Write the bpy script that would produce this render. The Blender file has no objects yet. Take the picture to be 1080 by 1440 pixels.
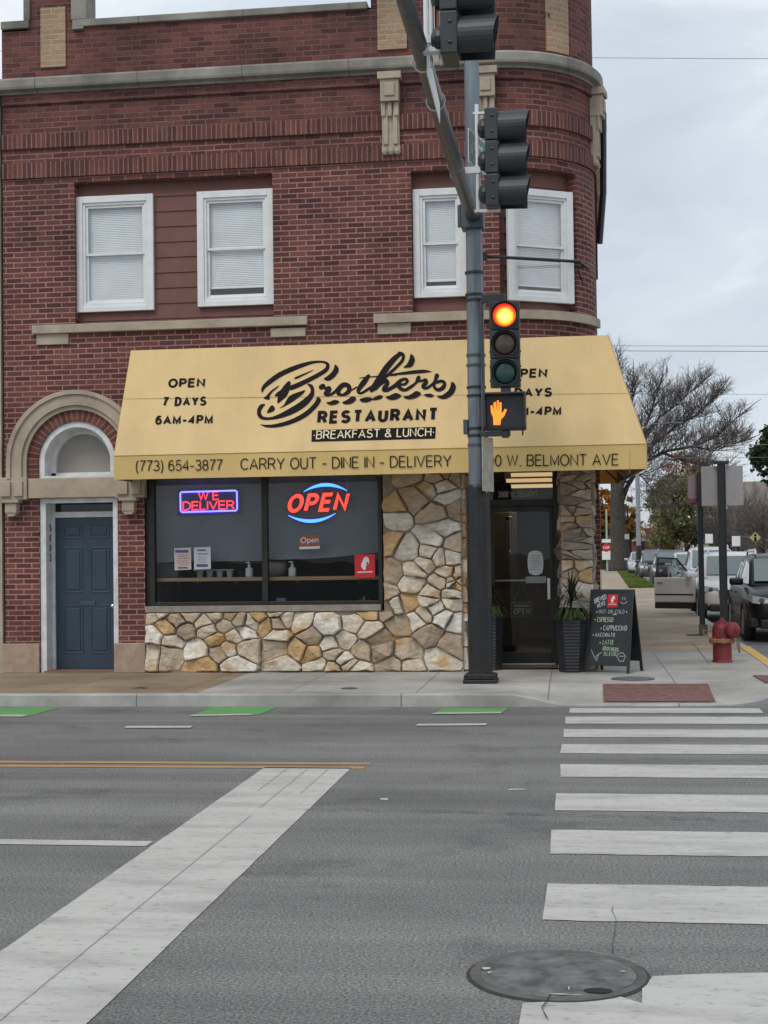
import bpy, bmesh, math, random
from math import sin, cos, tan, pi, radians as R_, sqrt
from mathutils import Vector, Matrix, noise
SC = bpy.context.scene
COL = SC.collection
# ------------------------------------------------------------------ camera
FPX, HCAM = 2050.0, 1.75
YAW, PITCH, ROLL = R_(7.5), R_(1.593), R_(0.77)
fw = Vector((-sin(YAW)*cos(PITCH), cos(YAW)*cos(PITCH), sin(PITCH)))
r0 = Vector((cos(YAW), sin(YAW), 0)); u0 = r0.cross(fw)
rt = cos(ROLL)*r0 - sin(ROLL)*u0
up = sin(ROLL)*r0 + cos(ROLL)*u0
CAMP = Vector((0, 0, HCAM))
cd = bpy.data.cameras.new('camera'); cam = bpy.data.objects.new('camera', cd); COL.objects.link(cam)
cd.sensor_fit = 'VERTICAL'; cd.sensor_height = 36; cd.lens = 36*FPX/1440; cd.clip_end = 3000; cd.clip_start = .1
Mc = Matrix((rt, up, -fw)).transposed().to_4x4(); Mc.translation = CAMP
cam.matrix_world = Mc
SC.camera = cam
# ------------------------------------------------------------------ world, sun, exposure
SUN_EL, SUN_AZ = R_(52), R_(205)          # azimuth from +Y, clockwise seen from above
W = bpy.data.worlds.new('World'); SC.world = W; W.use_nodes = True
nt = W.node_tree; nt.nodes.clear()
def wn(t, **k):
    n = nt.nodes.new(t)
    for a, b in k.items(): setattr(n, a, b)
    return n
sky = wn('ShaderNodeTexSky', sky_type='NISHITA', sun_disc=False, sun_elevation=SUN_EL, sun_rotation=SUN_AZ, air_density=1.2, dust_density=2.5)
tc = wn('ShaderNodeTexCoord'); mp = wn('ShaderNodeMapping'); mp.inputs['Scale'].default_value = (1.0, 1.0, 3.0); mp.inputs['Location'].default_value = (2.3, .4, .9)
n1 = wn('ShaderNodeTexNoise'); n1.inputs['Scale'].default_value = 2.6; n1.inputs['Detail'].default_value = 7; n1.inputs['Roughness'].default_value = .52; n1.inputs['Distortion'].default_value = .5
rp = wn('ShaderNodeValToRGB'); cr = rp.color_ramp
cr.elements[0].position = .36; cr.elements[0].color = (.50, .565, .635, 1)
cr.elements[1].position = .66; cr.elements[1].color = (.90, .93, .95, 1)
e = cr.elements.new(.5); e.color = (.61, .675, .74, 1)
sc_ = wn('ShaderNodeVectorMath', operation='SCALE'); sc_.inputs['Scale'].default_value = 8.8
mx = wn('ShaderNodeMix', data_type='RGBA'); mx.inputs['Factor'].default_value = .9
bg = wn('ShaderNodeBackground'); bg.inputs['Strength'].default_value = .1
wo = wn('ShaderNodeOutputWorld')
L = nt.links.new
L(tc.outputs['Generated'], mp.inputs['Vector']); L(mp.outputs['Vector'], n1.inputs['Vector']); L(n1.outputs['Fac'], rp.inputs['Fac'])
L(rp.outputs['Color'], sc_.inputs[0]); L(sky.outputs['Color'], mx.inputs['A']); L(sc_.outputs['Vector'], mx.inputs['B'])
L(mx.outputs['Result'], bg.inputs['Color']); L(bg.outputs['Background'], wo.inputs['Surface'])
sd = bpy.data.lights.new('sun', 'SUN'); sun = bpy.data.objects.new('sun', sd); COL.objects.link(sun)
sd.energy = 1.0; sd.angle = R_(25); sd.color = (1, .94, .84)
sdir = Vector((sin(SUN_AZ)*cos(SUN_EL), cos(SUN_AZ)*cos(SUN_EL), sin(SUN_EL)))
sun.rotation_euler = sdir.to_track_quat('Z', 'Y').to_euler(); sun.location = (0, -10, 30)
VS = SC.view_settings
VS.view_transform = 'Standard'; VS.look = 'None'; VS.gamma = 1; VS.use_curve_mapping = False; VS.exposure = 0.42
try:
    SC.cycles.max_bounces = 8; SC.cycles.transparent_max_bounces = 12; SC.cycles.use_denoising = True
except Exception: pass
# ------------------------------------------------------------------ measuring helpers (photo pixel -> real plane)
YF = 19.55                     # the facade plane
def ray(px, py): return fw + rt*((px-540)/FPX) + up*((720-py)/FPX)
def F(px, py, Y=YF):
    d = ray(px, py); return CAMP + d*(Y/d.y)
def G(px, py, z=.14):
    d = ray(px, py); return CAMP + d*((z-HCAM)/d.z)
def PL(px, py, o, n):
    d = ray(px, py); return CAMP + d*((o-CAMP).dot(n)/d.dot(n))
def projx(p):
    d = p-CAMP; z = d.dot(fw); return 540+FPX*d.dot(rt)/z
def fx(px, py=600, Y=YF): return F(px, py, Y).x
def fz(px, py, Y=YF): return F(px, py, Y).z
# ------------------------------------------------------------------ materials
MATS = {}
def nodes_of(name):
    m = bpy.data.materials.new(name); m.use_nodes = True; t = m.node_tree
    return m, t, t.nodes['Principled BSDF'], t.nodes['Material Output']
def c4(c): return (c[0], c[1], c[2], 1)
def setc(t, b, sock, col, scale, amt, src='Object', detail=6, lo=.35, hi=.65, stretch=None):
    co = t.nodes.new('ShaderNodeTexCoord'); nz = t.nodes.new('ShaderNodeTexNoise'); rm = t.nodes.new('ShaderNodeValToRGB')
    nz.inputs['Scale'].default_value = scale; nz.inputs['Detail'].default_value = detail; nz.inputs['Roughness'].default_value = .62
    v = co.outputs[src]
    if stretch:
        m = t.nodes.new('ShaderNodeMapping'); m.inputs['Scale'].default_value = stretch; t.links.new(v, m.inputs['Vector']); v = m.outputs['Vector']
    t.links.new(v, nz.inputs['Vector'])
    a = [max(0, x*(1-amt)) for x in col]; b2 = [min(1, x*(1+amt)) for x in col]
    rm.color_ramp.elements[0].position = lo; rm.color_ramp.elements[0].color = c4(a)
    rm.color_ramp.elements[1].position = hi; rm.color_ramp.elements[1].color = c4(b2)
    t.links.new(nz.outputs['Fac'], rm.inputs['Fac'])
    if sock is not None: t.links.new(rm.outputs['Color'], sock)
    return rm.outputs['Color']
def bumpn(t, b, scale, strength, dist=.01, src='Object', stretch=None, height=None):
    bp = t.nodes.new('ShaderNodeBump'); bp.inputs['Strength'].default_value = strength; bp.inputs['Distance'].default_value = dist
    if height is None:
        co = t.nodes.new('ShaderNodeTexCoord'); nz = t.nodes.new('ShaderNodeTexNoise'); nz.inputs['Scale'].default_value = scale; nz.inputs['Detail'].default_value = 5
        v = co.outputs[src]
        if stretch:
            m = t.nodes.new('ShaderNodeMapping'); m.inputs['Scale'].default_value = stretch; t.links.new(v, m.inputs['Vector']); v = m.outputs['Vector']
        t.links.new(v, nz.inputs['Vector']); height = nz.outputs['Fac']
    t.links.new(height, bp.inputs['Height']); t.links.new(bp.outputs['Normal'], b.inputs['Normal'])
def pm(name, col, rough=.6, amt=.12, scale=4, metal=0, bump=None, coat=0, stretch=None, spec=.5, lo=.35, hi=.65):
    if name in MATS: return MATS[name]
    m, t, b, o = nodes_of(name)
    b.inputs['Roughness'].default_value = rough; b.inputs['Metallic'].default_value = metal
    b.inputs['Coat Weight'].default_value = coat; b.inputs['Specular IOR Level'].default_value = spec
    setc(t, b, b.inputs['Base Color'], col, scale, amt, stretch=stretch, lo=lo, hi=hi)
    if bump: bumpn(t, b, *bump)
    MATS[name] = m; return m
def emit(name, col, s):
    m, t, b, o = nodes_of(name)
    b.inputs['Base Color'].default_value = c4([x*.3 for x in col]); b.inputs['Emission Color'].default_value = c4(col); b.inputs['Emission Strength'].default_value = s
    return m
def mixrgb(t, fac, a, b, mode='MIX'):
    m = t.nodes.new('ShaderNodeMix'); m.data_type = 'RGBA'; m.blend_type = mode
    for k, v in (('Factor', fac), ('A', a), ('B', b)):
        s = m.inputs[k] if k == 'Factor' else [i for i in m.inputs if i.name == k and i.type == 'RGBA'][0]
        if hasattr(v, 'is_linked'): t.links.new(v, s)
        else: s.default_value = v if k == 'Factor' else c4(v)
    return [o for o in m.outputs if o.type == 'RGBA'][0]
def brick(name, c1, c2, mortar, bw=.232, rh=.0728, ms=.010, offset=.5, stain=.35, sooty=False):
    m, t, b, o = nodes_of(name)
    uv = t.nodes.new('ShaderNodeUVMap'); bt = t.nodes.new('ShaderNodeTexBrick')
    # wobble the courses very slightly
    nz = t.nodes.new('ShaderNodeTexNoise'); nz.inputs['Scale'].default_value = 7; nz.inputs['Detail'].default_value = 3
    t.links.new(uv.outputs['UV'], nz.inputs['Vector'])
    vs = t.nodes.new('ShaderNodeVectorMath'); vs.operation = 'SCALE'; vs.inputs['Scale'].default_value = .010
    va = t.nodes.new('ShaderNodeVectorMath'); va.operation = 'ADD'
    t.links.new(nz.outputs['Color'], vs.inputs[0]); t.links.new(uv.outputs['UV'], va.inputs[0]); t.links.new(vs.outputs['Vector'], va.inputs[1])
    t.links.new(va.outputs['Vector'], bt.inputs['Vector'])
    bt.offset = offset; bt.inputs['Scale'].default_value = 1; bt.inputs['Brick Width'].default_value = bw; bt.inputs['Row Height'].default_value = rh
    bt.inputs['Mortar Size'].default_value = ms; bt.inputs['Mortar Smooth'].default_value = .25; bt.inputs['Bias'].default_value = 0
    bt.inputs['Color1'].default_value = c4(c1); bt.inputs['Color2'].default_value = c4(c2); bt.inputs['Mortar'].default_value = c4(mortar)
    if sooty:      # dirt-darkened joints high under the cornice
        sx = t.nodes.new('ShaderNodeSeparateXYZ'); t.links.new(uv.outputs['UV'], sx.inputs[0]); mr = t.nodes.new('ShaderNodeMapRange'); mr.inputs['From Min'].default_value = 6.4; mr.inputs['From Max'].default_value = 8.0
        nd = t.nodes.new('ShaderNodeTexNoise'); nd.inputs['Scale'].default_value = 1.1; nd.inputs['Detail'].default_value = 5; t.links.new(uv.outputs['UV'], nd.inputs['Vector'])
        ad0 = t.nodes.new('ShaderNodeMath'); ad0.operation = 'MULTIPLY_ADD'; ad0.inputs[1].default_value = 2.2; ad0.inputs[2].default_value = -1.1; t.links.new(nd.outputs['Fac'], ad0.inputs[0])
        ad1 = t.nodes.new('ShaderNodeMath'); ad1.operation = 'ADD'; t.links.new(sx.outputs['Y'], ad1.inputs[0]); t.links.new(ad0.outputs[0], ad1.inputs[1]); t.links.new(ad1.outputs[0], mr.inputs['Value'])
        mcol = mixrgb(t, mr.outputs['Result'], mortar, [x*.45+.01 for x in mortar]); t.links.new(mcol, bt.inputs['Mortar'])
    n2 = t.nodes.new('ShaderNodeTexNoise'); n2.inputs['Scale'].default_value = .9; n2.inputs['Detail'].default_value = 6; n2.inputs['Roughness'].default_value = .65
    t.links.new(uv.outputs['UV'], n2.inputs['Vector'])
    rm = t.nodes.new('ShaderNodeValToRGB'); rm.color_ramp.elements[0].position = .35; rm.color_ramp.elements[0].color = (1-stain, 1-stain*.95, 1-stain*.9, 1)
    rm.color_ramp.elements[1].position = .62; rm.color_ramp.elements[1].color = (1.12, 1.08, 1.05, 1)
    t.links.new(n2.outputs['Fac'], rm.inputs['Fac'])
    n3 = t.nodes.new('ShaderNodeTexNoise'); n3.inputs['Scale'].default_value = 38; n3.inputs['Detail'].default_value = 4
    t.links.new(uv.outputs['UV'], n3.inputs['Vector'])
    r3 = t.nodes.new('ShaderNodeValToRGB'); r3.color_ramp.elements[0].position = .3; r3.color_ramp.elements[0].color = (.72, .72, .72, 1)
    r3.color_ramp.elements[1].position = .7; r3.color_ramp.elements[1].color = (1.2, 1.2, 1.2, 1); t.links.new(n3.outputs['Fac'], r3.inputs['Fac'])
    c = mixrgb(t, 1.0, bt.outputs['Color'], rm.outputs['Color'], 'MULTIPLY')
    c = mixrgb(t, .8, c, r3.outputs['Color'], 'MULTIPLY')
    t.links.new(c, b.inputs['Base Color']); b.inputs['Roughness'].default_value = .85; b.inputs['Specular IOR Level'].default_value = .25
    inv = t.nodes.new('ShaderNodeMath'); inv.operation = 'SUBTRACT'; inv.inputs[0].default_value = 1; t.links.new(bt.outputs['Fac'], inv.inputs[1])
    ad = t.nodes.new('ShaderNodeMath'); ad.operation = 'MULTIPLY_ADD'; ad.inputs[1].default_value = .35
    t.links.new(n3.outputs['Fac'], ad.inputs[0]); t.links.new(inv.outputs[0], ad.inputs[2])
    bumpn(t, b, 1, .7, .008, height=ad.outputs[0])
    return m
def glass(name, tint=(.75, .8, .8), refl=.12, rough=.01):
    m, t, b, o = nodes_of(name); t.nodes.remove(b)
    tr = t.nodes.new('ShaderNodeBsdfTransparent'); tr.inputs['Color'].default_value = c4(tint)
    gl = t.nodes.new('ShaderNodeBsdfGlossy'); gl.inputs['Roughness'].default_value = rough
    lw = t.nodes.new('ShaderNodeLayerWeight'); lw.inputs['Blend'].default_value = .35
    ma = t.nodes.new('ShaderNodeMath'); ma.operation = 'MULTIPLY_ADD'; ma.inputs[1].default_value = .5; ma.inputs[2].default_value = refl
    # old sheet glass: faintly wavy
    nz = t.nodes.new('ShaderNodeTexNoise'); nz.inputs['Scale'].default_value = 1.5; bp = t.nodes.new('ShaderNodeBump'); bp.inputs['Strength'].default_value = .05; bp.inputs['Distance'].default_value = .05
    co = t.nodes.new('ShaderNodeTexCoord'); t.links.new(co.outputs['Object'], nz.inputs['Vector']); t.links.new(nz.outputs['Fac'], bp.inputs['Height']); t.links.new(bp.outputs['Normal'], gl.inputs['Normal'])
    mx = t.nodes.new('ShaderNodeMixShader')
    t.links.new(lw.outputs['Facing'], ma.inputs[0]); t.links.new(ma.outputs[0], mx.inputs['Fac']); t.links.new(tr.outputs[0], mx.inputs[1]); t.links.new(gl.outputs[0], mx.inputs[2])
    t.links.new(mx.outputs[0], o.inputs['Surface'])
    return m
def asphalt():
    m, t, b, o = nodes_of('asphalt')
    co = t.nodes.new('ShaderNodeTexCoord').outputs['Object']
    def nz(scale, det, rough=.6, stretch=None):
        n = t.nodes.new('ShaderNodeTexNoise'); n.inputs['Scale'].default_value = scale; n.inputs['Detail'].default_value = det; n.inputs['Roughness'].default_value = rough
        v = co
        if stretch:
            mp = t.nodes.new('ShaderNodeMapping'); mp.inputs['Scale'].default_value = stretch; t.links.new(co, mp.inputs['Vector']); v = mp.outputs['Vector']
        t.links.new(v, n.inputs['Vector']); return n.outputs['Fac']
    def ramp(f, *st):
        r = t.nodes.new('ShaderNodeValToRGB'); t.links.new(f, r.inputs['Fac'])
        while len(r.color_ramp.elements) < len(st): r.color_ramp.elements.new(.5)
        for e, (p, c) in zip(r.color_ramp.elements, st): e.position = p; e.color = c4(c)
        return r.outputs['Color']
    base = ramp(nz(.55, 6, .6, (.55, 1, 1)), (.3, (.130, .129, .128)), (.5, (.172, .170, .167)), (.7, (.200, .197, .193)))
    streak = ramp(nz(1.0, 5, .6, (.05, 1.6, 1)), (.35, (.74, .74, .75)), (.65, (1.15, 1.15, 1.14)))
    c = mixrgb(t, .9, base, streak, 'MULTIPLY')
    old = ramp(nz(.9, 9, .7), (.36, (.72, .72, .73)), (.46, (1, 1, 1)), (.62, (1, 1, 1)), (.72, (1.14, 1.13, 1.11)))
    c = mixrgb(t, .9, c, old, 'MULTIPLY')
    sp = ramp(nz(70, 3, .7), (.33, (.30, .30, .31)), (.5, (1, 1, 1)), (.66, (1.85, 1.83, 1.8)))
    c = mixrgb(t, .9, c, sp, 'MULTIPLY')
    vo = t.nodes.new('ShaderNodeTexVoronoi'); vo.inputs['Scale'].default_value = 55; t.links.new(co, vo.inputs['Vector'])
    peb = ramp(vo.outputs['Color'], (.80, (0, 0, 0)), (.9, (1, 1, 1)))
    d = ramp(vo.outputs['Distance'], (.18, (1, 1, 1)), (.3, (0, 0, 0)))
    pm_ = mixrgb(t, 1, peb, d, 'MULTIPLY')
    c = mixrgb(t, pm_, c, (.36, .35, .335))
    t.links.new(c, b.inputs['Base Color']); b.inputs['Roughness'].default_value = .82; b.inputs['Specular IOR Level'].default_value = .35
    bumpn(t, b, 90, .5, .006)
    return m
def paint(name, col, wear=.5):
    m, t, b, o = nodes_of(name)
    co = t.nodes.new('ShaderNodeTexCoord').outputs['Object']
    def nz(s, st=None, rough=.65):
        n = t.nodes.new('ShaderNodeTexNoise'); n.inputs['Scale'].default_value = s; n.inputs['Detail'].default_value = 8; n.inputs['Roughness'].default_value = rough
        v = co
        if st:
            mp = t.nodes.new('ShaderNodeMapping'); mp.inputs['Scale'].default_value = st; t.links.new(co, mp.inputs['Vector']); v = mp.outputs['Vector']
        t.links.new(v, n.inputs['Vector']); return n.outputs['Fac']
    r = t.nodes.new('ShaderNodeValToRGB'); t.links.new(nz(3.2, (.3, 1.3, 1)), r.inputs['Fac'])
    r.color_ramp.elements[0].position = .3; r.color_ramp.elements[0].color = c4([x*.68 for x in col]); r.color_ramp.elements[1].position = .55; r.color_ramp.elements[1].color = c4(col)
    w = t.nodes.new('ShaderNodeValToRGB'); t.links.new(nz(26, (.5, 1, 1), .75), w.inputs['Fac'])
    w.color_ramp.elements[0].position = .53+.06*(1-wear); w.color_ramp.elements[0].color = (0, 0, 0, 1); w.color_ramp.elements[1].position = .68+.08*(1-wear); w.color_ramp.elements[1].color = (1, 1, 1, 1)
    f = t.nodes.new('ShaderNodeMath'); f.operation = 'MULTIPLY'; f.inputs[1].default_value = .85; t.links.new(w.outputs['Color'], f.inputs[0])
    c = mixrgb(t, f.outputs[0], r.outputs['Color'], (.15, .148, .145))
    t.links.new(c, b.inputs['Base Color']); b.inputs['Roughness'].default_value = .75
    bumpn(t, b, 60, .35, .004)
    return m
def concrete(name, col, amt=.2, jx=1.5, jy=1.55, ox=0., oy=0.):
    m, t, b, o = nodes_of(name)
    co = t.nodes.new('ShaderNodeTexCoord').outputs['Object']
    c = setc(t, b, None, col, 1.3, amt, detail=8)
    c2 = setc(t, b, None, (1, 1, 1), 60, .12, detail=3)
    c = mixrgb(t, .9, c, c2, 'MULTIPLY')
    st = setc(t, b, None, (.88, .88, .86), .7, .24, detail=10, lo=.38, hi=.58)
    c = mixrgb(t, .8, c, st, 'MULTIPLY')
    mp = t.nodes.new('ShaderNodeMapping'); mp.inputs['Location'].default_value = (ox, oy, 0); t.links.new(co, mp.inputs['Vector'])
    bt = t.nodes.new('ShaderNodeTexBrick'); bt.offset = 0; bt.inputs['Scale'].default_value = 1; bt.inputs['Brick Width'].default_value = jx; bt.inputs['Row Height'].default_value = jy
    bt.inputs['Mortar Size'].default_value = .009; bt.inputs['Mortar Smooth'].default_value = .4; t.links.new(mp.outputs['Vector'], bt.inputs['Vector'])
    c = mixrgb(t, bt.outputs['Fac'], c, [x*.42 for x in col])
    t.links.new(c, b.inputs['Base Color']); b.inputs['Roughness'].default_value = .88; b.inputs['Specular IOR Level'].default_value = .3
    inv = t.nodes.new('ShaderNodeMath'); inv.operation = 'SUBTRACT'; inv.inputs[0].default_value = 1; t.links.new(bt.outputs['Fac'], inv.inputs[1])
    bumpn(t, b, 1, .4, .008, height=inv.outputs[0])
    return m
def attrmat(name, rough=.8, vein=True, bump=(11, 1.0, .045), translu=0, spec=.3):
    m, t, b, o = nodes_of(name)
    a = t.nodes.new('ShaderNodeAttribute'); a.attribute_name = 'tint'
    c = a.outputs['Color']
    if vein:
        v = setc(t, b, None, (1, .97, .93), 9, .30, detail=8, lo=.36, hi=.6, stretch=(1, 1, 2.2))
        c = mixrgb(t, .9, c, v, 'MULTIPLY')
        co = t.nodes.new('ShaderNodeTexCoord'); nz = t.nodes.new('ShaderNodeTexNoise'); nz.inputs['Scale'].default_value = 3.5; nz.inputs['Detail'].default_value = 6
        t.links.new(co.outputs['Object'], nz.inputs['Vector'])
        rm = t.nodes.new('ShaderNodeValToRGB'); rm.color_ramp.elements[0].position = .54; rm.color_ramp.elements[0].color = (0, 0, 0, 1); rm.color_ramp.elements[1].position = .66; rm.color_ramp.elements[1].color = (.8, .8, .8, 1)
        t.links.new(nz.outputs['Fac'], rm.inputs['Fac'])
        c = mixrgb(t, rm.outputs['Color'], c, (.50, .30, .13))
    t.links.new(c, b.inputs['Base Color']); b.inputs['Roughness'].default_value = rough; b.inputs['Specular IOR Level'].default_value = spec
    if bump: bumpn(t, b, *bump)
    if translu:
        tl = t.nodes.new('ShaderNodeBsdfTranslucent'); t.links.new(c, tl.inputs['Color']); mx = t.nodes.new('ShaderNodeMixShader'); mx.inputs['Fac'].default_value = translu
        t.links.new(b.outputs[0], mx.inputs[1]); t.links.new(tl.outputs[0], mx.inputs[2]); t.links.new(mx.outputs[0], o.inputs['Surface'])
    return m
def fabric(name, col, tr=.25):
    m, t, b, o = nodes_of(name)
    c = setc(t, b, b.inputs['Base Color'], col, .9, .085, detail=9, stretch=(1.6, 1, .6))
    b.inputs['Roughness'].default_value = .7; b.inputs['Specular IOR Level'].default_value = .25
    bumpn(t, b, 1.4, .5, .03, 'Object', (1.4, 1, 1))
    tl = t.nodes.new('ShaderNodeBsdfTranslucent'); t.links.new(c, tl.inputs['Color']); mx = t.nodes.new('ShaderNodeMixShader'); mx.inputs['Fac'].default_value = tr
    t.links.new(b.outputs[0], mx.inputs[1]); t.links.new(tl.outputs[0], mx.inputs[2]); t.links.new(mx.outputs[0], o.inputs['Surface'])
    return m
M_BRICK = brick('red_brick', (.195, .078, .066), (.088, .038, .037), (.40, .22, .20), ms=.0092, sooty=True)
M_SOLD = brick('soldier_brick', (.19, .075, .058), (.10, .043, .040), (.27, .155, .145), bw=.5, rh=.070, ms=.010, offset=0)
M_TAN = brick('tan_brick', (.42, .29, .19), (.34, .23, .15), (.42, .34, .27), stain=.2)
M_STONE = pm('limestone', (.40, .34, .265), .85, .22, 3.0, bump=(40, .3, .01), lo=.3, hi=.7)
M_BASE = pm('granite_base', (.36, .27, .205), .85, .16, 6, bump=(60, .25, .01))
M_SIDING = pm('brown_siding', (.155, .062, .052), .6, .10, 3)
M_WHITE = pm('white_paint', (.74, .75, .76), .45, .06, 5)
M_OLDWHITE = pm('aged_white_paint', (.64, .66, .67), .55, .14, 6)
M_GLASS = glass('window_glass', (.97, .99, 1), .09)
M_SGLASS = glass('storefront_glass', (.80, .84, .85), .03)
M_DGLASS = glass('door_glass', (.60, .62, .62), .045)
M_BLIND = pm('white_blind', (.90, .92, .94), .6, .05, 3)
M_DARK = pm('dark_room', (.012, .012, .014), .9, .2, 2)
M_INT = pm('interior_wall', (.17, .145, .115), .9, .25, 1.5)
M_BLUE = pm('blue_door_paint', (.027, .050, .080), .42, .12, 3)
M_TYMP = pm('grey_board', (.30, .28, .25), .7, .08, 2)
M_BRONZE = pm('bronze_frame', (.028, .026, .025), .45, .2, 5, metal=.3)
M_ALU = pm('aluminium', (.55, .55, .54), .35, .1, 10, metal=.8)
M_SHADE = pm('grey_roller_shade', (.19, .215, .24), .8, .10, 1.6)
M_WOOD = pm('counter_wood', (.36, .22, .12), .5, .25, 8, stretch=(.3, 2, 6))
M_AWN = fabric('awning_canvas', (.82, .605, .31), .2)
M_AWN2 = fabric('awning_valance_canvas', (.80, .58, .24), .2)
M_INK = pm('black_lettering', (.016, .014, .016), .9, .1, 5, spec=.15)
M_CREAM = pm('cream_lettering', (.78, .66, .43), .6, .05, 5)
M_MORTAR = pm('rubble_mortar', (.29, .24, .19), .95, .25, 8, bump=(30, .6, .02))
M_FLAG = attrmat('flagstone')
M_COLST = attrmat('column_stone', vein=True)
M_GALV = pm('painted_grey_steel', (.088, .103, .118), .42, .22, 3, metal=.35, stretch=(3, 3, .5))
M_BLACK = pm('black_paint', (.012, .012, .013), .45, .35, 9, bump=(35, .5, .006))
M_BLACKM = pm('black_satin', (.016, .017, .019), .4, .2, 8)
M_HOUS = pm('signal_housing', (.030, .034, .040), .42, .2, 4)
M_GREEN = pm('sign_green', (.01, .16, .10), .45, .08, 3)
M_SIGNW = pm('sign_white', (.72, .73, .74), .45, .06, 5)
M_SIGNB = pm('sign_back', (.40, .385, .39), .5, .06, 5, metal=.2)
M_ORANGE = pm('orange_sheet', (.50, .17, .045), .5, .1, 5)
M_RED = pm('hydrant_red', (.195, .022, .030), .55, .28, 9, bump=(30, .4, .006))
M_RUST = pm('rusty_flange', (.33, .15, .085), .75, .25, 14)
M_CHALK = pm('chalkboard', (.026, .032, .038), .75, .25, 5)
M_CHW = pm('chalk_white', (.55, .57, .56), .9, .1, 20)
M_CHG = pm('chalk_green', (.42, .52, .36), .9, .1, 20)
M_PLANT = pm('black_planter', (.018, .019, .023), .5, .25, 6)
M_SIGNR = pm('sign_red', (.55, .012, .018), .4, .05, 5)
M_LOGOR = pm('sticker_red', (.62, .015, .022), .4, .05, 5)
M_TERRA = pm('open_card_red', (.34, .10, .065), .6, .05, 5)
M_CURB = concrete('kerb_concrete', (.42, .41, .40), .2, jx=3.1, jy=9, ox=-1.1)
M_WALK = concrete('pavement_concrete', (.44, .425, .40), .14, ox=.35, oy=-1.0)
M_WALKT = concrete('brown_pavement', (.315, .24, .17), .14, ox=.2, oy=-.3)
M_WALKS = concrete('tan_pavement', (.40, .325, .25), .14, jx=6, jy=1.7, ox=1.)
M_ASPH = asphalt()
M_GSTONE = concrete('weathered_limestone', (.33, .315, .285), .32, jx=1.48, jy=90, oy=30)
M_PAINT = paint('white_road_paint', (.49, .48, .455), .8)
M_PAINTT = paint('thin_white_line', (.50, .49, .47), .8)
M_YPAINT = paint('yellow_road_paint', (.43, .265, .11), .8)
M_YKERB = paint('yellow_kerb_paint', (.62, .40, .10), .5)
M_GRNLANE = paint('green_lane_paint', (.115, .33, .10), .5)
M_TACT = pm('tactile_red', (.17, .082, .070), .8, .2, 10)
M_IRON = pm('cast_iron', (.105, .102, .10), .7, .3, 7, metal=.2, bump=(50, .5, .006))
M_CRACK = pm('crack_filler', (.025, .025, .026), .7, .2, 6)
M_GRASS = attrmat('grass_blades', .7, False, None, .3)
M_SOIL = pm('soil', (.07, .085, .03), .95, .3, 6)
M_BARK = pm('bark', (.058, .05, .042), .9, .3, 5, bump=(14, .8, .05))
M_TWIG = pm('twig', (.125, .108, .105), .9, .25, 3)
M_LEAF = attrmat('leaf', .6, False, None, .35)
M_TYRE = pm('tyre', (.015, .015, .016), .8, .2, 10)
M_RIM = pm('rim', (.32, .33, .34), .35, .1, 10, metal=.7)
M_CGL = pm('car_glass', (.085, .12, .135), .05, .15, 1.0, spec=.9, coat=.5)
M_PLASTIC = pm('black_plastic', (.02, .02, .021), .55, .2, 10)
M_LAMP = pm('headlamp', (.55, .57, .58), .12, .1, 10, metal=.3, coat=1)
M_CHROME = pm('chrome', (.6, .61, .62), .15, .05, 10, metal=1)
def carpaint(n, c, metal=.2): return pm(n, c, .35, .05, 2, metal=metal, coat=.35)
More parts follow.
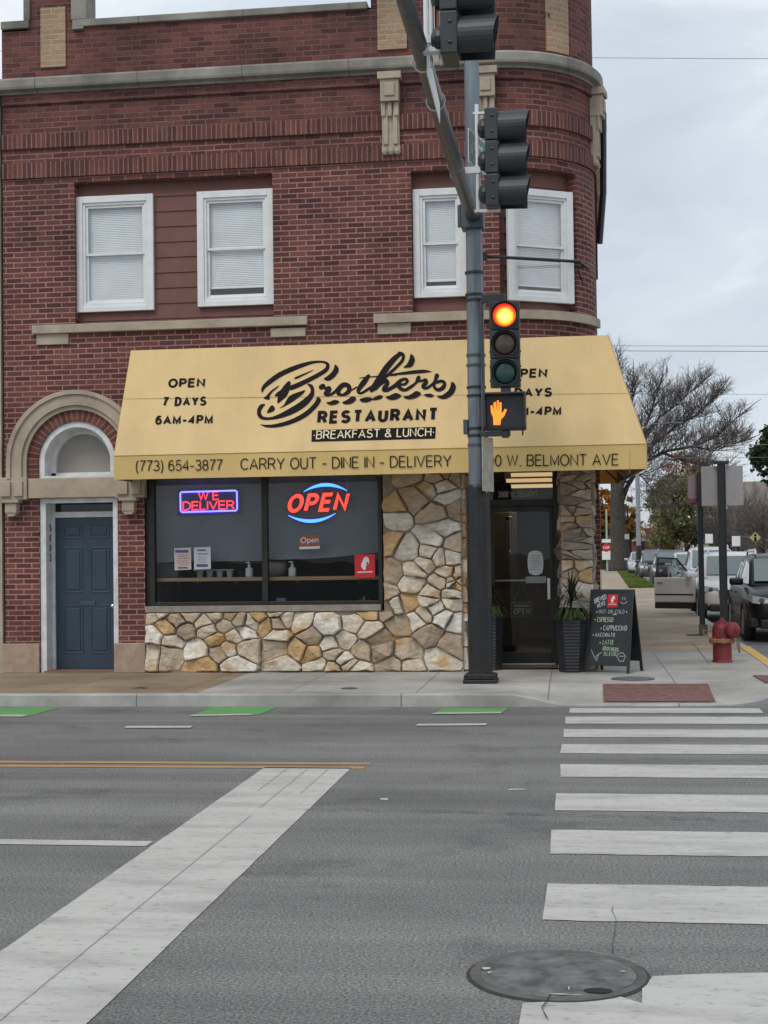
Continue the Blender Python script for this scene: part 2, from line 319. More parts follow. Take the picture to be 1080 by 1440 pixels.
# ------------------------------------------------------------------ mesh builder
WL = {}
class MB:
    def __init__(s, M=None): s.v = []; s.f = []; s.u = []; s.c = []; s.M = M; s.tint = None
    def add(s, pts, faces, uvs=None, M=None):
        k = len(s.v)
        for p in pts:
            p = Vector(p)
            if M is not None: p = M @ p
            if s.M is not None: p = s.M @ p
            s.v.append(p)
        for i, f in enumerate(faces):
            s.f.append([k+j for j in f]); s.u.append(uvs[i] if uvs else None); s.c.append(s.tint)
        return s
    def box(s, x0, x1, y0, y1, z0, z1, M=None):
        p = [(x0,y0,z0),(x1,y0,z0),(x1,y1,z0),(x0,y1,z0),(x0,y0,z1),(x1,y0,z1),(x1,y1,z1),(x0,y1,z1)]
        return s.add(p, [(0,3,2,1),(4,5,6,7),(0,1,5,4),(1,2,6,5),(2,3,7,6),(3,0,4,7)], M=M)
    def quad(s, a, b, c, d, uv=None): return s.add([a,b,c,d], [(0,1,2,3)], [uv] if uv else None)
    def tube(s, pts, rad, n=10, cap=True, flat=None):
        pts = [Vector(p) for p in pts]
        if not hasattr(rad, '__len__'): rad = [rad]*len(pts)
        V = []; prev = None
        for i, p in enumerate(pts):
            t = (pts[min(i+1, len(pts)-1)] - pts[max(i-1, 0)]).normalized()
            if prev is None:
                a = Vector((0, 0, 1)) if abs(t.z) < .9 else Vector((1, 0, 0))
                x = t.cross(a).normalized()
            else: x = (prev - t*prev.dot(t)).normalized()
            prev = x; y = t.cross(x)
            for j in range(n):
                q = 2*pi*j/n; V.append(p + (x*cos(q) + y*sin(q))*rad[i])
        Fs = []
        for i in range(len(pts)-1):
            for j in range(n):
                Fs.append((i*n+j, i*n+(j+1) % n, (i+1)*n+(j+1) % n, (i+1)*n+j))
        if cap: Fs.append(tuple(range(n-1, -1, -1))); Fs.append(tuple((len(pts)-1)*n+j for j in range(n)))
        return s.add(V, Fs)
    def lathe(s, c, prof, n=24, M=None, a0=0, a1=2*pi):
        full = abs(a1-a0-2*pi) < 1e-6; m = n if full else n+1; V = []
        for r, z in prof:
            for j in range(m):
                q = a0+(a1-a0)*j/n; V.append((c[0]+r*cos(q), c[1]+r*sin(q), c[2]+z))
        Fs = []
        for i in range(len(prof)-1):
            for j in range(n):
                j2 = (j+1) % m; Fs.append((i*m+j, i*m+j2, (i+1)*m+j2, (i+1)*m+j))
        if full:
            if prof[0][0] > 1e-5: Fs.append(tuple(range(n-1, -1, -1)))
            if prof[-1][0] > 1e-5: Fs.append(tuple((len(prof)-1)*m+j for j in range(n)))
        return s.add(V, Fs, M=M)
    def prism(s, poly, y0, y1, M=None):       # poly in (x,z), extruded along y
        n = len(poly); V = [(x, y0, z) for x, z in poly]+[(x, y1, z) for x, z in poly]
        Fs = [tuple(range(n)), tuple(range(2*n-1, n-1, -1))]+[(i, i+n, (i+1) % n+n, (i+1) % n) for i in range(n)]
        return s.add(V, Fs, M=M)
    def build(s, name, mat, parent=None, bevel=0, smooth=False, sub=0, seg=2, fixn=True):
        me = bpy.data.meshes.new(name); me.from_pydata([tuple(v) for v in s.v], [], s.f); me.update()
        if fixn and len(s.f) < 20000:
            bm = bmesh.new(); bm.from_mesh(me); lay = None
            bm.free()
        uvl = me.uv_layers.new(name='UVMap').data
        for p in me.polygons:
            u = s.u[p.index]; nn = p.normal
            for k, li in enumerate(p.loop_indices):
                if u: uvl[li].uv = u[k]
                else:
                    co = me.vertices[me.loops[li].vertex_index].co
                    if abs(nn.z) > .7: uvl[li].uv = (co.x, co.y)
                    elif abs(nn.x) > abs(nn.y): uvl[li].uv = (co.y, co.z)
                    else: uvl[li].uv = (co.x, co.z)
        if any(c is not None for c in s.c):
            at = me.color_attributes.new('tint', 'FLOAT_COLOR', 'CORNER').data
            for p in me.polygons:
                c = s.c[p.index] or (.5, .5, .5)
                for li in p.loop_indices: at[li].color = (c[0], c[1], c[2], 1)
        me.materials.append(mat)
        o = bpy.data.objects.new(name, me); COL.objects.link(o)
        if parent is not None:
            o.parent = parent; o.location = -WL.get(parent.name, Vector()); WL[o.name] = Vector()
        else: WL[o.name] = Vector()
        if smooth:
            for p in me.polygons: p.use_smooth = True
        if bevel:
            b = o.modifiers.new('bevel', 'BEVEL'); b.width = bevel; b.segments = seg; b.limit_method = 'ANGLE'; b.angle_limit = R_(40)
        if sub:
            b = o.modifiers.new('sub', 'SUBSURF'); b.levels = sub; b.render_levels = sub
        return o
def thing(name, loc, label, cat, group=None):
    o = bpy.data.objects.new(name, None); COL.objects.link(o); o.location = loc; o.empty_display_size = .2
    WL[o.name] = Vector(loc); return tag(o, label, cat, group)
def tag(o, label, cat, group=None):
    o['label'] = label; o['category'] = cat
    if group: o['group'] = group
    return o
def kind(o, k='structure'): o['kind'] = k; return o
def Rz(a): return Matrix.Rotation(a, 4, 'Z')
def Tr(v): return Matrix.Translation(Vector(v))
_TX = {}
def glyphs(txt, off=0.0, shear=0.0, space=1.0):
    k = (txt, off, shear, space)
    if k in _TX: return _TX[k]
    cu = bpy.data.curves.new('t', 'FONT'); cu.body = txt; cu.size = 1; cu.offset = off; cu.shear = shear; cu.resolution_u = 3; cu.space_character = space
    ob = bpy.data.objects.new('t', cu); COL.objects.link(ob)
    dg = bpy.context.evaluated_depsgraph_get(); me = bpy.data.meshes.new_from_object(ob.evaluated_get(dg))
    V = [v.co.copy() for v in me.vertices]; Fs = [tuple(p.vertices) for p in me.polygons]
    bpy.data.objects.remove(ob); bpy.data.curves.remove(cu); bpy.data.meshes.remove(me)
    x0 = min(v.x for v in V); x1 = max(v.x for v in V); y0 = min(v.y for v in V); y1 = max(v.y for v in V)
    V = [((v.x-x0)/(x1-x0), (v.y-y0)/(y1-y0)) for v in V]
    _TX[k] = (V, Fs); return _TX[k]
def text(mb, txt, A, B, D, lift=.004, off=0.0, shear=0.0, space=1.0):
    """letters filling the parallelogram A (bottom left), B (bottom right), D (top left)"""
    V, Fs = glyphs(txt, off, shear, space); A, B, D = Vector(A), Vector(B), Vector(D)
    u = B-A; v = D-A; n = u.cross(v).normalized()
    mb.add([A+u*x+v*y+n*lift for x, y in V], Fs)
# ------------------------------------------------------------------ sign-writer's stroke alphabet
def _a(cx, cy, rx, ry, a0, a1, n=12): return [(cx+rx*cos(R_(a0+(a1-a0)*i/n)), cy+ry*sin(R_(a0+(a1-a0)*i/n))) for i in range(n+1)]
SG = {' ': (.22, []), '.': (.10, [[(-.02, .0), (.12, .0)]]), '-': (.32, [[(-.04, .40), (.36, .40)]]), '·': (.12, [[(-.01, .45), (.13, .45)]]), '(': (.18, [_a(1.2, .40, 1.2, 1.3, 150, 210, 8)]), ')': (.18, [_a(-1.02, .40, 1.2, 1.3, 30, -30, 8)]),
 'A': (.72, [[(0, 0), (.36, 1), (.72, 0)], [(.12, .32), (.60, .32)]]), 'B': (.6, [[(0, .53), (0, 1), (.32, 1)]+_a(.32, .765, .24, .235, 75, -75, 8)+[(.32, .53), (0, .53), (0, 0), (.34, 0)]+_a(.34, .265, .26, .265, -75, 75, 8)+[(.34, .53)]]),
 'C': (.66, [_a(.37, .5, .37, .5, 42, 318, 18)]), 'D': (.64, [[(0, .5), (0, 1), (.25, 1)]+_a(.25, .5, .39, .5, 80, -80, 12)+[(.25, 0), (0, 0), (0, .5)]]), 'E': (.54, [[(.54, 1), (0, 1), (0, 0), (.56, 0)], [(0, .53), (.50, .53)]]), 'F': (.5, [[(.52, 1), (0, 1), (0, 0)], [(0, .52), (.46, .52)]]),
 'G': (.7, [_a(.37, .5, .37, .5, 42, 330, 18)+[(.69, .26), (.69, .46), (.40, .46)]]), 'H': (.62, [[(0, 0), (0, 1)], [(.62, 0), (.62, 1)], [(0, .53), (.62, .53)]]), 'I': (.0, [[(0, 0), (0, 1)]]), 'K': (.6, [[(0, 0), (0, 1)], [(.58, 1), (0, .40)], [(.22, .60), (.60, 0)]]), 'J': (.42, [[(.42, 1), (.42, .25)]+_a(.21, .22, .21, .22, 0, -180, 8)]),
 'L': (.48, [[(0, 1), (0, 0), (.48, 0)]]), 'M': (.72, [[(0, 0), (0, 1), (.36, .12), (.72, 1), (.72, 0)]]), 'N': (.62, [[(0, 0), (0, 1), (.62, 0), (.62, 1)]]), 'O': (.76, [_a(.38, .5, .38, .5, 90, 450, 24)]), 'P': (.56, [[(0, 0), (0, 1), (.30, 1)]+_a(.30, .73, .26, .27, 80, -80, 8)+[(.30, .46), (0, .46)]]),
 'R': (.62, [[(0, 0), (0, 1), (.32, 1)]+_a(.32, .74, .26, .26, 80, -80, 8)+[(.32, .48), (0, .48)], [(.30, .48), (.40, .40), (.62, 0)]]), 'S': (.6, [_a(.30, .755, .27, .245, 28, 262, 12)+_a(.30, .26, .30, .26, 82, -158, 12)]), 'T': (.62, [[(0, 1), (.62, 1)], [(.31, 1), (.31, 0)]]), 'U': (.6, [[(0, 1), (0, .32)]+_a(.30, .30, .30, .30, 180, 360, 12)+[(.60, .32), (.60, 1)]]),
 'V': (.68, [[(0, 1), (.34, 0), (.68, 1)]]), 'W': (.96, [[(0, 1), (.25, 0), (.48, 1), (.71, 0), (.96, 1)]]), 'X': (.64, [[(0, 0), (.64, 1)], [(0, 1), (.64, 0)]]), 'Y': (.66, [[(0, 1), (.33, .44), (.66, 1)], [(.33, .44), (.33, 0)]]), 'Z': (.58, [[(0, 1), (.58, 1), (0, 0), (.6, 0)]]),
 '0': (.52, [_a(.26, .5, .26, .5, 90, 450, 22)]), '1': (.26, [[(0, .78), (.26, 1), (.26, 0)]]), '2': (.52, [_a(.26, .74, .25, .26, 165, -20, 10)+[(.40, .46), (0, 0), (.53, 0)]]), '3': (.52, [_a(.25, .755, .24, .245, 150, -80, 10)+_a(.25, .27, .27, .27, 80, -155, 12)]), '4': (.54, [[(.42, 0), (.42, 1), (0, .30), (.56, .30)]]),
 '5': (.52, [[(.48, 1), (.10, 1), (.03, .48)]+_a(.25, .32, .27, .32, 140, -150, 14)]), '6': (.52, [_a(.27, .50, .27, .50, 50, 180, 10)+[(0, .4)], _a(.26, .31, .26, .31, 90, 450, 18)]), '7': (.5, [[(0, 1), (.52, 1), (.26, .5), (.16, 0)]]), '8': (.52, [_a(.26, .76, .23, .24, 90, 450, 16), _a(.26, .27, .26, .27, 90, 450, 16)]), '9': (.52, [_a(.26, .69, .26, .31, 90, 450, 18), _a(.25, .50, .27, .50, -140, 0, 10)+[(.52, .6)]]),
 '&': (.68, [[(.68, 0), (.20, .66)]+_a(.30, .80, .17, .20, 200, -20, 10)+[(.40, .62), (.10, .42)]+_a(.26, .24, .26, .24, 130, 320, 10)+[(.58, .42)]])}
def sign(mb, txt, A, B, D, wt=.15, lift=.004, gap=.05, step=.00012):
    """stroke lettering of cap height |D-A| that fills A-B; wt is the stroke weight over the cap height"""
    A, B, D = Vector(A), Vector(B), Vector(D); u, v = B-A, D-A; n = u.cross(v).normalized(); ar = u.length/v.length
    g = gap+wt*.4; W0 = sum(SG[c][0] for c in txt); k = (ar-wt-g*(len(txt)-1)-wt*.9*(len(txt)-1))/W0
    if k < .5: g = max(0, (ar-wt-.5*W0)/max(1, len(txt)-1)-wt*.9); k = .5
    x = wt/2; lf = lift
    for ch in txt:
        w_, st = SG[ch]
        for pl in st:
            lf += step
            P = [Vector((x+p[0]*k, wt/2+p[1]*(1-wt))) for p in pl]; P = [P[0]]+[q for p, q in zip(P, P[1:]) if (q-p).length > 1e-4]
            closed = (P[0]-P[-1]).length < 1e-3 and len(P) > 3
            if closed: P = P[:-1]
            m = len(P); Ls, Rs = [], []
            for i in range(m):
                d0 = (P[i]-P[i-1]).normalized() if (i > 0 or closed) else None; d1 = (P[(i+1) % m]-P[i]).normalized() if (i < m-1 or closed) else None
                if d0 is None: d0 = d1
                if d1 is None: d1 = d0
                n0, n1 = Vector((-d0.y, d0.x)), Vector((-d1.y, d1.x)); mm = n0+n1
                mm = mm.normalized() if mm.length > .05 else n0
                s = wt/2/max(.42, mm.dot(n0))
                Ls.append(P[i]+mm*s); Rs.append(P[i]-mm*s)
            if not closed and len(P) == 2 and (P[0]-P[1]).length < wt: pass
            T = lambda p: A+u*(p.x/ar)+v*min(1.02, max(-.35 if ch in '()' else -.02, p.y) if ch not in '()' else p.y)+n*lf
            for i in range(m if closed else m-1):
                j = (i+1) % m; mb.add([T(Rs[i]), T(Rs[j]), T(Ls[j]), T(Ls[i])], [(0, 1, 2, 3)])
        x += w_*k+g+wt*.9
# ------------------------------------------------------------------ ground, roads, pavements
SLOPE = .017
KX = lambda Y: 2.72 + SLOPE*(Y-22)            # side-street kerb line
KY = 16.47                                     # main-street kerb line
def poly_sheet(name, pts, z, mat, k='structure'):
    b = MB(); b.add([(x, y, z) for x, y in pts], [tuple(range(len(pts)))]); o = b.build(name, mat); return kind(o, k)
poly_sheet('road', [(-600, -300), (600, -300), (600, 900), (-600, 900)], 0, M_ASPH)
RC = 1.5; CXk, CYk = KX(18)-RC, KY+RC
def front_edge():
    pts = [(-70, KY)]
    x = -12.0
    while x < CXk-.01: pts.append((x, KY)); x += .25
    for i in range(9):
        a = pi/2*i/8; pts.append((CXk+RC*sin(a), CYk-RC*cos(a)))
    for y in (19, 20, 21, 22, 24, 27, 30, 36, 44, 60, 90, 140, 260): pts.append((KX(y), y))
    return pts
FE = front_edge()
def zwalk(x, y):
    def ss(a, b, t): t = max(0, min(1, (t-a)/(b-a))); return t*t*(3-2*t)
    ramp = ss(-.75, -.15, x)*(1-ss(1.75, 2.35, x)) + 0
    near = 1-ss(0.2, 1.7, y-KY)
    return .14 - .115*ramp*near
def walk(name, inner, mat, edge):
    """strip mesh between an outline edge and a line further in"""
    b = MB()
    for i in range(len(edge)-1):
        (x0, y0), (x1, y1) = edge[i], edge[i+1]; (a0, c0), (a1, c1) = inner(x0, y0), inner(x1, y1)
        n = 22
        P = [[(x0+(a0-x0)*(j/n)**1.7, y0+(c0-y0)*(j/n)**1.7) for j in range(n+1)], [(x1+(a1-x1)*(j/n)**1.7, y1+(c1-y1)*(j/n)**1.7) for j in range(n+1)]]
        for j in range(n):
            q = [P[0][j], P[1][j], P[1][j+1], P[0][j+1]]
            b.quad(*[(x, y, zwalk(x, y)) for x, y in q])
    return kind(b.build(name, mat))
XS = -4.42                                      # where brown slabs meet the new concrete
KW = .16
e_main = [(x, y+KW) for x, y in FE if y == KY]
eb = [p for p in e_main if p[0] <= XS]+[(XS, KY+KW)]
ec = [(XS, KY+KW)]+[p for p in e_main if p[0] > XS]
walk('sidewalk_brown', lambda x, y: (x, YF+1.6), M_WALKT, eb)
walk('sidewalk', lambda x, y: (x, 23.2), M_WALK, ec)
# corner and side street pavement
cor = [p for p in FE if p[1] > KY or p == (CXk, KY)]
cc = []
for i in range(9):
    a = pi/2*i/8; cc.append((CXk+(RC-KW)*sin(a), CYk-(RC-KW)*cos(a)))
lastx = ec[-1][0]
b = MB()
ring = [(lastx, 23.2), (lastx, KY+KW)]+cc+[(KX(y)-KW, y) for y in (19, 20, 21, 22)]+[(KX(23.2)-KW, 23.2)]
# tessellate the corner as fan rows so that the ramp height applies
ys = [KY+KW, 16.68, 16.75, 16.85, 16.95, 17.05, 17.2, 17.35, 17.5, 17.65, 17.8, 18, 18.2, 18.6, 19.5, 21, 23.2]
def right_of(y):
    if y < CYk:
        dy = CYk-y; r = RC-KW; return CXk+sqrt(max(0, r*r-dy*dy))
    return KX(y)-KW
for j in range(len(ys)-1):
    y0, y1 = ys[j], ys[j+1]; n = 8
    for i in range(n):
        f0, f1 = i/n, (i+1)/n
        X = lambda f, y: lastx+(right_of(y)-lastx)*f
        q = [(X(f0, y0), y0), (X(f1, y0), y0), (X(f1, y1), y1), (X(f0, y1), y1)]
        b.quad(*[(x, y, zwalk(x, y)) for x, y in q])
kind(b.build('sidewalk_corner', M_WALK))
b = MB()
for y0, y1 in ((23.2, 30), (30, 40), (40, 58), (58, 61.5)):
    b.quad((-.5, y0, .14), (KX(y0)-KW, y0, .14), (KX(y1)-KW, y1, .14), (-.5, y1, .14))
b.quad((-.5, 61.5, .14), (KX(61.5)-1.25, 61.5, .14), (KX(260)-1.25, 260, .14), (-.5, 260, .14))
kind(b.build('side_sidewalk', M_WALKS))
# kerbs
b = MB()
for i in range(len(FE)-1):
    (x0, y0), (x1, y1) = FE[i], FE[i+1]
    def inn(x, y):
        if y < CYk and x > CXk:
            f = (RC-KW)/RC; return (CXk+(x-CXk)*f, CYk+(y-CYk)*f)
        return (x, y+KW) if y <= KY else (x-KW, y)
    a0, a1 = inn(x0, y0), inn(x1, y1); z0, z1 = zwalk(*a0), zwalk(*a1)
    b.quad((x0, y0, -.02), (x1, y1, -.02), (x1, y1, z1-.012), (x0, y0, z0-.012))
    m0 = (x0+(a0[0]-x0)*.12, y0+(a0[1]-y0)*.12); m1 = (x1+(a1[0]-x1)*.12, y1+(a1[1]-y1)*.12)
    b.quad((x0, y0, z0-.012), (x1, y1, z1-.012), (*m1, z1+.002), (*m0, z0+.002))
    b.quad((*m0, z0+.002), (*m1, z1+.002), (*a1, z1+.001), (*a0, z0+.001))
kind(b.build('kerb', M_CURB))
b = MB()
for y0, y1 in ((19.3, 21), (21, 22.6), (22.6, 24.4)):
    b.quad((KX(y0)-KW, y0, .147), (KX(y0)+.003, y0, .147), (KX(y1)+.003, y1, .147), (KX(y1)-KW, y1, .147))
    b.quad((KX(y0)+.004, y0, .0), (KX(y1)+.004, y1, .0), (KX(y1)+.004, y1, .147), (KX(y0)+.004, y0, .147))
kind(b.build('yellow_kerb_marking', M_YKERB))
# far pavement over the side street, verge
poly_sheet('far_sidewalk', [(10.6, 26), (60, 26), (62, 137.9), (12.4, 137.9)], .10, M_WALKS)
poly_sheet('far_grass', [(-30, 138), (140, 138), (140, 320), (-30, 320)], .13, M_SOIL)
gl = MB(); rnd = random.Random(5)
gl.add([(KX(61.5)-1.2, 61.5, .15), (KX(61.5)-KW, 61.5, .15), (KX(260)-KW, 260, .15), (KX(260)-1.2, 260, .15)], [(0,1,2,3)])
kind(gl.build('verge_soil', M_SOIL))
gm = MB()
for i in range(9000):
    y = 61.5+40*rnd.random()**1.6; x = KX(y)-KW-.02-1.05*rnd.random()
    h = .05+.07*rnd.random(); a = rnd.random()*6.28; w = .03+.02*rnd.random(); l = rnd.uniform(-.05, .05)
    t = rnd.random()
    gm.tint = (.10+.05*t, .15+.06*t, .035) if t < .93 else (.36, .27, .10)
    gm.add([(x-w*cos(a), y-w*sin(a), .15), (x+w*cos(a), y+w*sin(a), .15), (x+l, y+l, .15+h)], [(0, 1, 2)])
kind(gm.build('verge_grass', M_GRASS), 'stuff')
# road markings (sheets 4 mm over the asphalt)
def markname(name, quads, mat, z=.004):
    b = MB()
    for q in quads: b.add([(x, y, z) for x, y in q], [tuple(range(len(q)))])
    return kind(b.build(name, mat))
rnd = random.Random(2)
bars = []
for (y0, y1, x0) in ((6.98, 7.74, -.19), (8.50, 9.22, -.18), (9.91, 10.60, -.175), (11.37, 12.04, -.15), (12.68, 13.28, -.17), (13.78, 14.38, -.15), (14.85, 15.47, -.14), (15.83, 16.30, -.11)):
    x1 = 1.93 if y0 > 15.5 else 2.35; n = 26
    lo = [(x0+(x1-x0)*i/n, y0+rnd.uniform(-.008, .008)) for i in range(n+1)]; hi = [(x0+.012*rnd.uniform(-1, 1)+(x1-x0)*i/n, y1+rnd.uniform(-.008, .008)) for i in range(n, -1, -1)]
    bars.append(lo+hi)
g1 = [G(730, 1440, 0), G(735, 1412, 0), G(800, 1408, 0), G(870, 1402, 0), G(903, 1412, 0), G(903, 1392, 0), G(918, 1374, 0), G(1000, 1370, 0), G(1080, 1369, 0), G(1160, 1369, 0), G(1180, 1500, 0), G(715, 1500, 0)]
bars.append([(p.x, p.y) for p in g1][::-1])
markname('crosswalk_marking', bars, M_PAINT)
# the wide stop bar of the cross street with its thin seams, and the lane lines
n = 40; lo = [(-2.565+rnd.uniform(-.003, .003), 3.5+(11.77-3.5)*i/n) for i in range(n+1)]; hi = [(-1.845+rnd.uniform(-.003, .003), 3.5+(11.77-3.5)*i/n) for i in range(n, -1, -1)]
markname('wide_white_marking', [lo+hi], M_PAINT)
markname('marking_seam', [[(-2.19, 3.5), (-2.184, 3.5), (-2.186, 9.6), (-2.194, 9.6)], [(-2.20, 9.9), (-2.19, 9.9), (-2.19, 11.7), (-2.197, 11.7)], [(-2.37, 10.6), (-2.36, 10.6), (-2.36, 11.7), (-2.368, 11.7)], [(-2.03, 10.5), (-2.02, 10.5), (-2.02, 11.7), (-2.028, 11.7)]], pm('seam_grey', (.42, .41, .39), .8), .008)
markname('lane_line', [[(-60, 8.55), (-2.6, 8.56), (-2.6, 8.71), (-60, 8.70)]], M_PAINT)
markname('yellow_centre_line', [[(-60, 11.66), (-1.74, 11.72), (-1.74, 11.83), (-60, 11.77)], [(-60, 11.89), (-1.72, 11.95), (-1.72, 12.06), (-60, 12.00)]], M_YPAINT)
def gq(*pp): return [(G(x, y, 0).x, G(x, y, 0).y) for x, y in pp]
markname('green_bike_marking', [gq((-60, 1007), (42, 1007), (85, 995), (-60, 995)), gq((268, 1007), (362, 1006), (392, 994.5), (300, 994.5)), gq((612, 1003.5), (705, 1003), (716, 996), (622, 996.5))], M_GRNLANE)
markname('bike_lane_line', [gq((-60, 1008.5), (32, 1008.5), (40, 1006), (-60, 1006)), gq((266, 1008), (352, 1006.5), (358, 1004.5), (272, 1005.8)), gq((606, 1005), (704, 1004), (706, 1002.2), (612, 1003)),
    gq((175, 1024.5), (268, 1024.5), (271, 1021.8), (178, 1021.8)), gq((584, 1021.5), (683, 1020.8), (685, 1018.2), (588, 1019))], M_PAINTT, .008)
markname('paint_fleck', [gq((714, 1112), (738, 1111), (738, 1109.5), (716, 1110)), gq((534, 1125), (546, 1126), (545, 1123), (536, 1123))], M_PAINTT)
# tar-filled cracks
def crack(name, pp, w, seed):
    r = random.Random(seed); b = MB(); P = []
    for (x0, y0), (x1, y1) in zip(pp, pp[1:]):
        m = max(3, int(sqrt((x1-x0)**2+(y1-y0)**2)/12))
        for i in range(m): P.append(G(x0+(x1-x0)*i/m+r.uniform(-2, 2), y0+(y1-y0)*i/m+r.uniform(-1.2, 1.2), 0))
    for a, c in zip(P, P[1:]):
        d = (c-a); nrm = Vector((-d.y, d.x, 0)).normalized()*w*r.uniform(.4, 1.2)
        b.quad(*[(q.x, q.y, .012) for q in (a-nrm, c-nrm, c+nrm, a+nrm)])
    return kind(b.build(name, M_CRACK))
crack('road_crack', [(430, 1140), (560, 1141), (700, 1145), (880, 1150), (1080, 1157)], .007, 1)
crack('road_crack', [(860, 1277), (866, 1300), (862, 1330), (858, 1350)], .0022, 2)
crack('road_crack', [(775, 1402), (764, 1420), (770, 1445)], .003, 3)
crack('sidewalk_crack', [(285, 978), (318, 965), (352, 949)], .003, 4)
crack('sidewalk_crack', [(972, 914), (986, 930), (1002, 962)], .005, 5)
for o in bpy.data.objects:
    if o.name.startswith('sidewalk_crack'): o.location.z = .14-.005
# tactile ramp mats
def tactile(q, label):
    b = MB(); P = [G(x, y, .045) for x, y in q]
    u = P[1]-P[0]; v = P[3]-P[0]
    def pt(i, j, dz): p = P[0]+u*i+v*j; return (p.x, p.y, zwalk(p.x, p.y)+dz)
    n = 10
    for i in range(n):
        for j in range(3): b.quad(pt(i/n, j/3, .012), pt((i+1)/n, j/3, .012), pt((i+1)/n, (j+1)/3, .012), pt(i/n, (j+1)/3, .012))
    d = b
    for i in range(24):
        for j in range(6):
            p = Vector(pt((i+.5)/24, (j+.5)/6, .011)); d.lathe(p, [(.020, 0), (.014, .006), (0, .007)], 6)
    o = b.build('tactile_mat', M_TACT); tag(o, label, 'tactile paving', 'tactile ramp mats')
tactile([(849, 985.5), (1007, 985.5), (1004, 972), (848, 972)], 'dark red tactile ramp mat in front of the chalkboard')
tactile([(1076, 972), (1150, 974), (1120, 961), (1058, 961)], 'dark red tactile ramp mat past the hydrant')
# small iron covers
def cover(cx, cy, z, r, name, label):
    b = MB(); b.lathe((cx, cy, z), [(r, -.005), (r, .004), (r*.97, .006), (r*.90, .006), (r*.885, .002)], 40); 
    o = b.build(name, M_IRON); tag(o, label, 'manhole cover')
    d = MB(); d.lathe((cx, cy, z), [(r*.882, -.004), (r*.88, .0035), (r*.5, .005), (0, .005)], 40); d.build('lid', pm('lid_iron', (.115, .113, .111), .75, .5, 9, bump=(45, .9, .008)), o)
    return o
mh = cover(-.105, 6.09, .004, .362, 'manhole_cover', 'large worn round manhole cover in the road by the crosswalk')
b = MB(); b.lathe((-.105, 6.09, .0), [(.362, .0058), (.370, .005), (.378, .0012)], 40); b.build('tar_ring', M_CRACK, mh)
b = MB(); rq = random.Random(8)
for cx_, cy_, w_, h_ in ((-.40, 6.13, .05, .05), (-.385, 6.07, .025, .03), (-.10, 5.80, .10, .014), (-.03, 5.795, .06, .010), (-.06, 5.88, .008, .06), (.16, 6.13, .03, .02)):
    b.add([(cx_+w_*.5*cos(2*pi*i/9)*rq.uniform(.5, 1.2), cy_+h_*.5*sin(2*pi*i/9)*rq.uniform(.5, 1.2), .0122) for i in range(9)], [tuple(range(9))])
b.build('paint_remnant', M_PAINT, mh)
b = MB(); b.lathe((.055, 5.86, .012), [(.045, 0), (.02, .001), (0, .001)], 10, M=Tr((.055, 5.86, 0))@Matrix.Diagonal((1.3, .8, 1, 1))@Tr((-.055, -5.86, 0))); b.build('pick_hole', M_DARK, mh)
p = G(890, 956, .13); cover(p.x, p.y, zwalk(p.x, p.y)+.004, .27, 'manhole_cover', 'small dark round cover in the pavement at the chalkboard foot')
for px, py, l in ((197, 968, 'tiny iron valve cap in the brown pavement'), (491, 968.5, 'tiny iron valve cap in the pale pavement under the window')):
    p = G(px, py); b = MB(); b.lathe((p.x, p.y, .145), [(.10, -.004), (.095, .003), (.03, .004), (0, .004)], 18)
    o = b.build('valve_cap', M_IRON); tag(o, l, 'utility cover'); d = MB(); d.lathe((p.x, p.y, .15), [(.045, -.002), (.04, .003), (0, .003)], 12); d.build('lid', M_BLACKM, o)
# ------------------------------------------------------------------ the restaurant building
XL, XC, RA = fx(4, 300), -1.04, 1.38           # left end, start of the rounded corner, its radius
S1 = XC+RA*pi/2; SE = S1+16
def pt(s, off=0):
    if s <= XC: return Vector((s, YF-off, 0))
    a = (s-XC)/RA
    if a <= pi/2: return Vector((XC+(RA+off)*sin(a), YF+RA-(RA+off)*cos(a), 0))
    d = s-S1; return Vector((XC+RA+off+SLOPE*d, YF+RA+d, 0))
def nrm(s): return (pt(s, 1)-pt(s, 0)).normalized()
def s_at(px, z=5.5, off=0):
    lo, hi = XC, S1
    if projx(Vector((XC, YF, z))) > px: return fx(px, 500)
    for _ in range(40):
        m = (lo+hi)/2; p = pt(m, off); p.z = z
        if projx(p) < px: lo = m
        else: hi = m
    return lo
def srange(s0, s1):
    L_ = [s0]
    for q in [XC+RA*pi/2*i/14 for i in range(15)]:
        if s0+.01 < q < s1-.01: L_.append(q)
    L_.append(s1); return L_
def P3(s, off, z): p = pt(s, off); p.z = z; return p
def sheet(mb, s0, s1, z0, z1, holes, off=0):
    S = set(srange(s0, s1)); Z = {z0, z1}
    for h in holes: S |= {h[0], h[1]}; Z |= {h[2], h[3]}
    S = sorted(S); Z = sorted(Z)
    for i in range(len(S)-1):
        for j in range(len(Z)-1):
            ms, mz = (S[i]+S[i+1])/2, (Z[j]+Z[j+1])/2
            if any(h[0] < ms < h[1] and h[2] < mz < h[3] for h in holes): continue
            mb.quad(P3(S[i], off, Z[j]), P3(S[i+1], off, Z[j]), P3(S[i+1], off, Z[j+1]), P3(S[i], off, Z[j+1]), uv=[(S[i], Z[j]), (S[i+1], Z[j]), (S[i+1], Z[j+1]), (S[i], Z[j+1])])
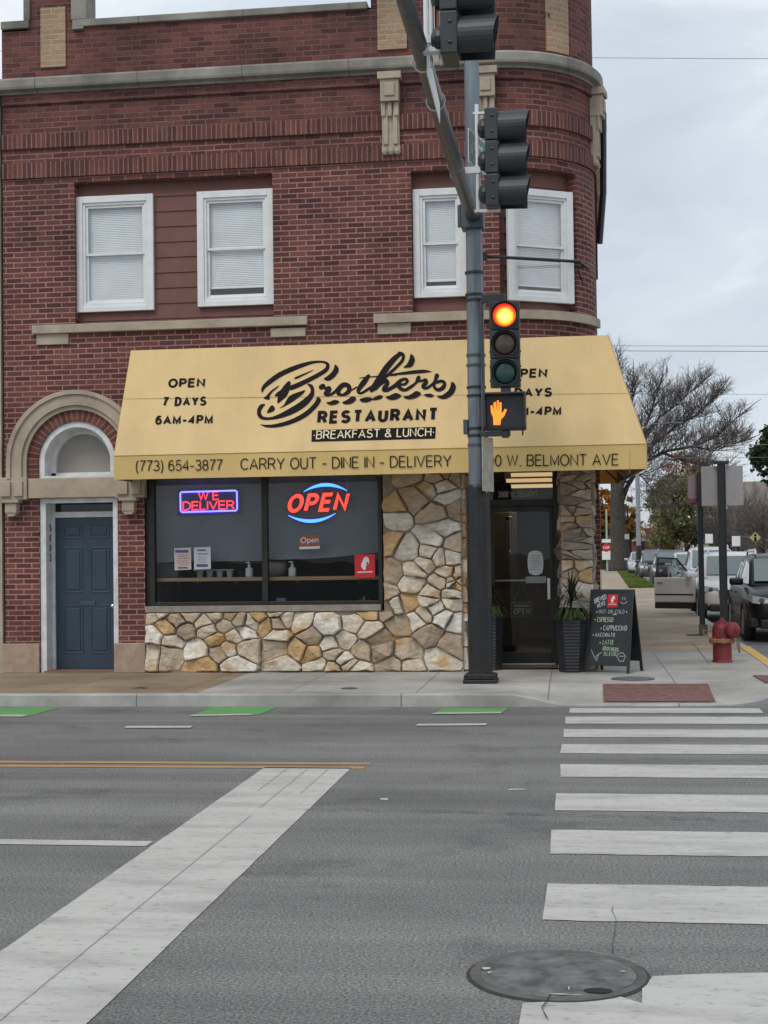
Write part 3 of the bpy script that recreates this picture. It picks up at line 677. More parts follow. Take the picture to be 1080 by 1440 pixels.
def reveal(mb, h, d, off=0):
    s0, s1, z0, z1 = h; S = srange(s0, s1)
    for s, fl in ((s0, 0), (s1, 1)):
        A = [P3(s, off, z0), P3(s, off, z1), P3(s, off-d, z1), P3(s, off-d, z0)]; uv = [(0, z0), (0, z1), (d, z1), (d, z0)]
        if fl: A.reverse(); uv.reverse()
        mb.quad(*A, uv=uv)
    for a, c in zip(S, S[1:]):
        mb.quad(P3(a, off, z1), P3(c, off, z1), P3(c, off-d, z1), P3(a, off-d, z1), uv=[(a, 0), (c, 0), (c, d), (a, d)])
        mb.quad(P3(a, off, z0), P3(a, off-d, z0), P3(c, off-d, z0), P3(c, off, z0), uv=[(a, 0), (a, d), (c, d), (c, 0)])
def sweep(mb, prof, s0, s1, uvswap=False):
    """closed profile of (off, z), carried along the facade path"""
    S = srange(s0, s1); n = len(prof)
    for a, c in zip(S, S[1:]):
        for k in range(n):
            p, q = prof[k], prof[(k+1) % n]
            pl = sqrt((p[0]-q[0])**2+(p[1]-q[1])**2)
            uv = [(a, p[1]), (c, p[1]), (c, q[1] if abs(q[1]-p[1]) > 1e-4 else p[1]+pl), (a, q[1] if abs(q[1]-p[1]) > 1e-4 else p[1]+pl)]
            if uvswap: uv = [(y-prof[0][1]+.001, x) for x, y in uv]
            mb.quad(P3(a, *p), P3(c, *p), P3(c, *q), P3(a, *q), uv=uv)
    mb.add([P3(s0, *p) for p in prof], [tuple(range(n))]); mb.add([P3(s1, *p) for p in prof], [tuple(range(n-1, -1, -1))])
BLD = thing('restaurant_building', (-3.5, YF, .14), 'two-storey red brick corner building with rounded corner and blue side door', 'building')
XW0, XW1 = fx(207, 760), fx(537, 760)           # storefront window
XP1 = fx(650, 800)                              # pier right end
ZT = 3.02                                       # wall underside over the storefront
# window recesses upstairs: (s0, s1, z0, z1)
rz1, rz0 = fz(240, 250), fz(240, 451)
REC1 = (fx(105, 350), fx(384, 350), rz0, rz1)
REC2 = (fx(579, 340), fx(657, 340), fz(620, 440), fz(618, 239))
REC3 = (s_at(703), s_at(812), fz(690, 437), fz(690, 236))
DH = (fx(56, 800), fx(166, 800), .14, fz(110, 674)-.01)       # door opening
AXc = (DH[0]+DH[1])/2; AX = fx(108, 650); ZL = fz(110, 672)     # arch axis, spring level
ARECT = (fx(14, 650), fx(190, 650), ZL, ZL+1.30)
XR = fx(202, 600)
w = MB(); ZC = fz(535, 100, YF-.1)              # underside of cornice
sheet(w, XL, SE, ZT, 9.2, [REC1, REC2, REC3, (ARECT[0], ARECT[1], max(ZL, ZT), ARECT[3])])
sheet(w, XL, XR, .14, ZT, [(DH[0], DH[1], .14, DH[3]), (DH[0]-.0, DH[1], DH[3], ZL), (ARECT[0], ARECT[1], ZL, ZT)])
for h in (REC1, REC2, REC3): reveal(w, h, .20)
# arch panel: rectangle with a stilted round opening
OPR = .555; STI = .235
def arc_pts(r, st, n=28):
    return [(AX-r, ZL), (AX-r, ZL+st)]+[(AX-r*cos(pi*i/n), ZL+st+r*sin(pi*i/n)) for i in range(1, n)]+[(AX+r, ZL+st), (AX+r, ZL)]
def outer_on_rect(pts):
    out = []
    for x, z in pts:
        dx, dz = x-AX, z-(ZL+STI); k = 1e9
        if z <= ZL+STI+1e-6: out.append((ARECT[0] if dx < 0 else ARECT[1], z)); continue
        if dx < -1e-6: k = min(k, (ARECT[0]-AX)/dx)
        if dx > 1e-6: k = min(k, (ARECT[1]-AX)/dx)
        if dz > 1e-6: k = min(k, (ARECT[3]-ZL-STI)/dz)
        out.append((AX+dx*k, ZL+STI+dz*k))
    return out
ri = arc_pts(OPR, STI); ro = outer_on_rect(ri)
for i in range(len(ri)-1):
    q = [ro[i], ri[i], ri[i+1], ro[i+1]]
    w.quad(*[(x, YF, z) for x, z in q], uv=q)
for zc in (ARECT[0], ARECT[1]):                 # fill the two upper corners
    pass
for cx in (0, 1):
    c = (ARECT[cx], ARECT[3]); near = [i for i in range(len(ro)-1) if abs(ro[i][0]-ro[i+1][0]) > 1e-6 and abs(ro[i][1]-ro[i+1][1]) > 1e-6 and abs((ro[i][0]+ro[i+1][0])/2-c[0]) < .5]
    for i in near: w.add([(ro[i][0], YF, ro[i][1]), (c[0], YF, c[1]), (ro[i+1][0], YF, ro[i+1][1])], [(0, 1, 2)], [[ro[i], c, ro[i+1]]])
wall = w.build('brick_wall', M_BRICK, BLD)
# arch ring of bricks, limestone hood, white reveal and board
def archband(mb, r0_, r1_, st, y0, y1, radial=True):
    A, B_ = arc_pts(r0_, st), arc_pts(r1_, st); n = len(A); acc = 0
    for i in range(n-1):
        d = sqrt((A[i+1][0]-A[i][0])**2+(A[i+1][1]-A[i][1])**2)
        uv = [(.02, acc), (.02, acc+d), (.02+r1_-r0_, acc+d), (.02+r1_-r0_, acc)]; acc += d
        f = lambda p, y: (p[0], y, p[1])
        mb.quad(f(A[i], y0), f(A[i+1], y0), f(B_[i+1], y0), f(B_[i], y0), uv=uv)
        mb.quad(f(B_[i], y0), f(B_[i+1], y0), f(B_[i+1], y1), f(B_[i], y1), uv=uv)
        mb.quad(f(A[i], y1), f(A[i+1], y1), f(A[i+1], y0), f(A[i], y0), uv=uv)
    for k in (0, n-1): mb.quad((A[k][0], y0, A[k][1]), (B_[k][0], y0, B_[k][1]), (B_[k][0], y1, B_[k][1]), (A[k][0], y1, A[k][1]))
b = MB(); archband(b, OPR, .72, STI, YF-.006, YF+.3); b.build('arch_bricks', M_SOLD, BLD)
b = MB(); archband(b, .715, .775, STI, YF-.05, YF+.02); archband(b, .776, .925, STI, YF-.085, YF+.02); archband(b, .926, .985, STI, YF-.115, YF+.02); b.build('arch_hood', M_STONE, BLD, bevel=.008)
b = MB(); archband(b, .475, .553, STI, YF+.02, YF+.10); archband(b, .47, .535, STI, YF+.10, YF+.34); archband(b, .40, .475, STI, YF+.26, YF+.36)
b.box(AX-.55, AX+.55, YF+.03, YF+.40, ZL, ZL+.035); b.box(AX-.47, AX+.47, YF+.26, YF+.36, ZL+.034, ZL+.09)
arch_f = b.build('arch_frame', M_OLDWHITE, BLD, bevel=.004)
b = MB(); A = arc_pts(.43, STI); b.add([(x, YF+.33, z) for x, z in A], [tuple(range(len(A)))]); b.build('arch_board', M_TYMP, arch_f)
# limestone lintel and its blocks and corbels
b = MB(); zl0 = fz(110, 700)
b.box(fx(42, 690), fx(166, 690), YF-.07, YF+.02, zl0, ZL); b.build('door_lintel', M_STONE, BLD, bevel=.01)
for pa, pb in ((2, 41), (165, 206)):
    x0, x1 = fx(pa, 690), fx(pb, 690); b = MB(); b.box(x0, x1, YF-.10, YF+.02, zl0-.015, ZL+.02)
    m = (x0+x1)/2
    for a, c in ((x0+.03, m-.025), (m+.025, x1-.05)): b.box(a, c, YF-.135, YF-.098, zl0+.03, ZL-.035)
    b.box(x0+.06, x1-.1, YF-.16, YF+.02, zl0-.06, zl0-.016); b.box(x0+.10, x1-.14, YF-.13, YF+.02, zl0-.20, zl0-.061)
    b.prism([(x0+.10, zl0-.20), (x0+.14, zl0-.25), (x1-.18, zl0-.25), (x1-.14, zl0-.20)], YF-.12, YF+.02)
    b.build('lintel_block', M_STONE, BLD, bevel=.008)
for pa, pb in ((4, 56), (161, 205)):
    b = MB(); b.box(fx(pa, 920), fx(pb, 920), YF-.03, YF+.3, .14, fz(30, 905)); b.build('base_block', M_BASE, BLD, bevel=.01)
# blue door with its deep white frame
zd1 = fz(120, 718)
b = MB(); x0, x1 = DH[0], fx(167, 800)
b.box(x0, x0+.085, YF+.02, YF+.10, .14, zl0); b.box(x1-.085, x1, YF+.02, YF+.10, .14, zl0); b.box(x0+.085, x1-.085, YF+.02, YF+.10, zl0-.07, zl0)
b.box(x0+.01, x0+.075, YF+.10, YF+.36, .14, zl0-.01); b.box(x1-.075, x1-.01, YF+.10, YF+.36, .14, zl0-.01); b.box(x0+.076, x1-.076, YF+.10, YF+.36, zl0-.06, zl0-.01)
b.box(x0+.075, x0+.115, YF+.28, YF+.36, .14, zl0-.06); b.box(x1-.115, x1-.075, YF+.28, YF+.36, .14, zl0-.06); b.box(x0+.115, x1-.115, YF+.28, YF+.36, zd1-.085, zd1-.005)
b.build('door_frame', M_OLDWHITE, BLD, bevel=.004)
b = MB(); b.box(x0+.11, x1-.11, YF+.33, YF+.35, zd1-.02, zl0-.055); b.build('transom_pane', pm('dark_pane', (.012, .016, .02), .08, .1, 3), BLD)
b = MB(); b.box(x0+.11, x1-.11, YF+.315, YF+.36, .17, zd1-.08)
dx0, dx1 = x0+.115, x1-.115; dw = dx1-dx0
for (u0_, u1_) in ((.13, .44), (.56, .87)):
    for (v0, v1) in ((.10, .42), (.50, .80), (.86, .95)):
        h = zd1-.08-.17; xa, xb, za, zb = dx0+dw*u0_, dx0+dw*u1_, .17+h*v0, .17+h*v1
        for q in ((xa, xb, za, za+.018), (xa, xb, zb-.018, zb), (xa, xa+.018, za+.018, zb-.018), (xb-.018, xb, za+.018, zb-.018)): b.box(q[0], q[1], YF+.306, YF+.316, q[2], q[3])
        b.box(xa+.045, xb-.045, YF+.303, YF+.316, za+.045, zb-.045)
dr = b.build('blue_door', M_BLUE, BLD, bevel=.004)
b = MB(); b.box(dx0+dw*.38, dx0+dw*.64, YF+.300, YF+.312, fz(120, 851, YF+.3), fz(120, 845, YF+.3)); b.build('mail_slot', pm('mail_slot_metal', (.06, .09, .13), .35, .1, 8, metal=.5), dr)
b = MB(); b.lathe((0, 0, 0), [(.03, 0), (.03, .01), (.012, .015), (.012, .04), (.03, .05), (.034, .065), (.024, .08), (0, .083)], 16, M=Tr((dx1-.06, YF+.315, 1.05))@Matrix.Rotation(pi/2, 4, 'X')); b.build('knob', M_CHROME, dr, smooth=True)
b = MB()
for k, ch in enumerate('3002'):
    z = fz(62, 742+k*14, YF+.2); text(b, ch, (x0+.0765, YF+.17, z-.05), (x0+.0765, YF+.25, z-.05), (x0+.0765, YF+.17, z+.04), .003, .01)
b.build('house_number', M_INK, BLD)
b = MB(); b.box(x0+.05, x1-.05, YF+.0, YF+.42, .13, .165); b.build('door_step', pm('door_step_brick', (.22, .12, .09), .85, .25, 8), BLD)
# siding and sash windows
def clap(h, wins, d=.155, row=.215):
    b = MB(); s0, s1, z0, z1 = h; S = set(srange(s0, s1)); z = z1
    for w_ in wins: S |= {w_[0]+.04, w_[1]-.04}
    S = sorted(S)
    while z > z0+.01:
        zb = max(z0, z-row); Z = sorted({zb, z} | {q for w_ in wins for q in (w_[2]+.04, w_[3]-.04) if zb < q < z})
        for a, c in zip(S, S[1:]):
            m = (a+c)/2
            for za, zc in zip(Z, Z[1:]):
                mz = (za+zc)/2
                if any(w_[0]+.04 < m < w_[1]-.04 and w_[2]+.04 < mz < w_[3]-.04 for w_ in wins): continue
                oa, oc = -d+.014*(z-za)/(z-zb), -d+.014*(z-zc)/(z-zb)
                b.quad(P3(a, oa, za), P3(c, oa, za), P3(c, oc, zc), P3(a, oc, zc))
            if not any(w_[0]+.04 < m < w_[1]-.04 and w_[2]+.04 < zb < w_[3]-.04 for w_ in wins):
                b.quad(P3(a, -d, zb), P3(c, -d, zb), P3(c, -d+.014, zb), P3(a, -d+.014, zb))
        z = zb
    b.build('siding', M_SIDING, BLD)
def window(center_s, width, z0, z1, drop, curtain=False, off=-.10):
    """double-hung window set tangent to the facade path"""
    o = P3(center_s, off, 0); nn = nrm(center_s); tn = Vector((-nn.y, nn.x, 0))
    M = Matrix(((tn.x, -nn.x, 0, o.x), (tn.y, -nn.y, 0, o.y), (0, 0, 1, 0), (0, 0, 0, 1)))     # local x along, y into the wall
    hw = width/2; b = MB(M); f = .095
    for q in ((-hw, -hw+f, z0, z1), (hw-f, hw, z0, z1), (-hw+f, hw-f, z1-f, z1), (-hw+f, hw-f, z0, z0+f*.8)): b.box(q[0], q[1], -.02, .05, q[2], q[3])
    g = f+.035
    for q in ((-hw+f, -hw+g, z0+f*.8, z1-f), (hw-g, hw-f, z0+f*.8, z1-f), (-hw+g, hw-g, z1-g, z1-f), (-hw+g, hw-g, z0+f*.8, z0+g)): b.box(q[0], q[1], .0, .07, q[2], q[3])
    fr = b.build('window', M_WHITE, BLD, bevel=.006)
    zm = (z0+z1)/2; k = .036; b = MB(M); i0, i1 = -hw+g, hw-g
    for (za, zb, ya) in ((zm-.02, z1-g, .022), (z0+g, zm+.02, .045)):
        for q in ((i0, i0+k, za, zb), (i1-k, i1, za, zb), (i0+k, i1-k, zb-k, zb), (i0+k, i1-k, za, za+k)): b.box(q[0], q[1], ya, ya+.022, q[2], q[3])
    b.build('sash', M_WHITE, fr, bevel=.003)
    b = MB(M)
    for (za, zb, ya) in ((zm-.02, z1-g, .034), (z0+g, zm+.02, .057)): b.quad((i0+.01, ya, za+.01), (i1-.01, ya, za+.01), (i1-.01, ya, zb-.01), (i0+.01, ya, zb-.01))
    b.build('pane', M_GLASS, fr)
    b = MB(M); z = z1-g; zb = z0+g+drop
    while z > zb:
        b.quad((i0+.01, .088, z-.026), (i1-.01, .088, z-.026), (i1-.01, .100, z), (i0+.01, .100, z)); z -= .025
    b.box(i0+.01, i1-.01, .085, .105, zb-.03, zb-.005)
    b.build('blind', M_BLIND, fr)
    b = MB(M); b.box(-hw+.02, hw-.02, .13, .14, z0+.02, z1-.02); b.build('dark_backing', M_DARK, fr)
    return fr
def win_px(pa, pb, yt, yb, drop):
    sa, sb = fx(pa, 350), fx(pb, 350); m = (pa+pb)/2
    z0, z1 = fz(m, yb, YF+.1), fz(m, yt, YF+.1); window((sa+sb)/2, sb-sa, z0, z1, drop); return (sa, sb, z0, z1)
w1 = win_px(104, 213, 275, 438, .06); w2 = win_px(275, 384, 267.5, 430, .16); w3 = win_px(580, 657, 265, 418, .13)
clap(REC1, [w1, w2]); clap(REC2, [w3])
s4a, s4b = s_at(716, off=-.1), s_at(799, off=-.1); zz = F(757, 266, YF+.25), F(757, 424.5, YF+.25)
window((s4a+s4b)/2, (s4b-s4a)*1.0, zz[1].z, zz[0].z, .12, off=-.115)
clap(REC3, [(s4a, s4b, zz[1].z, zz[0].z)])
# sills, bands, cornice, parapet
b = MB(); b.box(fx(47, 460), fx(433, 460), YF-.075, YF+.1, fz(240, 464), fz(240, 452)); b.box(fx(52, 470), fx(97, 470), YF-.03, YF+.1, fz(75, 485), fz(75, 469.5)); b.box(fx(381, 470), fx(430, 470), YF-.03, YF+.1, fz(405, 474), fz(405, 461.5)); b.build('sill', M_STONE, BLD, bevel=.008)
b = MB(); zs0, zs1 = fz(590, 453), fz(590, 440.5); sweep(b, [(.075, zs0), (.075, zs1), (-.1, zs1+.012), (-.1, zs0)], fx(526, 447), s_at(836)); b.box(fx(531, 460), fx(578, 460), YF-.03, YF+.1, fz(555, 470), zs0-.002); b.build('sill', M_STONE, BLD, bevel=.008)
for ya, yb in ((161, 186), (203, 229)):
    za, zb = fz(540, yb-2), fz(540, ya+2); b = MB(); sweep(b, [(.034, za), (.034, zb), (-.02, zb), (-.02, za)], XL, S1+8, True); b.build('soldier_course', M_SOLD, BLD)
za, zb = fz(535, 98, YF-.14), fz(535, 79.5, YF-.14)
b = MB(); sweep(b, [(.14, za+.02), (.15, za+.05), (.15, zb-.03), (.12, zb), (-.1, zb+.01), (-.1, za-.03), (.05, za-.03), (.06, za)], XL-.02, S1+10); b.build('cornice', M_GSTONE, BLD, bevel=.006)
ZCB = za
b = MB(); sweep(b, [(.035, za-.17), (.035, za-.031), (-.02, za-.031), (-.02, za-.17)], XL, S1+8); b.build('frieze_band', M_BRICK, BLD)
# parapet tops
zc0, zc1 = fz(300, 27), fz(300, 17)
b = MB(); sheet(b, fx(40, 60), fx(103, 60), 9.2, 10.3, []); b.box(fx(40, 60), fx(103, 60), YF+.004, YF+.35, 9.2, 10.3); b.build('parapet_pier', M_BRICK, BLD)
b = MB(); sheet(b, fx(103, 60), fx(522, 60), 9.2, zc0, []); b.box(fx(103, 60), fx(522, 60), YF+.004, YF+.3, 9.0, zc0); sheet(b, XL, fx(40, 60), 9.2, fz(20, 44), []); b.box(XL, fx(40, 60), YF+.004, YF+.3, 9.0, fz(20, 44)); sheet(b, fx(522, 60), SE, 9.2, 10.6, []); b.build('parapet', M_BRICK, BLD)
b = MB(); b.box(fx(103, 30), fx(517, 30), YF-.05, YF+.36, zc0, zc1); b.box(XL, fx(42, 40), YF-.05, YF+.36, fz(20, 42), fz(20, 31)); b.box(fx(34, 20), fx(43, 20), YF-.04, YF+.36, fz(20, 30.9), 10.3); b.box(fx(101, 20), fx(123, 20), YF-.045, YF+.36, zc1+.002, 10.3); b.box(fx(103, 30), fx(119, 30), YF-.06, YF+.03, zc0-.04, zc0-.001); b.build('coping', M_GSTONE, BLD, bevel=.01)
def tanpanel(s0, s1, z0, z1):
    b = MB(); sweep(b, [(.03, z0), (.03, z1), (-.02, z1), (-.02, z0)], s0, s1); b.build('tan_brick_panel', M_TAN, BLD)
tanpanel(fx(58, 60), fx(93, 60), fz(75, 95), fz(75, 11)); tanpanel(fx(531, 40), fx(572, 40), fz(552, 70), 10.3); tanpanel(s_at(767, 9), s_at(797, 9), F(780, 74, YF+.3).z, 10.5)
# limestone brackets under the cornice
def bracket(s):
    o = P3(s, 0, 0); nn = nrm(s); tn = Vector((-nn.y, nn.x, 0))
    M = Matrix(((tn.x, -nn.x, 0, o.x), (tn.y, -nn.y, 0, o.y), (0, 0, 1, 0), (0, 0, 0, 1))); b = MB(M); t = ZCB-.01
    b.box(-.16, .16, -.20, .02, t-.13, t-.032); b.box(-.125, .125, -.17, .02, t-.43, t-.131); b.box(-.07, .07, -.19, -.168, t-.36, t-.19)
    b.prism([(-.12, t-1.05), (.12, t-1.05), (.115, t-.431), (-.115, t-.431)], -.07, .02)
    for x in (-.095, .035): b.box(x, x+.06, -.10, -.068, t-1.0, t-.431)
    for x in (-.11, -.02, .07): b.prism([(x-.012, t-.62), (x+.042, t-.62), (x+.045, t-.431), (x-.015, t-.431)], -.125, -.099)
    for x in (-.085, 0, .085): b.lathe((x, -.05, t-1.09), [(.0, -.05), (.035, -.04), (.05, 0), (.035, .05), (0, .06)], 10)
    b.box(-.13, .13, -.075, .02, t-1.06, t-1.02)
    b.build('bracket', M_STONE, BLD, bevel=.006)
bracket(fx(550, 160)); bracket(fx(684, 160)); bracket(XC+RA*R_(80)); bracket(S1+1.6)
b = MB(); A_ = F(682, 360.5, 19.0); B_ = F(815, 368, 20.0); b.tube([A_, B_], .022, 8); b.tube([B_, P3(s_at(836), -.02, B_.z-.01)], .022, 8); b.tube([F(810, 368, 20.0), P3(s_at(833), -.02, fz(833, 440, YF+1))], .008, 5); b.box(A_.x-.03, A_.x+.03, A_.y-.03, A_.y+.03, A_.z-.05, A_.z+.05); b.build('old_sign_arm', M_BLACKM, BLD)
q_ = S1+1.0; b = MB(); b.tube([P3(q_, .15, ZCB), P3(q_, .13, ZCB-1.2), P3(q_, .06, fz(840, 335, YF+2))], .05, 8); b.build('downpipe', M_BLACKM, BLD)
# core that closes the building and its roof
b = MB(); b.box(XL+.02, XC+.3, YF+.5, YF+12, 3.3, 9.0); b.build('core_wall', M_DARK, BLD)
b = MB(); b.box(XL-.0, XC+.8, YF+.2, YF+15, 9.0, 9.05); b.build('roof', pm('tar_roof', (.05, .05, .05), .9), BLD)
# storefront: stone veneer
def clip(poly, n, d):
    out = []
    for i in range(len(poly)):
        p, q = poly[i], poly[(i+1) % len(poly)]; a = p[0]*n[0]+p[1]*n[1]-d; c = q[0]*n[0]+q[1]*n[1]-d
        if a <= 0: out.append(p)
        if (a < 0 < c) or (c < 0 < a): t = a/(a-c); out.append((p[0]+(q[0]-p[0])*t, p[1]+(q[1]-p[1])*t))
    return out
def flagstones(x0, x1, z0, z1, n, asp, seed, relax=1):
    r = random.Random(seed); P = [(r.uniform(x0, x1), r.uniform(z0, z1)*asp) for _ in range(n)]
    for it in range(int(math.ceil(relax))+1):
        cells = []
        for i, p in enumerate(P):
            poly = [(x0, z0*asp), (x1, z0*asp), (x1, z1*asp), (x0, z1*asp)]
            for j, q in enumerate(P):
                if i != j:
                    nn = (q[0]-p[0], q[1]-p[1]); m = ((p[0]+q[0])/2, (p[1]+q[1])/2); poly = clip(poly, nn, m[0]*nn[0]+m[1]*nn[1])
                    if len(poly) < 3: break
            cells.append(poly)
        k_ = min(1, relax-it); P = [(p[0]+(sum(a for a, _ in c)/len(c)-p[0])*k_, p[1]+(sum(d for _, d in c)/len(c)-p[1])*k_) if len(c) > 2 and k_ > 0 else p for c, p in zip(cells, P)]
    return [[(x, z/asp) for x, z in c] for c in cells if len(c) > 2]
def stones(b, polys, M, seed, relief=.05, gap=.018, pal='flag'):
    r = random.Random(seed)
    for c in polys:
        cx = sum(p[0] for p in c)/len(c); cz = sum(p[1] for p in c)/len(c)
        # break straight edges: add jittered midpoints
        q = []
        for i in range(len(c)):
            a, d = c[i], c[(i+1) % len(c)]; l = sqrt((a[0]-d[0])**2+(a[1]-d[1])**2)
            if l < .012: continue
            q.append((a[0]*.93+cx*.07, a[1]*.93+cz*.07) if r.random() < .4 else a)
            if l > .09:
                for t in ((.33, .67) if l > .2 else (.5,)): q.append((a[0]+(d[0]-a[0])*t+r.uniform(-.012, .012), a[1]+(d[1]-a[1])*t+r.uniform(-.012, .012)))
        if len(q) < 3: continue
        def ins(d):
            o = []
            for x, z in q:
                l = sqrt((x-cx)**2+(z-cz)**2)+1e-6; k = max(.15, (l-d)/l); o.append((cx+(x-cx)*k, cz+(z-cz)*k))
            return o
        t = r.random()
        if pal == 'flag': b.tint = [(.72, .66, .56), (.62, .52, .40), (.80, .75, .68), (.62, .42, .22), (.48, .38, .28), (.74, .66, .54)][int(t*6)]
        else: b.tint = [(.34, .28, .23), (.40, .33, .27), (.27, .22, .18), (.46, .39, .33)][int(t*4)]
        h = relief*r.uniform(.45, 1.45); tx, tz = r.uniform(-.16, .16), r.uniform(-.22, .16)
        n = len(q); A, B_, C_, D_ = q, ins(gap*.5), ins(gap*.95), ins(gap*1.7)
        A = ins(gap*.35)
        fa = r.uniform(0, 6.28); fn = (cos(fa), sin(fa)); fd = cx*fn[0]+cz*fn[1]+r.uniform(-.04, .04); fk = r.choice((0, .12, .25, .4, .6))
        def fold(p): return max(0, p[0]*fn[0]+p[1]*fn[1]-fd)*fk
        def dep(p, k): return -max(.004, h*k+(((p[0]-cx)*tx+(p[1]-cz)*tz)-fold(p))*min(1, k))
        V = [(x, .012, z) for x, z in A]+[(x, dep((x, z), .62), z) for x, z in B_]+[(x, dep((x, z), .92)+r.uniform(-.004, .004), z) for x, z in C_]+[(x, dep((x, z), 1.05), z) for x, z in D_]
        Fs = []
        for k in range(3):
            for i in range(n): Fs.append((k*n+i, k*n+(i+1) % n, (k+1)*n+(i+1) % n, (k+1)*n+i))
        b.add(V, Fs, M=M); t0 = b.tint
        for sg in (1, -1):
            pc_ = clip(D_, (fn[0]*sg, fn[1]*sg), fd*sg)
            if len(pc_) > 2:
                g_ = r.uniform(.86, 1.08); b.tint = tuple(x*g_ for x in t0); b.add([(x, dep((x, z), 1.05), z) for x, z in pc_], [tuple(range(len(pc_)))], M=M)
ZS = fz(370, 860)                               # top of the base wall
xb0 = fx(204, 900)
b = MB(); b.box(xb0, XW1+.02, YF+.01, YF+.30, .14, ZS); b.box(XW1+.02, XP1, YF+.01, YF+1.0, .14, ZT+.0); b.build('rubble_backing', M_MORTAR, BLD)
cells = []
for c in flagstones(xb0+.01, XP1, .15, ZT-.02, 225, 1.22, 14, .55):
    mx_, mz_ = sum(p[0] for p in c)/len(c), sum(p[1] for p in c)/len(c)
    if mx_ < XW1 and mz_ > ZS+.12: continue
    if mz_ > ZS+.02 and mx_ > XW1-.1: c = clip(c, (-1, 0), -(XW1+.012))
    elif mx_ < XW1+.03 or min(p[0] for p in c) < XW1: c = clip(c, (0, 1), ZS-.008) if mx_ < XW1+.12 else c
    if len(c) > 2: cells.append(c)
b = MB(); stones(b, cells, Tr((0, YF+.01, 0)), 1, .085)
stones(b, flagstones(0, .95, .15, ZT-.02, 44, 1.3, 8), Tr((XP1, YF+.03, 0))@Rz(pi/2), 3, .05)
stones(b, flagstones(0, .28, .15, ZS-.01, 8, 1.2, 9), Tr((xb0, YF+.30, 0))@Rz(-pi/2), 5, .04)
b.build('flagstone_veneer', M_FLAG, BLD)
cx0, cx1 = fx(788, 780, YF+.2), fx(834, 780, YF+.2)
b = MB(); b.box(cx0+.03, cx1-.03, YF+.20, YF+1.35, .14, ZT); b.build('column_core', M_MORTAR, BLD)
b = MB()
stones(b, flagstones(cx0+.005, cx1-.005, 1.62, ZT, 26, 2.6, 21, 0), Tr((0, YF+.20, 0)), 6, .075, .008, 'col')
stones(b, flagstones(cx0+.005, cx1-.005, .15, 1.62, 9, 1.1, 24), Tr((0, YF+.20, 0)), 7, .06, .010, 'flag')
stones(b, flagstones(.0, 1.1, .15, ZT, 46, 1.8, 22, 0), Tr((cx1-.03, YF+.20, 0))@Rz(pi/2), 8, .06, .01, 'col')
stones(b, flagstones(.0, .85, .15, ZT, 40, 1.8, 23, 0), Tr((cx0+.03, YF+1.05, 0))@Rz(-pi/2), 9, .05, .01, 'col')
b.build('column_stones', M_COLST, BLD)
# lower side wall and soffit
b = MB(); b.box(XC+RA-.3, XC+RA-.01, YF+1.34, YF+2.2, .14, ZT); p0, p1 = pt(S1+.8), pt(SE); b.quad((p0.x, p0.y, .14), (p1.x, p1.y, .14), (p1.x, p1.y, ZT+.1), (p0.x, p0.y, ZT+.1)); b.build('side_wall', M_BRICK, BLD)
b = MB(); b.box(XR, cx1+.0, YF+.05, YF+1.4, ZT, ZT+.12); b.build('soffit', pm('soffit_paint', (.20, .18, .15), .8), BLD)
# storefront window
yw = YF+.06; zb, zt = fz(370, 851, yw), ZT
mxa, mxb = fx(368, 760, yw), fx(376, 760, yw)
b = MB()
for q in ((XW0, XW0+.085, zb, zt), (XW1-.06, XW1-.005, zb, zt), (mxa, mxb, zb, zt)): b.box(q[0], q[1], yw, yw+.11, q[2], q[3])
for a, c in ((XW0+.085, mxa), (mxb, XW1-.06)): b.box(a, c, yw+.01, yw+.10, zb, zb+.05); b.box(a, c, yw+.01, yw+.10, zt-.09, zt)
sf = b.build('storefront_window', M_BRONZE, BLD, bevel=.004)
for a, c in ((XW0+.085, mxa), (mxb, XW1-.06)):
    b = MB(); b.quad((a, yw+.055, zb+.05), (c, yw+.055, zb+.05), (c, yw+.055, zt-.09), (a, yw+.055, zt-.09)); b.build('pane', M_SGLASS, sf)
b = MB(); b.box(fx(205, 857), fx(536, 857), YF-.035, YF+.17, ZS+.001, zb-.001); b.build('window_ledge', pm('ledge_stone', (.27, .24, .21), .8, .2, 8), BLD, bevel=.006)
b = MB(); b.box(XW0-.06, XW0, yw+.0, yw+.2, .9, ZT); b.build('window_jamb', M_BRONZE, BLD)
# room behind the glass
X0, X1, Y0, Y1 = XW0-.02, cx0+.1, YF+.32, YF+7
b = MB(); b.quad((X0, Y1, .14), (X1, Y1, .14), (X1, Y1, ZT), (X0, Y1, ZT)); b.quad((X0, Y0, .14), (X0, Y1, .14), (X0, Y1, ZT), (X0, Y0, ZT)); b.quad((X1, Y1, .14), (X1, YF+1.1, .14), (X1, YF+1.1, ZT), (X1, Y1, ZT)); b.build('room_wall', M_INT, BLD)
b = MB(); b.quad((X0, Y0, .16), (X1, Y0, .16), (X1, Y1, .16), (X0, Y1, .16)); b.build('room_floor', pm('room_floor_tile', (.09, .075, .06), .5, .2, 3), BLD)
b = MB(); b.quad((X0, YF+.3, ZT-.005), (X1, YF+.3, ZT-.005), (X1, Y1, ZT-.005), (X0, Y1, ZT-.005)); b.build('room_ceiling', pm('room_ceiling_board', (.15, .13, .10), .9, .1, 3), BLD)
b = MB(); xp_ = XP1-.1; b.quad((X0+.01, YF+1.7, .15), (xp_, YF+1.7, .15), (xp_, YF+1.7, ZT-.01), (X0+.01, YF+1.7, ZT-.01)); b.quad((xp_, YF+1.7, .15), (xp_, YF+1.05, .15), (xp_, YF+1.05, ZT-.01), (xp_, YF+1.7, ZT-.01)); b.build('added_dark_screen', M_DARK, BLD)  # added dark screen that keeps the space behind the shop window black
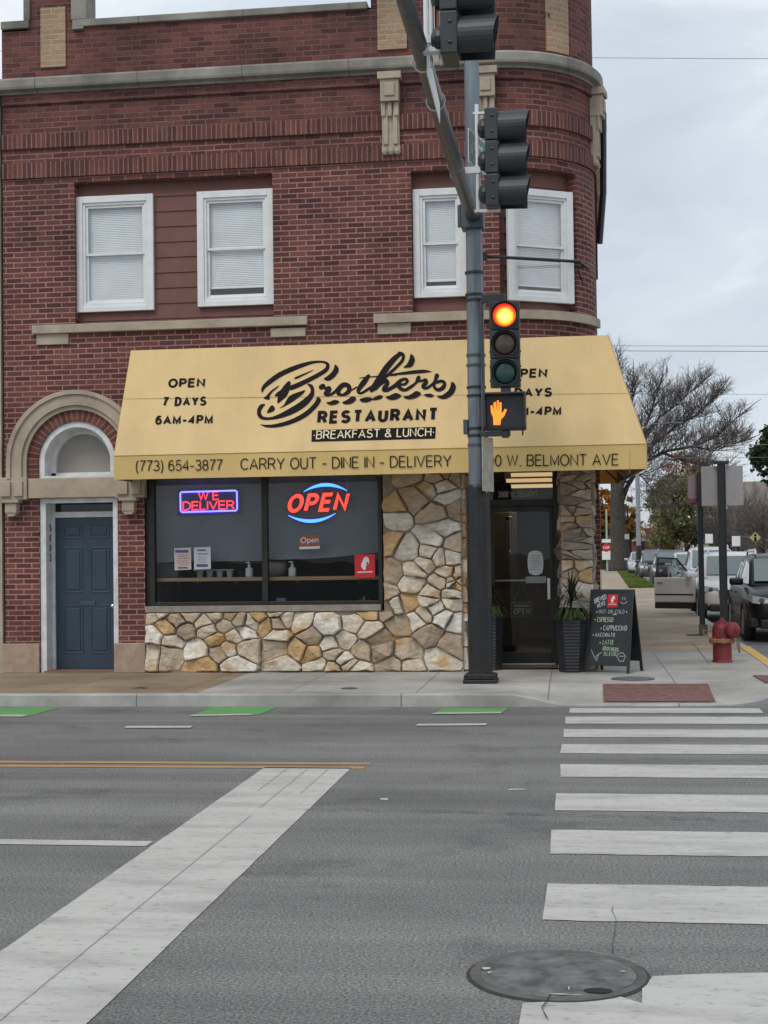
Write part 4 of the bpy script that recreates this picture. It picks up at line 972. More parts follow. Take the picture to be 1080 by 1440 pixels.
M_TUBE = emit('tube_light', (1, .68, .34), .75)
for k, (px, py, hw) in enumerate(((748, 668, .30), (744, 676, .34), (750, 684, .34))):
    y = YF+1.6+k*.75; p = F(px, py, y); b = MB(); b.box(p.x-hw, p.x+hw, y-.05, y+.05, p.z-.02, p.z+.03)
    o = b.build('ceiling_light', M_TUBE); tag(o, ('upper', 'middle', 'lowest')[k]+' of the three warm ceiling strip lights seen over the door', 'ceiling light', 'ceiling strip lights inside'); d = MB(); d.box(p.x-hw-.02, p.x+hw+.02, y-.08, y+.08, p.z+.031, ZT-.006); d.build('housing', M_SIGNW, o)
    ld = bpy.data.lights.new('strip_light', 'AREA'); ld.shape = 'RECTANGLE'; ld.size = 2*hw; ld.size_y = .12; ld.energy = 6; ld.color = (1, .74, .42); lo_ = bpy.data.objects.new('strip_light', ld); COL.objects.link(lo_); lo_.parent = o; lo_.location = (p.x, y, p.z-.04)
# entrance door
yd = YF+1.0; ex0, ex1 = XP1+.02, cx0
zt1, zd = fz(735, 683, yd), fz(735, 703, yd)
ztt = fz(735, 683, yd)
b = MB(); xa, xb = fx(680, 800, yd), fx(779, 800, yd)
b.box(ex0-.02, ex0+.10, yd-.04, yd+.08, .14, ZT); b.box(fx(684, 800, yd), fx(690, 800, yd), yd-.04, yd+.08, .14, ZT)
b.box(xb, ex1+.03, yd-.05, yd+.08, .14, ZT); b.box(ex0+.10, xb, yd-.04, yd+.08, fz(735, 712, yd), fz(735, 702, yd)); b.box(ex0+.10, xb, yd-.04, yd+.08, ZT-.1, ZT)
en = b.build('entrance_frame', M_BRONZE, BLD, bevel=.004)
xl = fx(690, 800, yd); zdt = fz(735, 712, yd)-.005
b = MB(); k = .055
b.box(xl+.005, xl+k, yd-.02, yd+.025, .17, zdt); b.box(xb-k, xb-.005, yd-.02, yd+.025, .17, zdt); b.box(xl+k, xb-k, yd-.02, yd+.025, zdt-.07, zdt); b.box(xl+k, xb-k, yd-.02, yd+.025, .17, .33)
ed = b.build('entrance_door', M_BRONZE, BLD, bevel=.004)
b = MB(); b.quad((xl+k, yd, .33), (xb-k, yd, .33), (xb-k, yd, zdt-.07), (xl+k, yd, zdt-.07)); b.build('pane', M_DGLASS, ed)
b = MB(); b.box(xl-.02, xb, yd-.05, yd+.06, .14, .175); b.build('threshold', M_ALU, ed)
b = MB(); za, zb2 = fz(772, 843, yd), fz(772, 813, yd); hx = fx(772, 828, yd); b.box(hx-.022, hx+.022, yd-.065, yd-.04, za, zb2); b.box(hx-.012, hx+.012, yd-.04, yd-.018, za+.04, za+.07); b.box(hx-.012, hx+.012, yd-.04, yd-.018, zb2-.07, zb2-.04); b.build('pull_handle', M_ALU, ed, bevel=.005)
b = MB(); b.box(fx(739, 815, yd), fx(768, 815, yd), yd+.026, yd+.07, fz(750, 820, yd), fz(750, 811, yd)); b.box(xl+k, fx(739, 815, yd), yd+.03, yd+.05, fz(750, 817, yd), fz(750, 815, yd)); b.build('push_bar', M_ALU, ed)
b = MB(); b.quad((ex0+.1, yd, fz(735, 702, yd)), (xb, yd, fz(735, 702, yd)), (xb, yd, ZT-.1), (ex0+.1, yd, ZT-.1)); b.quad((ex0+.1, yd, .14), (fx(684, 800, yd), yd, .14), (fx(684, 800, yd), yd, zdt), (ex0+.1, yd, zdt)); b.build('pane', M_DGLASS, en)
b = MB(); A, B_, D_ = (F(x, y, yd-.002) for x, y in ((700, 700), (757, 698.5), (700, 691))); sign(b, '3000 W. BELMONT', A, B_, D_, .15); b.build('address_lettering', pm('grey_vinyl', (.36, .36, .35), .6), en)
# intercom box beside the door
b = MB(); p = F(788, 806, yd-.06); b.box(p.x-.045, p.x+.045, yd-.10, yd-.052, p.z-.06, p.z+.06); ic = b.build('intercom', pm('intercom_grey', (.33, .33, .35), .5), BLD, bevel=.006)
b = MB(); b.lathe((0, 0, 0), [(.02, 0), (.018, .01), (0, .012)], 12, M=Tr((p.x, yd-.10, p.z))@Matrix.Rotation(pi/2, 4, 'X')); b.build('button', M_SIGNW, ic)
# neighbour at the left edge
NB = thing('neighbour_building', (-11, YF, .14), 'pale limestone building adjoining at the far left edge', 'building')
b = MB(); b.box(-20, XL-.03, YF-.03, YF+10, .14, 8.4); b.build('wall', M_STONE, NB)
b = MB(); b.box(-20, XL-.03, YF-.2, YF-.031, 8.1, 8.4); b.build('cornice', M_GSTONE, NB, bevel=.01)
for x in (-18.5, -15.5, -12): b = MB(); b.box(x, x+1.2, YF-.06, YF-.031, 5, 6.8); b.build('window', M_CGL, NB)
# ------------------------------------------------------------------ awning
PA = .82; YV = YF-PA
azt = F(520, 482.5).z; azc = F(535, 632.5, YV).z; azb = F(535, 667, YV).z
AL = (fx(185, 490)+fx(160, 650, YV))/2; AR0 = fx(855, 473); AR1 = fx(909.5, 645, YV)
AB = 22.8                                     # how far it runs up the side street
AW = thing('awning', (-2.7, YF, azb), 'long yellow canvas awning with black script lettering over the storefront', 'awning')
A1, A2 = Vector((AL, YF-.03, azt)), Vector((AR0, YF-.03, azt)); B1, B2 = Vector((AL, YV, azc)), Vector((AR1, YV, azc))
SD = -.235
def fabric_sheet(b, a0, a1, b0, b1, nu, nv, sag, n):
    """quad a0-a1 (top) to b0-b1 (bottom) with a slight sag between its frame ribs"""
    P = []
    for j in range(nv+1):
        for i in range(nu+1):
            u, v = i/nu, j/nv; p = (a0.lerp(a1, u)).lerp(b0.lerp(b1, u), v)
            q = abs(sin(pi*u*6))*sin(pi*v)*sag+ .002*noise.noise(p*2.2)*sin(pi*v)
            P.append(p-n*q)
    for j in range(nv):
        for i in range(nu):
            k = j*(nu+1)+i; b.quad(P[k+nu+1], P[k+nu+2], P[k+1], P[k])
nsl = (B2-B1).cross(A1-B1).normalized()
b = MB(); fabric_sheet(b, A1, A2, B1, B2, 72, 14, .003, nsl)
Ab, Bb = Vector((AR0+SD, AB, azt)), Vector((AR1+SD, AB, azc)); fabric_sheet(b, A2, Ab, B2, Bb, 30, 8, .010, Vector((1, 0, .4)).normalized())
b.add([A1, B1, (AL, YF-.03, azc)], [(0, 1, 2)]); b.build('canopy', M_AWN, AW, smooth=True)
b = MB(); V1, V2 = Vector((AL, YV, azb)), Vector((AR1, YV, azb)); fabric_sheet(b, B1, B2, V1, V2, 72, 4, .001, Vector((0, -1, 0)))
Vb = Vector((AR1+SD, AB, azb)); fabric_sheet(b, B2, Bb, V2, Vb, 30, 3, .003, Vector((1, 0, 0)))
lb = MB(); q_ = Vector((-.02, .02, 0)); lb.quad(V2+q_, Vb+q_, Bb+q_, B2+q_); lb.build('valance_inner_shade', pm('valance_shade_grey', (.42, .39, .36), .8, .06, 5), AW)  # shade on the inner valance face, put into its grey colour
b.add([B1, V1, (AL, YF-.03, azb), (AL, YF-.03, azc)], [(0, 1, 2, 3)])
b.build('valance', M_AWN2, AW, smooth=True)
b = MB(); b.quad((AR0-.5, AB-.01, azb), (AR1+SD-.01, AB-.01, azb), (AR1+SD-.01, AB-.01, azc), (AR0+SD, AB-.01, azt)); b.build('end_panel', fabric('backlit_canvas', (.55, .26, .06), .3), AW)  # orange of daylight shining through the canvas, put into its colour
b = MB()
for x in [AL+.02+(AR1-AL-.06)*i/6 for i in range(7)]:
    xt = min(x, AR0-.03); b.tube([(xt, YF-.05, azt-.10), (x, YV+.05, azc-.07), (x, YV+.05, azb+.02)], .014, 6); b.tube([(x, YV+.03, azb+.02), (x, YF-.04, azb+.02)], .016, 6)
b.tube([(AL+.02, YV+.03, azb+.02), (AR1-.03, YV+.03, azb+.02)], .016, 6); b.tube([(AR1-.03, YV+.03, azb+.02), (AR1+SD-.03, AB-.05, azb+.02)], .016, 6)
for y in (YF+.5, YF+1.7, YF+2.9): x = AR1-.05+SD*(y-YV)/(AB-YV); b.tube([(x, y, azb+.02), (x-.5, y+.3, azb+.55)], .014, 6)
b.build('frame', pm('awning_steel', (.12, .11, .10), .6, .2, 6), AW)
# seams of the canvas
b = MB()
def slope_pt(px, py, lift=.006): return PL(px, py, B1, nsl)+nsl*lift
for q in (((173, 561), (889, 553)), ):
    P = [slope_pt(q[0][0]+(q[1][0]-q[0][0])*i/30, q[0][1]+(q[1][1]-q[0][1])*i/30, .002) for i in range(31)]
    b.tube(P, .0035, 4)
for px in (886,): b.tube([F(px, 634+(665-634)*i/4, YV-.003) for i in range(5)], .003, 4)
b.tube([B1+Vector((0, -.003, 0)), B2+Vector((.002, -.003, 0))], .006, 5); b.tube([A2, B2, V2], .007, 5)
b.build('canvas_seam', pm('seam_canvas', (.52, .36, .14), .7, .05), AW)
b = MB()
def stext(t, xl, xr, yl, yr, hl, off, lift=.005, space=1.0):
    """text on the sloping canvas: baseline (xl,yl)-(xr,yr), cap height hl, photo pixels"""
    A, B_ = slope_pt(xl, yl, 0), slope_pt(xr, yr, 0); D_ = slope_pt(xl+hl*.10, yl-hl, 0)
    b = MB(); sign(b, t, A, B_, D_, off, lift); b.build('slogan_lettering', M_INK, AW)
for t, xl, xr, yb, h in (('OPEN', 236, 288, 545.5, 13), ('7 DAYS', 228, 290, 571.5, 13), ('6AM-4PM', 218, 299, 597.5, 13)): stext(t, xl, xr, yb, yb-.8, h, .215)
for t, xl, xr, yb, h in (('OPEN', 715, 769, 532, 13), ('7 DAYS', 703, 776, 559, 13), ('6AM-4PM', 706, 789, 585.5, 13)): stext(t, xl, xr, yb, yb-.8, h, .215)
stext('RESTAURANT', 445.5, 616, 596.5, 592, 18.5, .235)
# the script logo, traced as brush shapes lying on the canvas
LG = MB(); lift = [.005]
def lp(p, crop):
    ox, oy, k = crop; return (ox+p[0]/k, oy+p[1]/k)
C1, C2, C3 = (356, 490, 9.0), (446, 490, 9.0), (546, 490, 9.818)
def lpoly(pts, crop):
    lift[0] += .00009
    # smooth the outline a little
    q = []; n = len(pts)
    for i in range(n):
        a, c = Vector(pts[i]), Vector(pts[(i+1) % n]); q += [a.lerp(c, .22), a.lerp(c, .78)]
    P = [slope_pt(*lp(p, crop), lift[0]) for p in q]; LG.add(P, [tuple(range(len(P)-1, -1, -1))])
def lstroke(pts, crop):
    """pts: (x, y, width) brush stroke"""
    pts = [(lp(p, crop)[0], lp(p, crop)[1], p[2]/crop[2]) for p in pts]
    q = []
    for i in range(len(pts)-1):
        p0 = pts[max(i-1, 0)]; p1 = pts[i]; p2 = pts[i+1]; p3 = pts[min(i+2, len(pts)-1)]
        for k in range(5):
            t = k/5
            q.append(tuple(.5*((2*p1[c])+(-p0[c]+p2[c])*t+(2*p0[c]-5*p1[c]+4*p2[c]-p3[c])*t*t+(-p0[c]+3*p1[c]-3*p2[c]+p3[c])*t**3) for c in range(3)))
    q.append(pts[-1]); lift[0] += .00009; Lh, Rh = [], []
    for i, (x, y, w_) in enumerate(q):
        a, c = q[max(i-1, 0)], q[min(i+1, len(q)-1)]; d = Vector((c[0]-a[0], c[1]-a[1]))
        d = d.normalized() if d.length > 1e-6 else Vector((1, 0)); n_ = Vector((-d.y, d.x))*max(w_, .3)/2
        Lh.append((x+n_.x, y+n_.y)); Rh.append((x-n_.x, y-n_.y))
    for i in range(len(q)-1):
        LG.add([slope_pt(*p, lift[0]+.00001*(i % 8)) for p in (Lh[i], Lh[i+1], Rh[i+1], Rh[i])], [(0, 1, 2, 3)])
    for (x, y, w_) in (q[0], q[-1]):
        if w_ > 2:
            lift[0] += .00009; LG.add([slope_pt(x+w_/2*cos(2*pi*i/14), y-w_/2*sin(2*pi*i/14), lift[0]) for i in range(14)], [tuple(range(14))])
lstroke([(118,560,8),(118,525,34),(150,475,48),(205,428,58),(320,345,64),(450,280,62),(600,222,54),(740,180,36),(850,170,26),(915,180,30),(945,212,44),(925,270,50),(840,328,52),(740,382,54),(640,432,58),(540,478,62),(480,500,60)], C1)
lstroke([(452,440,50),(425,500,90),(378,580,105),(340,640,66),(318,684,26)], C1)
lstroke([(275,605,16),(320,578,50),(380,545,60)], C1)
lstroke([(690,452,16),(735,480,44),(752,530,44),(740,590,60),(680,662,80),(580,740,86),(450,812,78),(330,862,54),(220,888,34),(130,885,40),(84,850,50),(76,790,50),(104,735,50),(150,708,14)], C1)
lpoly([(510,375),(640,320),(800,258),(660,335),(540,395)], C1)
lpoly([(665,525),(570,555),(470,592),(430,640),(390,720),(325,762),(375,748),(480,690),(600,605),(650,555)], C1)
lpoly([(340,460),(220,540),(170,600),(120,632),(210,658),(212,595),(250,545),(305,505)], C1)
lpoly([(165,828),(210,740),(240,718),(270,738),(280,780),(240,806)], C1)
lpoly([(80,955),(130,970),(260,965),(420,925),(560,865),(680,790),(780,690),(815,605),(868,650),(820,735),(700,852),(560,932),(400,987),(250,1008),(150,1000)], C1)
lpoly([(1035,195),(1080,240),(1085,290),(1040,360),(960,418),(880,390),(960,340),(1020,270)], C1)
lstroke([(52,492,62),(80,468,40),(105,512,34),(150,500,46),(150,535,56),(112,570,60),(120,594,34),(170,588,32),(225,550,34),(262,512,40)], C2)
lstroke([(320,592,30),(268,572,50),(280,510,62),(335,462,60),(398,478,56),(402,540,58),(345,585,40),(310,592,30)], C2)
lstroke([(400,520,26),(440,526,18),(505,488,16)], C2)
lstroke([(650,352,46),(600,420,70),(540,500,60),(520,552,38),(560,568,32),(640,522,36),(710,476,34)], C2)
lstroke([(528,377,6),(620,366,12),(740,358,14),(900,343,20),(1000,335,22)], C2)
lstroke([(20,366,14),(200,346,36),(380,326,46),(510,318,40),(604,325,3)], C3)
lstroke([(1060,66,46),(985,125,64),(885,240,78),(795,380,82),(725,490,78),(690,535,50)], C2)
lstroke([(150,66,40),(205,90,44),(196,165,42),(112,260,42),(20,345,38),(-60,425,30),(-100,470,26)], C3)
lstroke([(745,525,20),(800,455,40),(868,412,52),(892,445,46),(856,500,60),(842,532,40),(890,535,34),(960,500,30),(1040,455,36)], C2)
lstroke([(0,566,36),(90,512,42),(170,445,44),(236,424,36),(264,452,40),(230,495,34),(165,500,30)], C3)
lstroke([(165,455,40),(138,500,52),(168,555,52),(230,577,40),(300,540,42),(372,488,34),(400,450,40)], C3)
lstroke([(420,405,54),(405,445,46),(462,450,30),(515,438,46),(520,475,56),(485,525,60),(500,552,36),(545,545,36),(605,500,34),(650,450,34)], C3)
lstroke([(672,380,62),(655,430,44),(650,470,44),(735,455,42),(778,485,46),(755,545,58),(690,575,46),(640,545,40),(632,500,40)], C3)
for q in ([(110,680),(160,682),(220,650),(292,672),(250,706),(190,722),(140,712)], [(310,686),(380,655),(450,602),(505,640),(450,696),(390,712),(340,706)], [(530,645),(620,618),(700,626),(690,666),(620,690),(560,682)], [(690,642),(790,588),(842,610),(800,650),(700,662)], [(860,617),(930,600),(1000,562),(1062,600),(1010,642),(950,657),(890,642)]): lpoly(q, C2)
for q in ([(-30,680),(40,645),(110,612),(192,655),(130,702),(50,718),(0,706)], [(200,672),(300,650),(390,582),(464,625),(400,682),(300,707),(240,697)], [(480,640),(580,622),(642,660),(590,680),(530,672)], [(660,667),(740,655),(830,590),(860,530),(872,456),(922,490),(938,550),(902,632),(840,682),(770,705),(720,697)], [(308,72),(355,110),(372,170),(330,262),(195,274),(260,225),(295,150)]): lpoly(q, C3)
P = [slope_pt(*p, .0045) for p in ((438, 621.5), (612, 617), (613, 600.5), (438.5, 605))]; LG.add(P, [(0, 1, 2, 3)])
LG.build('script_lettering', M_INK, AW)
b = MB(); sign(b, '·BREAKFAST & LUNCH·', slope_pt(440, 618.2, 0), slope_pt(611, 614, 0), slope_pt(441, 606, 0), .115, .0075); b.build('cream_lettering', M_CREAM, AW)
b = MB()
def vtext(t, xl, xr, yl, yr, h, off=.098):
    A, B_, D_ = F(xl, yl, YV-.007), F(xr, yr, YV-.007), F(xl, yl-h, YV-.007); b = MB(); sign(b, t, A, B_, D_, off); b.build('valance_lettering', M_INK, AW)
vtext('(773) 654-3877', 191, 313, 663, 661.5, 15.5); vtext('CARRY OUT - DINE IN - DELIVERY', 338, 635, 661, 656.5, 16.5); vtext('3000 W. BELMONT AVE', 664, 870, 656.5, 654.5, 16.5)
# ------------------------------------------------------------------ things in the shop window
ys = YF+.30
b = MB()
def shade_sheet(b, x0, x1, zl, zr, ztop, bow, seed):
    n = 24; r = random.Random(seed)
    for i in range(n):
        q = []
        for k in (i, i+1):
            f = k/n; q.append((x0+(x1-x0)*f, zl+(zr-zl)*f))
        b.quad((q[0][0], ys+.01*sin(i*.7), q[0][1]), (q[1][0], ys+.01*sin(i*.7+.7), q[1][1]), (q[1][0], ys, ztop), (q[0][0], ys, ztop))
shade_sheet(b, XW0, fx(372, 785, ys), fz(215, 789, ys), fz(372, 786, ys), ZT-.02, 0, 1)
x0, x1 = XW0, fx(372, 785, ys); b.box(x0, x1, ys-.012, ys+.012, fz(290, 789, ys)-.006, fz(290, 786, ys)+.004)
o = b.build('roller_shade', M_SHADE); tag(o, 'grey roller shade pulled low behind the left window pane', 'window shade')
b = MB(); xs = [372, 390, 410, 430, 450, 475, 500, 520, 534]; ye = [787, 787, 786.5, 786, 785, 783, 780, 778, 776]
yt2 = [785, 774, 769, 767, 765, 764, 763, 767, 770]
for i in range(8):
    a, c = [F(xs[k], ye[k], ys-.02) for k in (i, i+1)], [F(xs[k], yt2[k], ys+.04) for k in (i, i+1)]
    b.quad(a[0], a[1], c[1], c[0]); b.quad(c[0], c[1], (c[1].x, ys+.02, ZT-.02), (c[0].x, ys+.02, ZT-.02))
o = b.build('roller_shade', M_SHADE, smooth=False); tag(o, 'grey shade sagging in a curved fold behind the right window pane', 'window shade')
yc = YF+.20; zc = fz(370, 811.5, yc)
b = MB(); b.box(XW0, XW1, yc, yc+.42, zc-.05, zc); ct = b.build('window_counter', M_WOOD, bevel=.004); tag(ct, 'long pale wooden counter board behind the shop window', 'counter')
b = MB()
for px in (250, 277, 331, 418, 505): x = fx(px, 820, yc); b.box(x-.015, x+.015, yc+.03, yc+.36, zc-.09, zc-.0505)
b.box(XW0+.09, XW0+.115, yc+.02, yc+.05, .16, zc-.0505); b.box(XW1-.1, XW1-.07, yc+.3, yc+.33, .16, zc-.0505); b.build('bracket', M_BRONZE, ct)
yi = yc+.12
def bottle(px, label):
    x = fx(px, 805, yi); b = MB(); b.lathe((x, yi, zc), [(.05, 0), (.054, .01), (.054, .10), (.046, .125), (.02, .135), (.02, .15)], 18)
    o = b.build('soap_bottle', pm('bottle_white', (.62, .62, .60), .4, .05, 5), smooth=True); tag(o, label, 'bottle', 'white pump bottles on the counter')
    d = MB(); d.lathe((x, yi, zc+.15), [(.022, 0), (.022, .02), (.008, .022), (.008, .05), (.016, .052), (.014, .062), (0, .064)], 12); d.box(x-.045, x, yi-.008, yi+.008, zc+.195, zc+.21); d.build('pump', M_SIGNW, o)
bottle(350.5, 'white pump bottle on the counter left of the window mullion'); bottle(411, 'white pump bottle on the counter right of the window mullion')
x = fx(387, 800, yi+.12); b = MB(); b.lathe((x, yi+.14, zc), [(.06, 0), (.12, .03), (.16, .09), (.17, .15), (.16, .20), (.14, .21)], 24); o = b.build('large_bowl', pm('bowl_pink', (.23, .18, .17), .6, .2, 3), smooth=True); tag(o, 'big dusky round pot behind the window mullion', 'pot')
x = fx(237, 800, yi+.1); b = MB(); b.box(x-.20, x+.16, yi+.02, yi+.28, zc, zc+.22); o = b.build('storage_tub', pm('tub_grey', (.10, .10, .10), .6, .2, 5), bevel=.02); tag(o, 'grey plastic tub on the counter behind the flyers', 'tub')
b = MB(); b.box(x-.19, x+.10, yi+.05, yi+.25, zc+.235, zc+.33); d = b.build('folded_cloth', pm('teal_cloth', (.03, .12, .15), .8, .3, 9), bevel=.03); tag(d, 'teal folded cloth lying on the grey tub', 'cloth')
b = MB(); b.box(x-.21, x+.17, yi+.01, yi+.29, zc+.221, zc+.234); b.build('lid', pm('tub_lid', (.18, .19, .19), .5, .1, 5), o, bevel=.004)
b = MB()
for k in range(4): b.lathe((fx(281+k*14, 802, yi+.1), yi+.1, zc), [(.038, 0), (.05, .09), (.055, .095)], 14)
b.box(fx(273, 795, yi+.1), fx(330, 795, yi+.1), yi+.03, yi+.17, zc+.096, zc+.112); o = b.build('egg_tray', pm('tray_white', (.42, .43, .42), .6, .08, 5), bevel=.004); tag(o, 'pale moulded tray on the counter below the right flyer', 'tray')
def leafplant(b, c, n, r, h, seed, w=.02, droop=.3, cols=((.03, .06, .02), (.05, .09, .03))):
    q = random.Random(seed)
    for i in range(n):
        a = q.random()*6.28; l = r*q.uniform(.6, 1.1); hh = h*q.uniform(.5, 1.1); t = q.random(); b.tint = tuple(cols[0][k]+(cols[1][k]-cols[0][k])*t for k in range(3))
        d = Vector((cos(a), sin(a), 0)); s_ = Vector((-sin(a), cos(a), 0)); P = [Vector(c)+d*l*f+Vector((0, 0, hh*(f*1.6-f*f*(.6+droop*2)))) for f in (0, .35, .7, 1)]
        W_ = [w*.5, w, w*.7, .002]
        V = []
        for p, ww in zip(P, W_): V += [p-s_*ww, p+s_*ww]
        b.add(V, [(0, 1, 3, 2), (2, 3, 5, 4), (4, 5, 7, 6)])
x = fx(338, 800, yi+.1); b = MB(); b.lathe((x, yi+.16, zc), [(.05, 0), (.07, .09)], 14); o = b.build('pot_plant', M_BLACKM); tag(o, 'small dark leafy pot plant on the counter beside the bottle', 'plant'); d = MB(); leafplant(d, (x, yi+.16, zc+.08), 60, .16, .16, 3, .03); d.build('leaves', M_LEAF, o)
x, z = fx(396, 845, YF+.7), .16
b = MB(); p = F(396, 846, YF+.5); b.box(p.x-.06, p.x+.06, YF+.45, YF+.55, p.z-.05, p.z+.05); b.box(p.x-.09, p.x+.09, YF+.40, YF+.60, .16, p.z-.05); o = b.build('table_box', pm('box_grey', (.30, .30, .30), .6, .2, 20)); tag(o, 'small grey box low behind the right pane', 'box')
for k, (px, h, c) in enumerate(((506, .10, (.15, .05, .02)), (512, .13, (.28, .28, .28)), (519, .09, (.25, .05, .05)))):
    p = F(px, 846, YF+.6); b = MB(); b.lathe((p.x, YF+.6, p.z-.05), [(.028, 0), (.03, .01), (.03, h*.6), (.014, h*.8), (.014, h)], 12); o = b.build('condiment_bottle', pm('cond%d' % k, c, .4)); tag(o, ('brown', 'grey', 'dark red')[k]+' condiment bottle low behind the right pane', 'bottle'); 
b = MB(); p = F(505, 849, YF+.6); b.box(p.x-.6, p.x+.3, YF+.35, YF+1.0, p.z-.09, p.z-.04); o = b.build('dining_table', pm('table_dark', (.03, .02, .015), .5)); tag(o, 'dark dining table just behind the right pane', 'table')
d = MB(); d.box(p.x-.04, p.x+.04, YF+.62, YF+.70, .16, p.z-.09); d.build('leg', M_BLACKM, o)
# neon signs
yn = YF+.22
E_BLUE = emit('neon_blue', (.15, .13, 1.0), 3.5); E_RED = emit('neon_red', (1, .035, .05), 2.4); E_LB = emit('neon_light_blue', (.07, .25, 1.0), 2.4); E_RED2 = emit('neon_scarlet', (1, .05, .03), 1.7)
o = thing('neon_sign', F(293, 706, yn), 'lit WE DELIVER neon sign in a blue border in the left pane', 'neon sign')
b = MB(); A = [F(x, y, yn) for x, y in ((249, 725), (337, 722), (336, 687), (249, 690))]; b.add([p+Vector((0, d, 0)) for d in (.03, .05) for p in A], [(0, 1, 2, 3), (7, 6, 5, 4), (0, 4, 5, 1), (1, 5, 6, 2), (2, 6, 7, 3), (3, 7, 4, 0)]); b.build('backing', pm('neon_glow_back', (.03, .02, .16), .6), o)  # blue glow of the tubes put into the backing's base colour
b = MB(); Q = [F(x, y, yn+.012) for x, y in ((254, 718.5), (256, 720.3), (332, 718), (333.5, 716), (333, 691), (331, 689.8), (255, 692), (253.5, 693.5))]; b.tube(Q+[Q[0]], .011, 8); b.build('blue_tube', E_BLUE, o)
b = MB(); sign(b, 'WE', F(278.5, 704, yn+.012), F(308, 703, yn+.012), F(278.5, 691.5, yn+.012), .13, .004, .4); sign(b, 'DELIVER', F(257, 718, yn+.012), F(330, 716.3, yn+.012), F(257, 705.3, yn+.012), .13, .006); b.build('red_tube', E_RED, o)
o = thing('neon_sign', F(448, 710, yn), 'lit red OPEN neon sign between two blue arcs in the right pane', 'neon sign')
b = MB()
def nstroke(b, pts, y, w, th=.02, nseg=40):
    for i in range(len(pts)-1):
        p, q = pts[i], pts[i+1]; b.quad(F(p[0], p[1]+p[2], y), F(q[0], q[1]+q[2], y), F(q[0], q[1]-q[2], y), F(p[0], p[1]-p[2], y))
def arc(x0, x1, y0, y1, bow, w):
    return [(x0+(x1-x0)*i/24, y0+(y1-y0)*i/24+bow*4*(i/24)*(1-i/24), .5+w*sin(pi*i/24)) for i in range(25)]
nstroke(b, arc(427, 488, 691.5, 690, -9, 1.9), yn, 1); nstroke(b, arc(405, 472, 724.5, 722, 9.5, 1.9), yn, 1); b.build('blue_tube', E_LB, o)
b = MB(); nstroke(b, arc(423, 491, 692.5, 691.5, -9, 3.8), yn+.02, 1); nstroke(b, arc(402, 475, 724, 721.5, 9.5, 3.8), yn+.02, 1)
b.build('backing', pm('neon_glow_back2', (.012, .02, .22), .5), o)
A, B_, D_ = F(402, 721.5, yn), F(486.5, 718.5, yn), F(408.5, 695, yn); b = MB(); sign(b, 'OPEN', A, B_, D_, .19, .014, .06); b.build('red_tube', E_RED2, o)
A, B_, D_ = F(400.5, 723.5, yn), F(489, 720.5, yn), F(407, 693.5, yn); b = MB(); sign(b, 'OPEN', A, B_, D_, .30, .002, .0); b.build('letter_rim', pm('neon_rim', (.10, .006, .008), .5), o)
b = MB()
for px in (452, 468, 488): b.tube([F(px, 693, yn+.03), F(px, 672, yn+.03)], .003, 5)
b.build('chain', M_ALU, o)
# flyers, cards and stickers on the glass
yg = YF+.112
def card(name, px, mat, label, cat, grp=None):
    b = MB(); A = [F(x, y, yg) for x, y in px]; b.add([p+Vector((0, d, 0)) for d in (0, .006) for p in A], [(0, 1, 2, 3), (7, 6, 5, 4), (0, 4, 5, 1), (1, 5, 6, 2), (2, 6, 7, 3), (3, 7, 4, 0)]); o = b.build(name, mat); tag(o, label, cat, grp); return o
M_PAPP = pm('flyer_pinkish', (.60, .50, .49), .7, .08, 25); M_PAPB = pm('flyer_bluish', (.56, .58, .64), .7, .08, 25); M_INKB = pm('flyer_blue_ink', (.09, .10, .24), .7, .3, 30); M_INKP = pm('flyer_red_ink', (.42, .24, .25), .7, .2, 30)
o = card('flyer', ((245.5, 802), (269, 801), (268.5, 770), (245, 771)), M_PAPP, 'pinkish white flyer on the left pane, left of the two', 'flyer')
b = MB(); r = random.Random(4)
def rows(b, x0, x1, y0, y1, n, frac, seed):
    r = random.Random(seed)
    for k in range(n):
        y = y0+(y1-y0)*(k+.5)/n; h = abs(y1-y0)/n*frac/2; xa = x0+r.uniform(0, .18)*(x1-x0); xb = x1-r.uniform(0, .18)*(x1-x0)
        b.quad(F(xa, y+h, yg-.002), F(xb, y+h, yg-.002), F(xb, y-h, yg-.002), F(xa, y-h, yg-.002))
rows(b, 246, 268, 773, 777.5, 1, .9, 1); rows(b, 247, 267, 797, 800, 1, .8, 2); b.build('blue_print', M_INKB, o); b = MB(); rows(b, 248, 267, 779, 795, 6, .4, 3); b.build('red_print', M_INKP, o)
o = card('flyer', ((273, 801), (296.5, 800), (296, 769), (272.5, 770)), M_PAPB, 'bluish white flyer on the left pane, right of the two', 'flyer')
b = MB(); rows(b, 274, 295, 793, 797.5, 1, .9, 5); rows(b, 274.5, 294.5, 778, 780, 1, .6, 6); rows(b, 277, 292, 771.5, 776, 1, .5, 8); b.build('blue_print', M_INKB, o); b = MB(); rows(b, 277, 291, 782, 792, 5, .35, 7); b.build('grey_print', pm('flyer_grey_ink', (.33, .34, .40), .7), o)
o = card('open_card', ((420.5, 773), (450.5, 772), (450, 752.5), (420, 753.5)), M_TERRA, 'small brick-red card reading Open on the right pane', 'sign')
b = MB(); text(b, 'Open', F(422.5, 766.5, yg-.001), F(448, 765.2, yg-.001), F(422.5, 755.8, yg-.001), .003, .01); b.build('lettering', M_SIGNW, o); b = MB(); b.quad(*[F(x, y, yg-.003) for x, y in ((421.2, 772.4), (449.7, 771.4), (449.6, 768), (421, 769))]); b.build('white_strip', M_SIGNW, o)
o = card('red_sticker', ((499, 813), (527.5, 812), (527, 779), (498.5, 780)), M_LOGOR, 'square red coffee sticker with white emblem in the window corner', 'sticker')
